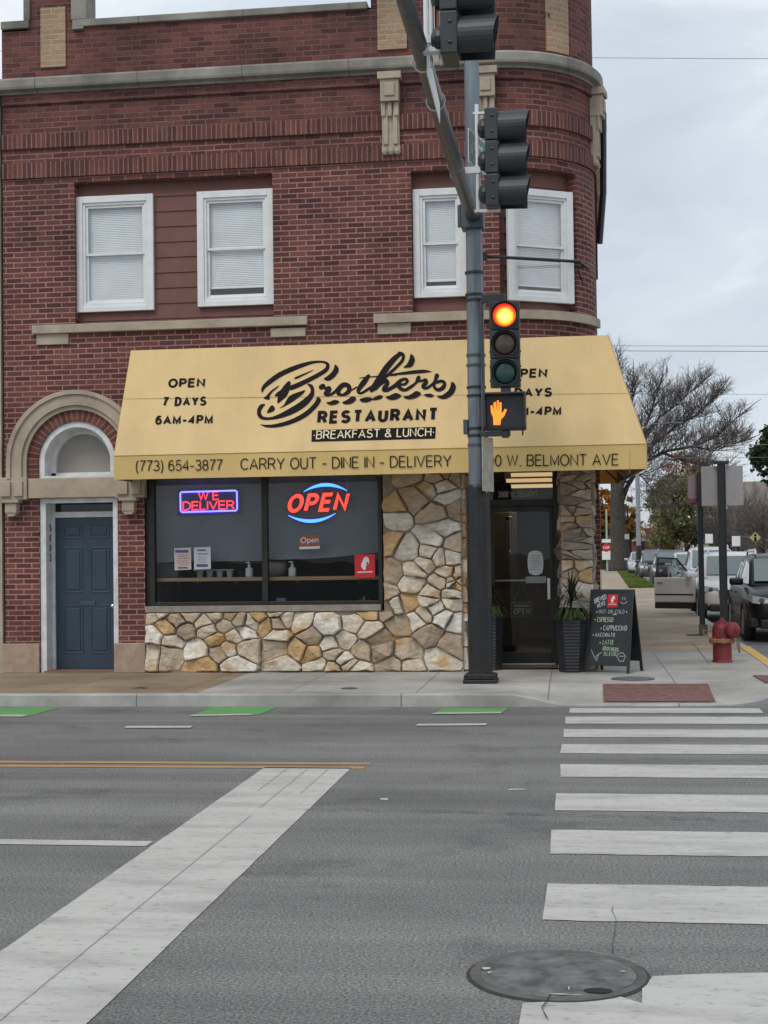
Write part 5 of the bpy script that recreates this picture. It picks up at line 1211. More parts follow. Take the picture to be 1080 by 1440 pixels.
def emblem(b, T):
    """white profile of a head with a tall cap, unit box"""
    P = [(.40,.36),(.37,.44),(.33,.47),(.30,.52),(.34,.56),(.33,.62),(.38,.68),(.43,.80),(.50,.88),(.62,.90),(.70,.82),(.72,.70),(.70,.58),(.66,.62),(.62,.72),(.58,.62),(.60,.52),(.54,.46),(.56,.38),(.48,.33)]
    b.add([T(x, y) for x, y in P], [tuple(range(len(P)-1, -1, -1))]); b.add([T(x, y) for x, y in ((.12, .22), (.88, .22), (.88, .27), (.12, .27))], [(0, 1, 2, 3)])
def Tq(q, y0):
    def T(x, y): return F(q[0][0]*(1-x)*(1-y)+q[1][0]*x*(1-y)+q[2][0]*x*y+q[3][0]*(1-x)*y, q[0][1]*(1-x)*(1-y)+q[1][1]*x*(1-y)+q[2][1]*x*y+q[3][1]*(1-x)*y, y0)
    return T
b = MB(); emblem(b, Tq(((499, 813), (527.5, 812), (527, 779), (498.5, 780)), yg-.003)); b.build('emblem', M_SIGNW, o)
# things on and behind the entrance door
b = MB(); p = F(753, 791.5, yd-.004); n = 28; P = []
for i in range(n):
    a = 2*pi*i/n; k = 1+.05*abs(cos(4*a)); P.append((p.x+.105*k*(abs(cos(a))**.6)*(1 if cos(a) > 0 else -1), p.z+.165*k*(abs(sin(a))**.6)*(1 if sin(a) > 0 else -1)))
b.prism(P, yd-.012, yd-.004); o = b.build('notice', M_SIGNW); tag(o, 'white scalloped notice with hours stuck on the glass entrance door', 'notice')
b = MB()
for k in range(7): b.box(p.x-.07+.01*(k % 2), p.x+.07-.012*(k % 3), yd-.0150, yd-.0125, p.z+.095-.032*k, p.z+.103-.032*k)
b.build('print', pm('notice_ink', (.35, .37, .45), .7), o)
b = MB(); A = [F(x, y, yd+.02) for x, y in ((718, 868), (749, 867), (749, 846), (718, 847))]; b.add([q+Vector((0, d, 0)) for d in (0, .01) for q in A], [(0, 1, 2, 3), (7, 6, 5, 4), (0, 4, 5, 1), (1, 5, 6, 2), (2, 6, 7, 3), (3, 7, 4, 0)])
o = b.build('hanging_sign', pm('hang_sign', (.17, .15, .12), .6, .1, 9)); tag(o, 'dark OPEN sign hanging by a cord behind the door glass', 'sign')
b = MB(); b.quad(*[F(x, y, yd+.017) for x, y in ((719.5, 866.5), (747.5, 865.5), (747.5, 847.6), (719.5, 848.6))]); b.build('black_panel', M_BLACKM, o)
b = MB(); sign(b, 'OPEN', F(722, 864.5, yd+.014), F(745, 863.5, yd+.014), F(722, 855.5, yd+.014), .17, .003); b.box(*sorted((F(722, 852, yd).x, F(744, 852, yd).x)), yd+.010, yd+.014, F(733, 853, yd).z, F(733, 851, yd).z); b.build('lettering', pm('hang_letter', (.45, .40, .32), .6), o)
b = MB(); b.tube([F(722, 847, yd+.03), F(733, 818, yd+.03), F(745, 847, yd+.03)], .004, 5); b.build('cord', pm('cord', (.25, .24, .22), .8), o)
yw2 = YF+1.5; o = thing('wind_chime', F(716, 750, yw2), 'dark wind chime of hanging tubes behind the door glass', 'wind chime')
b = MB(); p = F(716, 731, yw2); b.lathe((p.x, yw2, p.z), [(.02, .05), (.05, .04), (.06, 0), (.055, -.01)], 12); b.build('top', M_BLACKM, o)
for k, px in enumerate((711.5, 715.5, 719.5)):
    b = MB(); b.tube([F(px, 735, yw2), F(px, 768+4*(k == 1), yw2)], .011, 8); b.build('chime_tube', pm('chime_metal', (.22, .20, .17), .4, metal=.6), o)
b = MB(); p = F(716, 776, yw2); b.lathe((p.x, yw2, p.z), [(0, -.03), (.03, -.01), (.03, .01), (0, .03)], 10); b.tube([(p.x, yw2, p.z+.02), F(716, 735, yw2)], .003, 4); b.build('striker', pm('striker', (.30, .24, .18), .6), o)
b = MB(); p0, p1 = F(693, 800, yd+1.6), F(726, 800, yd+1.6); b.box(p0.x-.2, p1.x, yd+1.6, yd+2.1, .16, 2.35); o = b.build('cabinet', pm('cabinet_dark', (.03, .024, .02), .5, .2, 3), bevel=.02); tag(o, 'tall dark cabinet inside behind the entrance door', 'cabinet'); b = MB(); b.box(p0.x-.15, p1.x-.05, yd+1.585, yd+1.6, .3, 1.2); b.build('door', pm('cabinet_door', (.045, .036, .028), .45, .2, 3), o)
b = MB(); p = F(730, 918, yd+.6); b.box(p.x-.4, p.x+.3, yd+.3, yd+.9, .161, .185); o = b.build('door_mat', M_BLACKM); tag(o, 'black doormat inside the entrance door', 'doormat')
# ------------------------------------------------------------------ signal pole, signals and their signs
PX, PY = -1.19, 17.92
def zpx(py, Y, px=680): return F(px, py, Y).z
PO = thing('signal_pole', (PX, PY, .14), 'tall grey steel signal pole with black painted foot on the pavement edge', 'signal pole')
zw = zpx(682, PY, 671)
b = MB(); b.lathe((PX, PY, 0), [(.112, .3), (.112, zw+.01), (.108, 4.2), (.10, 6.0), (.085, 9.0), (.0, 9.02)], 20); b.build('shaft', pm('pole_grey_steel', (.165, .19, .22), .42, .25, 3, metal=.3, stretch=(3, 3, .4)), PO, smooth=False)
b = MB(); b.lathe((PX, PY, 0), [(.150, .24), (.150, 1.2), (.147, 2.0), (.145, zw-.03), (.125, zw), (.11, zw+.004)], 16); b.build('black_sleeve', M_BLACK, PO)
b = MB(); b.box(PX-.21, PX+.21, PY-.17, PY+.2, .135, .185); b.box(PX-.185, PX+.185, PY-.15, PY+.17, .186, .255)
for sx in (-1, 1):
    for sy in (-1, 1): b.tube([(PX+sx*.18, PY+sy*.15, .18), (PX+sx*.18, PY+sy*.15, .25)], .022, 6)
b.build('base_plate', M_BLACK, PO, bevel=.012)
for py in (415, 422.5, 545, 557, 500, 514, 603, 613, 626, 384): z = zpx(py, PY, 668); b = MB(); b.lathe((PX, PY, z), [(.112, -.016), (.122, -.014), (.122, .014), (.112, .016)], 18); b.build('clamp_band', M_BLACKM if py not in (500, 514, 626) else M_GALV, PO)
AXm, AZm = -1.22, 5.89
b = MB(); b.tube([(PX, PY-.05, AZm), (AXm, 15.5, AZm+.01), (AXm, 11, AZm+.05), (AXm, 7.5, AZm+.15), (AXm, 5.5, AZm+.22)], [.095, .082, .068, .060, .055], 16); b.build('mast_arm', M_GALV, PO, smooth=True)
b = MB(); b.box(PX-.15, PX+.13, PY-.16, PY+.12, AZm-.17, AZm+.17); b.tube([(PX-.17, PY-.05, AZm-.14), (PX-.17, PY-.05, AZm+.14)], .03, 8); b.build('arm_collar', M_GALV, PO, bevel=.02)
b = MB()
for y in (15.9, 15.5, 13.3, 12.2): b.tube([(AXm+.086*cos(a_), y-.02*sin(a_), AZm+.02+.086*sin(a_)) for a_ in [2*pi*i/14 for i in range(15)]], .008, 5)
b.build('strap', M_ALU, PO)
# conduit run up the pole
b = MB(); b.tube([(PX+.08, PY-.10, zpx(640, PY)), (PX+.085, PY-.10, zpx(425, PY))], .02, 8); b.build('conduit', M_GALV, PO)
b = MB(); z = zpx(600, PY); b.box(PX-.165, PX-.11, PY-.06, PY+.04, z-.09, z+.09); b.build('junction_box', M_GALV, PO, bevel=.006)
def signal(c, ang, u, lit, label, vis=.34, vr=.18):
    """three-lens head; local front is -y"""
    o = thing('traffic_signal', c, label, 'traffic signal'); M = Tr(c)@Rz(ang)
    b = MB(M); d = .12; hw = u*.52
    for k in (-1, 0, 1):
        b.box(-hw, hw, -.02, d, k*u-u*.488, k*u+u*.488)
        b.lathe((0, 0, 0), [(hw*.6, 0), (hw*.55, .05), (hw*.3, .085), (0, .09)], 14, M=Tr((0, d, k*u))@Matrix.Rotation(-pi/2, 4, 'X'))
        for sx in (-1, 1): b.box(sx*hw-.012, sx*hw+.012, .02, .06, k*u-.10, k*u-.07); b.box(sx*hw-.012, sx*hw+.012, .02, .06, k*u+.07, k*u+.10)
    b.build('housing', M_HOUS, o, bevel=.014)
    cols = [('red', (.10, .012, .012)), ('amber', (.07, .05, .035)), ('green', (.012, .055, .048))]
    for k, (nm, cc) in zip((1, 0, -1), cols):
        b = MB(M); b.lathe((0, 0, 0), [(u*.445, -.01), (u*.445, .012), (u*.40, .014), (u*.40, .004), (u*.385, 0)], 28, M=Tr((0, -.02, k*u))@Matrix.Rotation(pi/2, 4, 'X')); b.build('bezel', M_HOUS, o)
        b = MB(M); b.lathe((0, 0, 0), [(u*.40, .002), (u*.3, .016), (u*.15, .026), (0, .03)], 28, M=Tr((0, -.02, k*u))@Matrix.Rotation(pi/2, 4, 'X')); b.build('lens', LIT if (lit and nm == 'red') else pm('lens_'+nm, cc, .25, .1, 8), o, smooth=True)
        b = MB(M); n = 26; a0, a1 = R_(-58), R_(238); V = []
        for i in range(n+1):
            a = a0+(a1-a0)*i/n; low = .88+.12*max(0, sin(a)) if vis > .2 else 1
            for (yy, rr) in ((-.02, vr), (-.02-vis*low, vr*1.03), (-.02-vis*low, vr*1.03-.006), (-.02, vr-.006)): V.append((rr*cos(a), yy, k*u+rr*sin(a)))
        Fs = []
        for i in range(n):
            for j in range(4): Fs.append((i*4+j, i*4+(j+1) % 4, (i+1)*4+(j+1) % 4, (i+1)*4+j))
        Fs += [(0, 1, 2, 3), (n*4+3, n*4+2, n*4+1, n*4)]
        b.add(V, Fs); b.build('visor', M_HOUS, o, smooth=False)
    return o
# the lit lens: hottest at its middle, red at its rim, as a lamp behind a lens is
m, t, bs, ou = nodes_of('lit_red_lens')
co = t.nodes.new('ShaderNodeTexCoord'); mp_ = t.nodes.new('ShaderNodeMapping'); mp_.inputs['Location'].default_value = (0, 0, 0)
gr = t.nodes.new('ShaderNodeTexGradient'); gr.gradient_type = 'SPHERICAL'
t.links.new(co.outputs['Object'], mp_.inputs['Vector']); t.links.new(mp_.outputs['Vector'], gr.inputs['Vector'])
rr = t.nodes.new('ShaderNodeValToRGB'); rr.color_ramp.elements[0].position = .04; rr.color_ramp.elements[0].color = (.62, .012, .008, 1); rr.color_ramp.elements[1].position = .78; rr.color_ramp.elements[1].color = (1.0, .80, .18, 1)
e_ = rr.color_ramp.elements.new(.24); e_.color = (.95, .07, .01, 1); e_ = rr.color_ramp.elements.new(.42); e_.color = (1.0, .40, .02, 1)
t.links.new(gr.outputs['Fac'], rr.inputs['Fac']); t.links.new(rr.outputs['Color'], bs.inputs['Emission Color']); bs.inputs['Emission Strength'].default_value = 1.5; bs.inputs['Base Color'].default_value = (.3, .02, .02, 1)
LIT = m
YS = 17.66; fc = F(710, 484, YS); UF = .352
lc = F(710, 441, YS-.06)
mp_.inputs['Scale'].default_value = (6.4, 6.4, 6.4); mp_.inputs['Location'].default_value = (-lc.x*6.4, -lc.y*6.4, -(lc.z-.028)*6.4)
o = signal(fc, 0, UF, True, 'three-lens traffic signal facing the road with its red light lit', .07, .165)
b = MB(); z = zpx(419, YS); b.box(PX+.09, fc.x+.02, YS+.02, YS+.10, z-.055, z+.05); b.box(fc.x-.06, fc.x+.06, YS+.0, YS+.12, fc.z-UF*1.5-.08, fc.z-UF*1.49); b.box(PX+.09, fc.x, YS+.06, YS+.12, fc.z-UF*1.5-.09, fc.z-UF*1.5-.045); b.build('bracket', M_HOUS, o, bevel=.008)
# pedestrian signal
pc = F(710, 578.5, YS); o = thing('pedestrian_signal', pc, 'square pedestrian signal below the red light showing an orange raised hand', 'pedestrian signal')
b = MB(); hw, hh = .255, .225
b.box(pc.x-hw, pc.x+hw, YS+.0, YS+.20, pc.z-hh, pc.z+hh); b.build('housing', M_HOUS, o, bevel=.03, seg=3)
b = MB(); b.box(pc.x-hw+.03, pc.x+hw-.03, YS-.004, YS+.002, pc.z-hh+.035, pc.z+hh-.03); b.build('screen', pm('ped_screen', (.018, .018, .022), .35, .1, 6), o)
b = MB()
for q in ((-hw, hw, hh-.025, hh), (-hw, -hw+.025, -hh+.02, hh-.025), (hw-.025, hw, -hh+.02, hh-.025)): b.box(pc.x+q[0], pc.x+q[1], YS-.14, YS-.001, pc.z+q[2], pc.z+q[3])
b.build('visor', M_HOUS, o, bevel=.008)
b = MB(); E_HAND = emit('lit_orange_hand', (1, .20, .018), 1.5)
def hp(px, py): return F(px, py, YS-.008)
hand = [(694, 597.5), (693.5, 587), (690.5, 580), (690, 570.5), (692.5, 570), (694.3, 578), (694.2, 566), (697, 565), (698.2, 577), (698.8, 563.2), (701.4, 563.2), (701.8, 577), (702.6, 565.5), (705.2, 566), (705.2, 580), (706.8, 580.5), (710.2, 574.8), (712.6, 576.2), (709, 585), (704.5, 590), (703.5, 597.5)]
b.add([hp(*p) for p in hand[::-1]], [tuple(range(len(hand)))]); b.build('lit_hand', E_HAND, o)
b = MB(); b.box(PX+.09, pc.x-hw+.005, YS+.05, YS+.13, pc.z+.10, pc.z+.19); b.box(PX+.05, pc.x+.06, YS+.05, YS+.12, pc.z-hh-.07, pc.z-hh-.01); b.tube([(pc.x, YS+.08, pc.z-hh-.09), (pc.x, YS+.08, pc.z-hh)], .045, 10); b.tube([(pc.x+.21, YS+.02, pc.z-hh-.07), (pc.x+.21, YS+.02, pc.z-hh)], .012, 6); b.build('bracket', M_HOUS, o, bevel=.006)
# side-facing signals on the mast arm
YM = 15.8; mc = F(699, 226, YM); o = signal((mc.x, YM, mc.z), R_(90), .36, False, 'lower side-facing traffic signal beside the white tube near the pole', .34, .178)
b = MB(); xt = F(671, 200, YM).x; z0, z1 = F(671, 299, YM).z, F(671, 147, YM).z; b.tube([(xt, YM, z0), (xt, YM, z1)], .022, 10)
b.box(xt-.04, mc.x+.0, YM-.02, YM+.02, z1-.11, z1-.085); b.box(xt-.04, mc.x+.02, YM-.025, YM+.025, z0-.0, z0+.03); b.box(AXm+.05, xt+.03, YM-.03, YM+.03, AZm-.02, AZm+.05); b.build('mounting_tube', M_SIGNW, o)
YT = 11.9; tcn = F(642, 55, YT); o = signal((tcn.x-.0, YT, tcn.z+.36), R_(90), .36, False, 'topmost side-facing traffic signal high on the mast arm, cut by the photo edge', .33, .178)
b = MB(); z0 = F(605, 70, YT).z
for px, r_ in ((600, .026), (606, .016)): x = F(px, 40, YT).x; b.tube([(x, YT, z0), (x, YT, z0+1.4)], r_, 10)
b.box(F(594, 70, YT).x, tcn.x+.02, YT-.05, YT+.05, z0-.03, z0+.005); b.box(AXm-.02, F(606, 40, YT).x, YT-.03, YT+.03, AZm+.06, AZm+.12); b.build('mounting_tube', M_SIGNW, o)
# signs on the arm and the pole
def plate(name, c, w, h, ang, mat, label, cat, grp=None, tilt=0):
    o = thing(name, c, label, cat, grp); b = MB(Tr(c)@Rz(ang)); b.box(-w/2, w/2, -.004, .004, -h/2, h/2); b.build('plate', mat, o); return o
a_ = F(614, 114, 12.5); o = plate('arm_sign', (AXm+.055, 12.55, 5.80), 1.35, .25, R_(91), M_SIGNW, 'long pale sign plate hung edge-on along the mast arm', 'sign')
b = MB(); b.box(AXm+.0, AXm+.05, 12.2, 12.24, 5.9, 5.97); b.box(AXm+.0, AXm+.05, 12.9, 12.94, 5.9, 5.97); b.build('hanger', M_ALU, o)
p0 = F(614.5, 22, 11.95); o = plate('orange_sign', (p0.x, 12.2, p0.z+.22), .62, .85, R_(91), M_ORANGE, 'orange sign plate seen edge-on beside the topmost signal', 'sign'); b = MB(Tr((p0.x-.012, 12.2, p0.z+.22))@Rz(R_(91))); b.box(-.33, .33, .006, .012, -.45, .45); b.build('back_plate', M_SIGNW, o)
p1, p2 = F(659, 199, 15.75), F(688, 232, 16.5); d = (p2-p1); d.z = 0; o = thing('street_name_sign', (p1+p2)/2, 'green street name sign seen at a sharp angle beside the white tube', 'street sign')
b = MB(); n_ = Vector((d.y, -d.x, 0)).normalized(); zc_ = (p1.z+p2.z)/2; hh = .185
def sp(f, z, lf): q = p1+d*f+n_*lf; return Vector((q.x, q.y, zc_+z))
b.add([sp(0, -hh, 0), sp(1, -hh, 0), sp(1, hh, 0), sp(0, hh, 0), sp(0, -hh, -.006), sp(1, -hh, -.006), sp(1, hh, -.006), sp(0, hh, -.006)], [(0, 1, 2, 3), (7, 6, 5, 4), (0, 4, 5, 1), (1, 5, 6, 2), (2, 6, 7, 3), (3, 7, 4, 0)]); b.build('plate', M_SIGNW, o)
b = MB(); e = .018; b.add([sp(e, -hh+.016, .002), sp(1-e, -hh+.016, .002), sp(1-e, hh-.016, .002), sp(e, hh-.016, .002)], [(0, 1, 2, 3)]); b.build('green_face', M_GREEN, o)
b = MB(); sign(b, 'N SACRAMENTO', sp(.06, -.09, .002), sp(.94, -.09, .002), sp(.06, .09, .002), .16, .003); b.build('lettering', M_SIGNW, o)
o = plate('pole_sign', F(686, 653, 17.75), .36, .66, R_(72), pm('pole_sign_face', (.40, .38, .33), .5, .15, 9), 'narrow pale sign plate turned edge-on at the pole under the raised hand', 'sign'); c_ = F(686, 653, 17.75); b = MB(Tr(c_)@Rz(R_(72))); b.box(-.03, .03, .005, .03, -.35, .35); b.build('backing_strap', M_GALV, o)
# ------------------------------------------------------------------ doorway plants, chalkboard, hydrant
def planter(x, y, h, r1, r0_, label, seed, spikes):
    o = thing('planter', (x, y, .14), label, 'planter'); b = MB(); n = 6; prof = []
    for i in range(34):
        f = i/33; r = r0_+(r1-r0_)*f; prof.append((r+(.004 if i % 2 else -.003), .14+h*f))
    prof += [(r1+.012, .14+h), (r1-.02, .14+h+.002), (r1-.03, .14+h-.05), (0, .14+h-.05)]
    b.lathe((x, y, 0), prof, n); b.build('pot', M_PLANT, o)
    b = MB(); c = (x, y, .14+h-.04)
    leafplant(b, c, 230, .27, .42, seed, .028, .42, ((.03, .055, .022), (.10, .13, .055)))
    q = random.Random(seed+1)
    leafplant(b, c, 120, .24, .38, seed+3, .030, .45, ((.20, .22, .13), (.10, .12, .07)))
    b.build('trailing_leaves', M_LEAF, o)
    if spikes:
        b = MB(); st = Vector((x+.0, y, .14+h+.32)); b.tint = (.05, .03, .02); b.tube([(x, y, .14+h-.05), (x-.01, y, .14+h+.12), tuple(st)], .016, 6)
        for i in range(58):
            az = q.uniform(0, 6.28); el = q.uniform(-.35, 1.45); l = q.uniform(.30, .46)*spikes; d = Vector((cos(az)*cos(el), sin(az)*cos(el), sin(el))); s_ = d.cross(Vector((0, 0, 1))).normalized() if abs(d.z) < .99 else Vector((1, 0, 0))
            t = q.random(); b.tint = (.020+.02*t, .024+.018*t, .014) if t < .7 else (.06, .035, .02)
            st2 = st-Vector((0, 0, q.uniform(0, .12))); P = [st2, st2+d*l*.5+Vector((0, 0, .02)), st2+d*l+Vector((0, 0, -.10*cos(el)))]; w_ = .011
            b.add([P[0]-s_*w_, P[0]+s_*w_, P[1]+s_*w_, P[1]-s_*w_, P[2]], [(0, 1, 2, 3), (3, 2, 4)])
        b.build('spiky_leaves', M_LEAF, o)
    return o
pp = G(805, 943); planter(pp.x, YF-.06, .70, .225, .17, 'tall ribbed black planter with a spiky plant between the door and the chalkboard', 31, 1.0)
planter(fx(688, 900, YF+.25), YF+.30, .72, .20, .16, 'tall black planter with trailing leaves half hidden behind the signal pole', 37, .8)
CB = (.375, 19.28, .14); BA = R_(-24)
o = thing('chalkboard_sign', CB, 'black folding chalkboard listing coffee drinks on the pavement', 'chalkboard')
lean = R_(10.5); Mf = Tr(CB)@Rz(BA)@Matrix.Rotation(-lean, 4, 'X'); CW, CHh = .30, 1.10     # half width, height along the slope
b = MB(Mf); b.box(-CW+.035, CW-.035, -.008, .008, .13, CHh-.035); b.build('board', M_CHALK, o)
b = MB(Mf); b.box(-CW, -CW+.035, -.014, .014, .0, CHh); b.box(CW-.035, CW, -.014, .014, .0, CHh); b.box(-CW+.035, CW-.035, -.014, .014, CHh-.036, CHh); b.box(-CW+.035, CW-.035, -.014, .014, .095, .13); b.build('frame', M_BLACKM, o)
top = Mf@Vector((0, .02, CHh)); Mb_ = Tr(top)@Rz(BA)@Matrix.Rotation(lean*1.25, 4, 'X')
b = MB(Mb_); b.box(-CW, -CW+.035, .0, .028, -CHh*1.012, 0); b.box(CW-.035, CW, .0, .028, -CHh*1.012, 0); b.box(-CW+.035, CW-.035, .004, .024, -CHh+.13, 0); b.build('rear_board', M_BLACKM, o)
def bp(x, y, lf=-.0085): return Mf@Vector((-CW+.035+(2*CW-.07)*x, lf, .13+(CHh-.165)*y))
def ch(t, x0, x1, y, h, mat, wt=.11, sl=0.0):
    b = MB(); sign(b, t, bp(x0, y), bp(x1, y+sl), bp(x0+.01, y+h), wt, .0012, .16); return b.build('chalk_writing', mat, o)
ch('HOT OR COLD', .18, .86, .695, .055, M_CHW, .09); ch('ESPRESSO', .15, .58, .575, .07, M_CHG, .12); ch('CAPPUCCINO', .32, .95, .455, .075, M_CHW, .10); ch('MACCHIATO', .12, .64, .365, .06, M_CHW, .11); ch('LATTE', .33, .62, .255, .07, M_CHG, .11); ch('BROTHERS', .34, .76, .175, .06, M_CHG, .12, -.02); ch('BLEND', .38, .70, .10, .055, M_CHG, .12)
b = MB()
for cx_, cy_ in ((.13, .715), (.92, .72), (.10, .605), (.27, .485), (.07, .39), (.27, .28)): c_ = bp(cx_, cy_, -.0105); b.add([bp(cx_+.018*cos(2*pi*i/8), cy_+.010*sin(2*pi*i/8), -.0105) for i in range(8)], [tuple(range(8))])
def chline(b, pts, w=.006):
    for p, q in zip(pts, pts[1:]):
        a, c = bp(*p, -.0102), bp(*q, -.0102); d = (c-a); s_ = d.cross(Mf.to_3x3()@Vector((0, 1, 0))).normalized()*w/2; b.add([a-s_, c-s_, c+s_, a+s_], [(0, 1, 2, 3)])
chline(b, [(.04, .18), (.14, .07), (.20, .03), (.24, .12), (.34, .15)]); chline(b, [(.14, .07), (.24, .12)]); chline(b, [(.72, .10), (.80, .03), (.90, .03), (.95, .10), (.88, .15), (.78, .14), (.72, .10)]); chline(b, [(.78, .10), (.90, .10)])
chline(b, [(.74, .86), (.80, .84), (.87, .84), (.92, .87)]); chline(b, [(.80, .93), (.80, .89)]); chline(b, [(.86, .93), (.86, .89)]); chline(b, [(.56, .685), (.66, .685)], .012)
b.build('chalk_doodle', M_CHW, o)
b = MB(); A, B_, D_ = bp(.06, .83), bp(.36, .90), bp(.03, .90); sign(b, 'BREWED', A, B_, D_, .14, .0012, .1); sign(b, 'HERE', bp(.14, .77), bp(.36, .82), bp(.12, .83), .14, .0012, .1); b.build('chalk_writing', M_CHW, o)
b = MB(Mf); x_, z_ = -CW+.035+(2*CW-.07)*.54, .13+(CHh-.165)*.875; b.box(x_-.072, x_+.072, -.0125, -.0085, z_-.085, z_+.085); b.build('red_badge', M_LOGOR, o)
b = MB(); emblem(b, lambda x, y: Mf@Vector((x_-.072+.144*x, -.0135, z_-.085+.17*y))); b.build('emblem', M_SIGNW, o)
# hydrant
hp_ = G(1016, 931); HX, HY = hp_.x, hp_.y; HZ = zwalk(HX, HY) if HY < 23 else .14
o = thing('fire_hydrant', (HX, HY, HZ), 'squat red fire hydrant with rusty flange at the corner', 'fire hydrant')
b = MB(); b.lathe((HX, HY, HZ), [(.145, 0), (.145, .02), (.132, .03), (.130, .24), (.137, .25), (.137, .275)], 24); b.lathe((HX, HY, HZ), [(.135, .335), (.136, .44), (.130, .49), (.112, .53), (.085, .553), (.07, .558), (.07, .578), (0, .583)], 24); b.build('body', M_RED, o, smooth=False, bevel=.004)
b = MB(); b.lathe((HX, HY, HZ), [(.17, .276), (.185, .285), (.185, .30), (.178, .304), (.185, .308), (.185, .325), (.17, .334)], 24)
for i in range(8):
    a = 2*pi*i/8; b.tube([(HX+.158*cos(a), HY+.158*sin(a), HZ+.26), (HX+.158*cos(a), HY+.158*sin(a), HZ+.352)], .015, 6)
b.build('flange', M_RUST, o)
b = MB(); b.lathe((HX, HY, HZ), [(.033, .575), (.033, .60), (.026, .605), (.022, .625), (0, .626)], 5)
for i in range(6): a = 2*pi*i/6; b.tube([(HX+.09*cos(a), HY+.09*sin(a), HZ+.52), (HX+.09*cos(a), HY+.09*sin(a), HZ+.565)], .014, 6)
b.build('top_nut', M_RED, o)
Mn = Tr((HX+.06, HY-.02, HZ+.455))@Rz(R_(36))@Matrix.Rotation(pi/2, 4, 'X')
b = MB(); b.lathe((0, 0, 0), [(.09, .04), (.09, .10), (.112, .102), (.116, .14), (.108, .17), (.07, .20), (.03, .21), (.03, .235), (0, .237)], 20, M=Mn); b.build('pumper_cap', M_RED, o, bevel=.003)
b = MB()
for (x0_, l_) in ((.185, .22), (.20, .20)): b.tube([(HX+x0_, HY-.12, HZ+.34), (HX+x0_+.01, HY-.13, HZ+.22), (HX+x0_+.03, HY-.12, HZ+.14), (HX+x0_+.035, HY-.10, HZ+.25), (HX+x0_+.03, HY-.08, HZ+.34)], .008, 6)
b.tube([(HX-.19, HY, HZ+.36), (HX-.25, HY-.01, HZ+.38), (HX-.26, HY, HZ+.46), (HX-.22, HY, HZ+.44)], .010, 6); b.build('chain', pm('rusty_chain', (.25, .19, .14), .7, .2, 20), o)
# sign posts on the side street
def signpost(px, py, ptop, name, label, w=.06):
    g = G(px, py); o = thing(name, (g.x, g.y, .14), label, 'sign post'); zt_ = F(px, ptop, g.y).z
    b = MB(); b.box(g.x-w/2, g.x-w/2+.012, g.y-.03, g.y+.03, .14, zt_); b.box(g.x+w/2-.012, g.x+w/2, g.y-.03, g.y+.03, .14, zt_); b.box(g.x-w/2+.012, g.x+w/2-.012, g.y-.01, g.y+.01, .14, zt_); b.build('post', M_BLACKM, o); return o, g, zt_
o, g, z_ = signpost(988, 893.5, 664, 'sign_post', 'thin black sign post left of the hydrant with a small sign edge-on', .10)
b = MB(); b.box(g.x-.28, g.x+.05, g.y-.2, g.y+.2, .141, .16); b.box(g.x-.06, g.x+.09, g.y-.06, g.y+.06, .16, .34); b.build('foot', pm('post_foot', (.10, .085, .07), .8, .3, 9), o, bevel=.01)
zc_ = F(980, 688, g.y).z; c_ = (g.x-.13, g.y, zc_); b = MB(Tr(c_)@Rz(R_(20))); b.box(-.10, .10, -.004, .004, -.25, .25); b.build('sign_plate', pm('back_pinkish', (.30, .22, .23), .5, .1, 6), o)
b = MB(Tr(c_)@Rz(R_(20))); b.box(-.10, .09, -.010, -.005, -.25, -.17); b.build('red_strip', pm('strip_red', (.22, .05, .06), .5, .1, 6), o)
o, g, z_ = signpost(1019, 905, 650, 'sign_post', 'black sign post behind the hydrant carrying a large grey sign back', .13)
zc_ = F(1020, 683, g.y).z; b = MB(Tr((g.x+.015, g.y+.045, zc_))@Rz(R_(-4))); b.box(-.345, .345, -.004, .004, -.335, .335); b.build('sign_plate', M_SIGNB, o, bevel=.03)
b = MB(); b.box(g.x-.13, g.x+.10, g.y-.04, g.y+.03, z_-.03, z_+.02); b.tube([(g.x+.09, g.y-.02, z_), (g.x+.13, g.y-.02, z_+.01)], .03, 8); b.build('top_bracket', M_BLACKM, o)
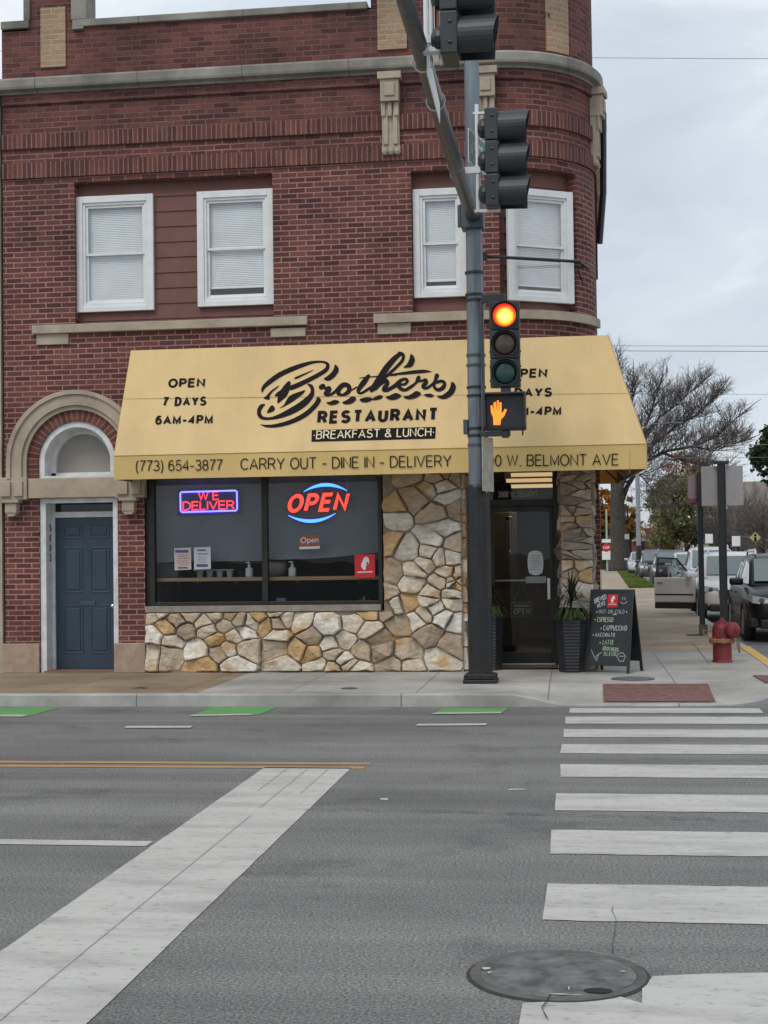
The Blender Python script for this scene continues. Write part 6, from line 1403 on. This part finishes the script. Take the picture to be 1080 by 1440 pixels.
# ------------------------------------------------------------------ parked cars
def loft(b, rings, cap=True, closed=False):
    n = len(rings[0]); V = [p for r in rings for p in r]; Fs = []
    for i in range(len(rings)-1):
        for j in range(n-1): Fs.append((i*n+j, i*n+j+1, (i+1)*n+j+1, (i+1)*n+j))
        Fs.append((i*n+n-1, i*n, (i+1)*n, (i+1)*n+n-1))
    if cap: Fs.append(tuple(range(n-1, -1, -1))); Fs.append(tuple((len(rings)-1)*n+j for j in range(n)))
    b.add(V, Fs)
def car(x, y, yaw, paintm, label, L=4.6, W=.92, H=1.66, hood=1.0, group='cars parked along the kerb', door=False, black_trim=True, rails=True, detail=True):
    """front is local -y; x, y is the front centre on the road"""
    o = thing('parked_car', (x, y, 0), label, 'car', group); M = Tr((x, y, 0))@Rz(yaw)
    st = [(0, .40, .70, .50, .62, .56, .73), (.05, .33, .75, .62, .76, .68, .79), (.16, .27, .84, .70, .85, .76, .90), (.40, .24, .93*hood, .76, .905, .79, .985*hood), (.95, .24, .99*hood, .80, .92, .82, 1.05*hood), (1.30, .24, 1.03, .82, .925, .835, 1.08), (1.8, .24, 1.05, .83, .93, .845, 1.08), (2.7, .24, 1.07, .83, .935, .85, 1.09), (L-.9, .24, 1.08, .83, .93, .845, 1.10), (L-.25, .30, 1.08, .76, .90, .82, 1.10), (L-.05, .36, 1.02, .70, .84, .76, 1.04), (L, .45, .92, .62, .74, .66, .93)]
    rings = []
    for (yy, zb_, zt_, wb, wm, wt, zc_) in st:
        k = W/.92; half = [(wb, zb_), (wm-.02, zb_+.10), (wm+.005, .5*(zb_+zt_)+.05), (wm-.025, zt_-.07), (wt, zt_), (wt*.55, zt_+(zc_-zt_)*.75)]
        rings.append([(-a*k, yy, z) for a, z in half]+[(0, yy, zc_)]+[(a*k, yy, z) for a, z in half[::-1]])
    b = MB(M); loft(b, rings); body = b.build('body', paintm, o, smooth=True, sub=1)
    k = W/.92; cab = [(1.12, .76, 1.03, .70, 1.06), (1.80, .80, 1.03, .63, H-.10), (2.05, .82, 1.03, .62, H-.04), (2.7, .83, 1.03, .62, H), (L-1.0, .82, 1.03, .60, H-.03), (L-.45, .80, 1.03, .58, H-.12), (L-.12, .76, 1.03, .64, 1.10)]
    rings = []
    for (yy, wb, zb_, wr, zr) in cab:
        half = [(wb, zb_), (wr+.055, zr-.08), (wr-.02, zr-.015)]; half = [(a, max(z, zb_+.005*i)) for i, (a, z) in enumerate(half)]
        rings.append([(-a*k, yy, z) for a, z in half]+[(0, yy, max(zr, zb_+.02))]+[(a*k, yy, z) for a, z in half[::-1]])
    b = MB(M); loft(b, rings); b.build('cabin', paintm, o, bevel=.03, smooth=True)
    def at(i, f, side, up, lift=.012):         # point on the cabin flank between stations
        yy, wb, zb_, wr, zr = [cab[i][q]+(cab[i+1][q]-cab[i][q])*f for q in range(5)]
        a0, z0, a1, z1 = wb, zb_, wr+.055, zr-.08
        return (side*(a0+(a1-a0)*up+lift)*k, yy, z0+(z1-z0)*up)
    b = MB(M); f0, f1 = .10, .90
    def wsp(f, sx): 
        yy = cab[0][0]+(cab[1][0]-cab[0][0])*f; w_ = (cab[0][3]+(cab[1][3]-cab[0][3])*f-.01)*k; z = cab[0][4]+(cab[1][4]-cab[0][4])*f
        return (sx*w_, yy-.02, z+.018)
    R4 = [[wsp(f, sx) for sx in (-1, -.5, 0, .5, 1)] for f in (.07, .5, .95)]
    for i in range(2):
        for j in range(4): b.quad(*[(p[0], p[1]-.03*(1-(j_/2-1)**2), p[2]) for p, j_ in ((R4[i][j], j), (R4[i][j+1], j+1), (R4[i+1][j+1], j+1), (R4[i+1][j], j))])
    b.build('windshield', M_CGL, o, smooth=True)
    for sx in (-1, 1):
        for (i0, g0, i1, g1) in ((0, .80, 2, .65), (2, .85, 3, .48), (3, .56, 4, .85)):
            b = MB(M); pts = [(i0, g0)]+[(i, 0.0) for i in range(i0+1, i1+1)]+[(i1, g1)]
            lo = [at(i, f, sx, .08) for i, f in pts]; hi = [at(i, f, sx, .90) for i, f in pts]
            if i0 == 0: lo = [at(0, .30, sx, .30)]+[at(0, .8, sx, .08)]+lo[1:]; hi = [at(0, .42, sx, .80)]+[at(0, .9, sx, .88)]+hi[1:]
            for j in range(len(lo)-1): b.quad(lo[j], lo[j+1], hi[j+1], hi[j])
            b.build('side_window', M_CGL, o)
        b = MB(M); b.box(sx*.86*k-.0 if sx > 0 else -1.12*k, sx*1.12*k if sx > 0 else -.86*k, 1.42, 1.56, 1.03, 1.17); b.build('wing_mirror', paintm if not door else M_WHITE, o, bevel=.04)
    for sx in (-1, 1):
        b = MB(M); P = [(sx*.50*k, .035, .70), (sx*.50*k, .045, .80), (sx*.82*k, .20, .86), (sx*.885*k, .42, .885), (sx*.895*k, .40, .80), (sx*.82*k, .115, .73)]
        V = [(p[0], p[1]-.014, p[2]) for p in P]+[(p[0]*.95, p[1]+.05, p[2]) for p in P]; n = 6
        b.add(V, [tuple(range(n))]+[(i, (i+1) % n, (i+1) % n+n, i+n) for i in range(n)]); hl = b.build('headlight', M_LAMP, o, bevel=.012)
        b = MB(M); b.lathe((0, 0, 0), [(.055, 0), (.04, .02), (0, .02)], 12, M=Tr((sx*.66*k, .06, .775))@Matrix.Rotation(pi/2, 4, 'X')); b.build('bulb', M_CGL, hl)
    b = MB(M); b.box(-.48*k, .48*k, -.02, .10, .56, .77)
    g_ = b.build('grille', M_PLASTIC, o, bevel=.02); b = MB(M)
    for z in (.60, .66, .72): b.box(-.46*k, .46*k, -.032, -.019, z, z+.022)
    b.lathe((0, 0, 0), [(.06, 0), (.055, .015), (0, .015)], 14, M=Tr((0, -.035, .665))@Matrix.Rotation(pi/2, 4, 'X')); b.build('chrome_bar', M_CHROME, g_)
    b = MB(M); b.box(-.70*k, .70*k, -.025, .3, .26, .43); b.box(-.88*k, -.70*k, .10, .5, .27, .46); b.box(.70*k, .88*k, .10, .5, .27, .46); b.build('front_bumper', M_PLASTIC, o, bevel=.03)
    b = MB(M); b.box(-.15, .15, -.045, -.026, .44, .56); b.build('number_plate', M_SIGNW, o)
    for yy in (.92, L-.92):
        for sx in (-1, 1):
            Mw = M@Tr((sx*(W-.10), yy, .35))@Matrix.Rotation(sx*pi/2, 4, 'Y')
            b = MB(Mw); b.lathe((0, 0, 0), [(.43, .0), (.43, .117), (.37, .122), (.37, .0)], 26); b.build('wheel_arch', M_PLASTIC if black_trim else M_BLACKM, o)
            b = MB(Mw); b.lathe((0, 0, 0), [(.22, -.02), (.30, -.10), (.345, -.09), (.35, -.02), (.35, .08), (.335, .105), (.24, .11), (.23, .06), (0, .05)], 26); wh = b.build('wheel', M_TYRE, o)
            b = MB(Mw); b.lathe((0, 0, 0), [(.24, .112), (.22, .118), (.21, .09), (.06, .085), (.05, .105), (0, .106)], 22)
            for q in range(5): a = 2*pi*q/5; b.box(.05, .225, -.03, .03, .085, .112, M=Matrix.Rotation(a, 4, 'Z'))
            b.build('rim', M_RIM, wh)
    if black_trim:
        b = MB(M)
        for sx in (-1, 1): b.box(sx*(W-.02)-.03, sx*(W-.02)+.03, 1.35, L-1.35, .25, .40)
        b.build('sill_cladding', M_PLASTIC, o, bevel=.01)
    if rails:
        b = MB(M)
        for sx in (-1, 1): b.tube([(sx*.58*k, 1.95, H-.04), (sx*.57*k, 2.1, H+.045), (sx*.57*k, L-1.1, H+.03), (sx*.56*k, L-.9, H-.05)], .02, 6)
        b.build('roof_rail', M_CHROME, o)
    b = MB(M)
    for z in (1.0,): 
        for sx in (-1, 1):
            for yy in (2.35, 3.3): b.box(sx*(W+.012)-.012, sx*(W+.012)+.012, yy, yy+.16, .86, .89)
    b.build('door_handle', paintm, o)
    return o, M
def carpos(pxl, Y):            # left flank seen at pixel column pxl at depth Y
    return ((pxl-540)/FPX-.1316)*Y
P_BLACK = pm('car_black', (.006, .006, .009), .38, .05, 2, coat=.15, spec=.35); P_WHITE = carpaint('car_white', (.68, .68, .66), 0); P_SILV = carpaint('car_silver', (.34, .35, .36), .5); P_GREY = carpaint('car_grey', (.10, .105, .11), .4); P_DK = carpaint('car_charcoal', (.03, .033, .036), .3); P_LT = carpaint('car_pale', (.5, .51, .52), .3)
th = -math.atan(SLOPE)
car(4.02, 27.4, th, P_BLACK, 'black sport utility car parked nearest, right of the hydrant', H=1.64)
ow, Mw_ = car(carpos(983, 35.3)+.80, 35.0, th, P_WHITE, 'white sport utility car with its kerbside front door open', H=1.66, door=True)
# its open door
Md = Mw_@Tr((-.93, 1.42, 0))@Rz(R_(62))       # local y runs from hinge to free edge when shut
b = MB(Md); b.box(-.045, .045, .0, 1.10, .42, 1.04); od = b.build('open_door', carpaint('door_beige_white', (.70, .685, .65), 0), ow, bevel=.03)
b = MB(Md); b.box(-.085, -.046, .84, 1.0, .90, .93); b.build('handle', M_CHROME, od, bevel=.008)
b = MB(Md); b.box(-.052, -.046, .04, 1.06, .60, .635); b.build('door_moulding', M_PLASTIC, od)
b = MB(Md); b.box(-.05, .05, .02, 1.08, .27, .419); b.build('lower_trim', M_PLASTIC, od, bevel=.01)
b = MB(Md)
b.tube([(0, .10, 1.05), (.06, .52, 1.50), (.07, 1.02, 1.53), (.02, 1.07, 1.05)], .026, 6); b.build('window_frame', M_PLASTIC, od)
b = MB(Md); b.quad((0, .12, 1.05), (.02, 1.06, 1.05), (.07, 1.01, 1.51), (.06, .53, 1.49)); b.build('pane', glass('door_pane', (.35, .42, .42), .15), od)
b = MB(Md); b.box(-.25, -.04, .06, .20, 1.04, 1.19); b.build('wing_mirror', M_WHITE, od, bevel=.05)
car(carpos(957, 50)+.93, 49.0, th, P_LT, 'pale silver tall car with roof rails behind the white one', H=1.80)
car(carpos(938, 60)+.90, 59.0, th, P_LT, 'pale car mostly hidden behind the open car door', H=1.62, rails=False)
car(carpos(913, 68)+.90, 67, th, P_DK, 'dark charcoal car at the verge beyond the pale ones', H=1.70)
car(carpos(895, 80)+.92, 79, th, P_GREY, 'grey car with pale roof near the lamp post with black foot', H=1.72, rails=False)
car(carpos(880, 95)+.90, 94, th, P_LT, 'pale car farthest up the row beside the bare tree', H=1.60, rails=False)
car(8.9, 46, pi+th, P_SILV, 'grey van on the far side of the side street', H=2.10, L=5.0, W=.98, group='cars across the side street')
car(9.3, 66, th, P_DK, 'dark car across the side street behind the grey van', H=1.6, group='cars across the side street')
# ------------------------------------------------------------------ trees
def branch(b, p, d, l, r, depth, rnd, upb, n=4, env=None):
    if env and not env(p): return
    seg = 3; pts = [Vector(p)]; rads = [r]; d = Vector(d)
    for i in range(seg):
        d = (d+Vector((rnd.uniform(-.22, .22), rnd.uniform(-.22, .22), rnd.uniform(-.10, .22)*upb))).normalized()
        pts.append(pts[-1]+d*l/seg); rads.append(r*(1-.75*(i+1)/seg)+.004)
    b.tube(pts, rads, n if depth > 1 else 3, cap=False)
    if depth == 0: return
    k = {3: 8, 2: 7, 1: 6}.get(depth, 6)
    for i in range(k):
        f = (i+.7+rnd.random()*.5)/(k+.4); j = min(int(f*seg), seg-1); q = pts[j].lerp(pts[j+1], min(1, f*seg-j))
        ax = Vector((rnd.uniform(-1, 1), rnd.uniform(-1, 1), rnd.uniform(-.5, 1)))
        nd = (d*.75+ax.normalized()*.75+Vector((0, 0, .18*upb))).normalized()
        branch(b, q, nd, l*rnd.uniform(.38, .62), max(.011, r*(1-.6*f)*.45), depth-1, rnd, upb, n, env)
def limb(b, pxs, Y, rads, rnd, jit=.8):
    P = [F(px, py, Y+(rnd.uniform(-jit, jit) if i else 0)) for i, (px, py) in enumerate(pxs)]; b.tube(P, rads, 8); return P
YT_ = 110
g = F(868, 800, YT_); g.z = 0.1
BT = thing('bare_tree', (g.x, g.y, .14), 'tall bare tree with a thick trunk leaning over the side street', 'tree')
rnd = random.Random(12)
b = MB(); b.tube([Vector((g.x-.02, g.y, .0)), Vector((g.x, g.y, .5)), F(869, 750, YT_), F(868, 712, YT_), F(868, 690, YT_), F(869, 668, YT_)], [1.0, .70, .60, .52, .50, .42], 14); b.build('trunk', M_BARK, BT, smooth=True)
def crown_env(p):
    d = p-CAMP; z = d.dot(fw); px, py = 540+FPX*d.dot(rt)/z, 720-FPX*d.dot(up)/z
    return ((px-945)/112)**2+((py-612)/106)**2 < 1 or px < 880
b = MB(); tw = MB()
LIMBS = [([(867, 706), (863, 680), (858, 650), (858, 610), (866, 560), (872, 525)], .40), ([(868, 706), (873, 685), (884, 660), (900, 620), (915, 580), (928, 540)], .36), ([(870, 712), (882, 684), (902, 652), (938, 634), (975, 628), (1008, 614), (1040, 584)], .30), ([(975, 628), (1005, 634), (1040, 622)], .10), ([(890, 662), (918, 625), (950, 600), (985, 580), (1005, 560)], .22), ([(869, 700), (874, 672), (878, 630), (888, 575), (890, 540)], .26), ([(905, 612), (930, 585), (955, 566), (978, 545)], .15), ([(930, 636), (962, 648), (990, 655), (1012, 668)], .13), ([(858, 640), (845, 610), (840, 580)], .2), ([(884, 660), (900, 668), (920, 690), (930, 712)], .10)]
for pxs, r_ in LIMBS:
    P = limb(b, pxs, YT_, [r_*(1 if i == 0 else .72)*(1-.85*i/(len(pxs)-1)) for i in range(len(pxs))], rnd)
    tot = len(P)-1
    for i in range(46 if r_ > .15 else 28):
        f = .2+.8*(i+rnd.random())/(46 if r_ > .15 else 28); j = min(int(f*tot), tot-1); q = P[j].lerp(P[j+1], f*tot-j); d = (P[j+1]-P[j]).normalized()
        nd = (d*.7+Vector((rnd.uniform(-.9, .9), rnd.uniform(-1, 1), rnd.uniform(-.15, .9)))).normalized()
        branch(tw, q, nd, rnd.uniform(1.5, 3.0)*(1.15-.5*f), max(.032, r_*(1-.75*f)*.30), 2, rnd, .5, 4, crown_env)
    branch(tw, P[-1], (P[-1]-P[-2]).normalized(), 2.0, .05, 2, rnd, .5, 4, crown_env)
b.build('limb', M_BARK, BT, smooth=True); tw.build('crown', M_TWIG, BT)
def leaftree(name, base, Y, blobs, pal, nleaf, size, label, seed, trunk_r=.25, group=None, kindk=None):
    """blobs: (px, py, rx, ry) in photo pixels on the plane at depth Y; built with real depth"""
    rnd = random.Random(seed); g = F(base, 790, Y); o = thing(name, (g.x, g.y, .1), label, 'tree', group)
    b = MB(); k = Y/FPX; B = []
    for (px, py, rx, ry) in blobs:
        c = F(px, py, Y); c.y += rnd.uniform(-.5, .5)*rx*k; B.append((c, rx*k, ry*k))
    low = min(B, key=lambda q: q[0].z); b.tube([(g.x, g.y, 0), (g.x+.1, g.y, 1.2), tuple(low[0].lerp(Vector((g.x, g.y, low[0].z)), .5))], [trunk_r*1.3, trunk_r, trunk_r*.7], 8)
    for c, rx, ry in B: b.tube([low[0].lerp(Vector((g.x, g.y, low[0].z)), .5), low[0].lerp(c, .5)+Vector((0, 0, -.2*ry)), c+Vector((0, 0, .4*ry))], [trunk_r*.6, trunk_r*.35, .05], 6)
    b.build('trunk', M_BARK, o, smooth=True)
    lf = MB(); tot = sum(rx*ry for _, rx, ry in B)
    for c, rx, ry in B:
        n = int(nleaf*rx*ry/tot); nc = max(6, n//40)
        for i in range(nc):
            while True:
                d = Vector((rnd.uniform(-1, 1), rnd.uniform(-1, 1), rnd.uniform(-1, 1)))
                if .25 < d.length < 1: break
            d = d.normalized()*d.length**.55; cc = c+Vector((d.x*rx, d.y*rx, d.z*ry)); cr = rnd.uniform(.12, .30)*min(rx, ry)+.1
            base_c = pal[rnd.randrange(len(pal))]; sh = rnd.uniform(.6, 1.3)
            for q in range(n//nc):
                e = Vector((rnd.gauss(0, .5), rnd.gauss(0, .5), rnd.gauss(0, .45)))*cr; p = cc+e; s = size*rnd.uniform(.5, 1.2)
                u = Vector((rnd.uniform(-1, 1), rnd.uniform(-1, 1), rnd.uniform(-1, 1))).normalized(); v = u.cross(Vector((rnd.uniform(-1, 1), rnd.uniform(-1, 1), rnd.uniform(-1, 1)))).normalized()
                w_ = sh*rnd.uniform(.75, 1.25); lf.tint = tuple(x*w_ for x in base_c); lf.add([p-u*s*.6, p+v*s*.32, p+u*s*.6, p-v*s*.32], [(0, 1, 2, 3)])
    lf.build('crown', M_LEAF, o)
    return o
leaftree('orange_tree', 846, 125, [(848, 712, 20, 22), (858, 735, 14, 22), (840, 740, 22, 30)], [(.34, .12, .025), (.38, .20, .03), (.28, .08, .02)], 3000, .42, 'orange autumn tree left of the bare trunk', 3, .3)
leaftree('yellow_tree', 884, 152, [(882, 722, 12, 22), (886, 742, 14, 16)], [(.36, .24, .04), (.30, .14, .03), (.16, .15, .05)], 2000, .42, 'small yellow orange tree right of the bare trunk', 4, .25)
leaftree('green_hedge_tree', 850, 118, [(848, 772, 14, 26), (838, 770, 14, 30), (856, 760, 8, 20)], [(.10, .12, .035), (.16, .13, .04)], 2400, .36, 'olive green bushy tree at the end of the side pavement', 5, .25)
leaftree('red_tree', 966, 157, [(962, 662, 30, 26), (945, 690, 25, 25), (985, 670, 20, 22)], [(.30, .13, .10), (.25, .14, .11), (.21, .16, .11)], 4500, .31, 'thin reddish autumn tree behind the olive green one', 6, .25)
leaftree('olive_tree', 965, 146, [(955, 715, 42, 36), (935, 700, 22, 22), (985, 728, 40, 34), (1010, 745, 30, 28), (940, 745, 30, 28), (965, 690, 26, 24)], [(.25, .25, .11), (.19, .21, .10), (.30, .24, .11), (.15, .17, .08)], 17000, .31, 'broad olive green tree behind the row of cars', 7, .4)
leaftree('small_green_tree', 925, 153, [(922, 706, 14, 12), (930, 712, 10, 14)], [(.08, .10, .05), (.06, .09, .045)], 900, .36, 'small dark green tree left of the olive one', 8, .2)
leaftree('leafy_tree', 1100, 84, [(1092, 640, 34, 24), (1075, 640, 14, 14), (1105, 615, 30, 22), (1100, 670, 26, 14)], [(.035, .065, .03), (.05, .085, .035), (.03, .05, .025)], 4800, .30, 'dark green leafy tree entering at the right edge', 9, .3)
def twigtree(base, Y, top, spread, n, label, seed):
    rnd = random.Random(seed); g = F(base, 790, Y); o = thing('bare_bush_tree', (g.x, g.y, .1), label, 'tree'); h = F(base, top, Y).z; b = MB(); b.tube([(g.x, g.y, 0), (g.x+.1, g.y, h*.3), (g.x, g.y, h*.6)], [.22, .16, .08], 7); b.build('trunk', M_BARK, o); t_ = MB()
    for i in range(n):
        z = h*rnd.uniform(.12, .6); d = Vector((rnd.uniform(-1, 1), rnd.uniform(-1, 1), rnd.uniform(.1, 1.1))).normalized(); branch(t_, (g.x, g.y, z), d, spread*rnd.uniform(.6, 1.0), .06, 2, rnd, .6)
    t_.build('crown', pm('grey_twig', (.15, .125, .115), .9, .25, 3), o)
twigtree(1036, 118, 712, 4.0, 46, 'grey leafless tree right of the big grey sign back', 15); twigtree(1072, 104, 712, 3.5, 46, 'grey leafless tree in front of the beige building', 16); twigtree(905, 190, 712, 5, 26, 'distant pale leafless tree over the white roofed shop', 17)
twigtree(935, 150, 745, 4, 26, 'distant brownish leafless tree beside the red brick shop', 18)
# ------------------------------------------------------------------ far buildings
YB = 165
def bx(b, x0, x1, y0, y1, z0, z1): b.box(x0, x1, y0, y1, z0, z1)
xa, xb = F(868, 760, YB).x, F(946, 760, YB).x; zt_ = F(905, 743, YB).z; zp = F(905, 735.5, YB).z
o = thing('shop_building', ((xa+xb)/2, YB, 0), 'low red brick shop with white parapet and yellow arch far up the street', 'building')
b = MB(); bx(b, xa, xb, YB, YB+14, 0, zt_); b.build('brick_wall', brick('far_brick', (.26, .075, .055), (.20, .06, .05), (.24, .12, .10), stain=.2), o)
b = MB(); bx(b, xa-.1, xb+.1, YB-.15, YB+14, zt_, zp); b.build('parapet', M_SIGNW, o)
xc, xd = F(886, 725, YB).x, F(924, 725, YB).x; b = MB(); bx(b, xc, xd, YB+3, YB+12, zp, F(905, 719, YB+3).z); bx(b, F(906, 715, YB).x, F(908.5, 715, YB).x, YB+3.5, YB+4.2, zp, F(905, 714, YB+3).z); up_ = b.build('upper_storey', M_SIGNW, o)
b = MB(); p = F(918, 728.5, YB+2.98); b.box(p.x-.35, p.x+.4, YB+2.93, YB+2.99, p.z-.4, p.z+.4); b.build('window', M_CGL, up_)
b = MB(); c_ = F(898, 754, YB-.3); r_ = F(908, 754, YB-.3).x-c_.x; b.prism([(c_.x-r_, c_.z)]+[(c_.x+r_*cos(pi-pi*i/16), c_.z+r_*1.35*sin(pi*i/16)) for i in range(17)], YB-.9, YB-.16); b.build('arch_sign', pm('arch_yellow', (.62, .42, .16), .6, .05, 4), o)
b = MB(); b.box(c_.x-r_*.9, c_.x+r_*1.0, YB-.4, YB-.16, F(898, 761, YB).z, c_.z-.01); b.build('fascia', M_SIGNW, o)
for px in (884, 903, 926): p = F(px, 766, YB); b = MB(); b.box(p.x-.25, p.x+.25, YB-.05, YB+.1, p.z-.5, p.z+.5); b.build('window', M_DARK, o)
YB2 = 125; xa = F(1048, 700, YB2).x; o = thing('beige_building', (xa+8, YB2, 0), 'plain beige block beyond the leafless trees at the right edge', 'building')
z1, z0 = F(1060, 677, YB2).z, F(1060, 711, YB2).z
b = MB(); b.box(xa, xa+26, YB2, YB2+15, z0, z1); b.build('upper_wall', pm('beige_panel', (.33, .30, .275), .8, .06, 1), o)
b = MB(); b.box(xa+.2, xa+26, YB2+.3, YB2+15, 0, z0); b.build('lower_wall', pm('grey_wall', (.27, .26, .25), .8, .1, 1), o)
b = MB(); p = F(1061, 700, YB2-.2); b.box(p.x-.06, p.x+.06, YB2-.2, YB2-.01, 0, z1); b.build('downpipe', pm('downpipe_grey', (.2, .19, .18), .6), o)
o = thing('house', (38, 190, 0), 'grey house far right beyond the leafless trees', 'building'); b = MB(); b.box(24, 60, 190, 205, 0, 6); b.build('wall', pm('house_grey', (.28, .26, .25), .8, .1, 1), o); b = MB(); b.prism([(23.5, 6), (60.5, 6), (42, 9.5)], 189.5, 205.5); b.build('roof', pm('house_roof', (.10, .09, .09), .9), o)
o = thing('house', (-2, 230, 0), 'pale house closing the far end of the side street', 'building'); b = MB(); b.box(-14, 22, 230, 244, 0, 5.5); b.build('wall', pm('house_pale', (.42, .38, .34), .8, .1, 1), o); b = MB(); b.prism([(-14.5, 5.5), (22.5, 5.5), (4, 9)], 229.5, 244.5); b.build('roof', pm('house_roof2', (.16, .11, .10), .9), o)
# ------------------------------------------------------------------ lamp posts, small signs, overhead wires
def lamp(px, pyb, label, black_to, r0_, head):
    g = G(px, pyb); o = thing('lamp_post', (g.x, g.y, .14), label, 'lamp post'); zt_ = 8.5
    if black_to: zb_ = F(px, black_to, g.y).z; b = MB(); b.lathe((g.x, g.y, .14), [(r0_*1.5, 0), (r0_*1.5, .3), (r0_*1.15, .5), (r0_*1.1, zb_-.14), (r0_, zb_-.10)], 12); b.build('black_foot', M_BLACKM, o)
    b = MB(); b.tube([(g.x, g.y, .2), (g.x, g.y, 5), (g.x, g.y, zt_)], [r0_, r0_*.85, r0_*.6], 10); b.build('shaft', pm('lamp_grey', (.27, .29, .31), .5, .1, 4, metal=.3), o)
    b = MB(); b.tube([(g.x, g.y, zt_-.1), (g.x+.8*head, g.y, zt_+.35), (g.x+2.0*head, g.y, zt_+.4)], .05, 6); b.build('arm', M_GALV, o); b = MB(); b.box(min(g.x+1.9*head, g.x+2.6*head), max(g.x+1.9*head, g.x+2.6*head), g.y-.15, g.y+.15, zt_+.33, zt_+.45); b.build('lamp_head', M_GALV, o, bevel=.03)
    return o
lamp(899, 812, 'grey lamp post with a black painted foot on the grass verge', 768, .15, 1)
lamp(876.5, 801, 'slim grey lamp post in front of the bare tree trunk', None, .13, 1)
o, g, z_ = signpost(882.5, 806, 750, 'sign_post', 'short black post on the verge before the bare tree', .16); b = MB(); b.box(g.x-.15, g.x+.15, g.y-.05, g.y-.035, z_-.4, z_-.05); b.build('sign_plate', M_SIGNB, o)
g = F(854, 800, 100); g.z = .14; o = thing('stop_sign', (g.x, g.y, .14), 'red octagonal stop sign on a pale green post up the side street', 'stop sign')
b = MB(); zz_ = F(854, 716, g.y).z; b.tube([(g.x, g.y, .1), (g.x, g.y, zz_)], .07, 6); b.build('post', pm('green_post', (.30, .42, .36), .6), o)
c_ = F(852.5, 770, g.y-.15); b = MB(); b.prism([(c_.x+0.30*cos(pi/8+pi/4*i), c_.z+0.30*sin(pi/8+pi/4*i)) for i in range(8)], g.y-.16, g.y-.14); b.build('octagon', M_SIGNR, o)
b = MB(); sign(b, 'STOP', (c_.x-.22, g.y-.161, c_.z-.09), (c_.x+.22, g.y-.161, c_.z-.09), (c_.x-.22, g.y-.161, c_.z+.09), .18, .003); b.build('lettering', M_SIGNW, o)
b = MB(); c2 = F(852.5, 761, g.y-.15); b.box(c2.x-.3, c2.x+.3, g.y-.16, g.y-.14, c2.z-.1, c2.z+.14); c3 = F(852.5, 781, g.y-.15); b.box(c3.x-.28, c3.x+.28, g.y-.16, g.y-.14, c3.z-.3, c3.z+.3); b.build('small_plate', M_SIGNW, o)
for px, py, s, mat, lb, cat in ((997, 757.5, .24, M_SIGNW, 'small white sign over the car roofs beside the thin black post', 'sign'), (1035, 761, .26, M_SIGNW, 'small white sign over the roofs right of the thick black post', 'sign'), (1062, 756, .30, pm('sign_yellow', (.42, .36, .16), .5), 'yellow diamond warning sign before the beige building', 'sign')):
    Y = 76; c_ = F(px, py, Y); o = thing('street_sign', (c_.x, Y, .1), lb, cat); b = MB(); b.tube([(c_.x, Y, .0), (c_.x, Y, c_.z+s*.8)], .035, 6); b.build('post', M_GALV, o)
    b = MB()
    if 'diamond' in lb: b.prism([(c_.x-s*.95, c_.z), (c_.x, c_.z-s*.95), (c_.x+s*.95, c_.z), (c_.x, c_.z+s*.95)], Y-.06, Y-.045)
    else: b.box(c_.x-s*.8, c_.x+s*.8, Y-.06, Y-.045, c_.z-s, c_.z+s)
    b.build('plate', mat, o, bevel=.02)
    if 'diamond' in lb:
        b = MB(); b.box(c_.x-.06, c_.x+.06, Y-.07, Y-.061, c_.z-.22, c_.z+.02); b.lathe((0, 0, 0), [(.07, 0), (0, .004)], 10, M=Tr((c_.x, Y-.066, c_.z+.12))@Matrix.Rotation(pi/2, 4, 'X')); b.build('symbol', M_INK, o)
M_WIRE = pm('wire', (.16, .17, .18), .6)
for ya, yb, Y, r_, lb in ((81, 83, 34, .009, 'lone thin wire crossing the sky beside the cornice'), (486, 487, 60, .013, 'upper of the two wires level with the awning top'), (493, 494.5, 60, .018, 'lower thicker wire level with the awning top'), (553, 555, 70, .012, 'thin wire crossing the top of the bare tree crown'), (629, 625, 75, .022, 'thick wire through the lower bare tree branches'), (645, 643, 75, .018, 'lowest wire just above the big grey sign back')):
    A, B_ = F(760, ya, Y), F(1130, yb, Y); d = (B_-A)/(B_.x-A.x); P = []
    for i in range(25):
        x = A.x-14+(60)*i/24; q = A+d*(x-A.x); q.z += .00035*(x-(A.x+B_.x)/2)**2; P.append(q)
    b = MB(); b.tube(P, r_*.7, 5); tag(b.build('overhead_wire', M_WIRE), lb, 'wire', None)
for px, py, Y in ((924, 700, 210), (896, 705, 230)):
    p = F(px, py, Y); o = thing('utility_pole', (p.x, Y, 0), 'distant utility pole right of the lamp post' if px > 900 else 'distant utility pole left of the other far pole', 'utility pole'); b = MB(); b.tube([(p.x, Y, 0), (p.x, Y, p.z)], .13, 6); b.build('pole', M_TWIG, o); b = MB(); b.box(p.x-1.2, p.x+1.2, Y-.1, Y+.1, p.z-1, p.z-.85); b.build('crossarm', M_TWIG, o)
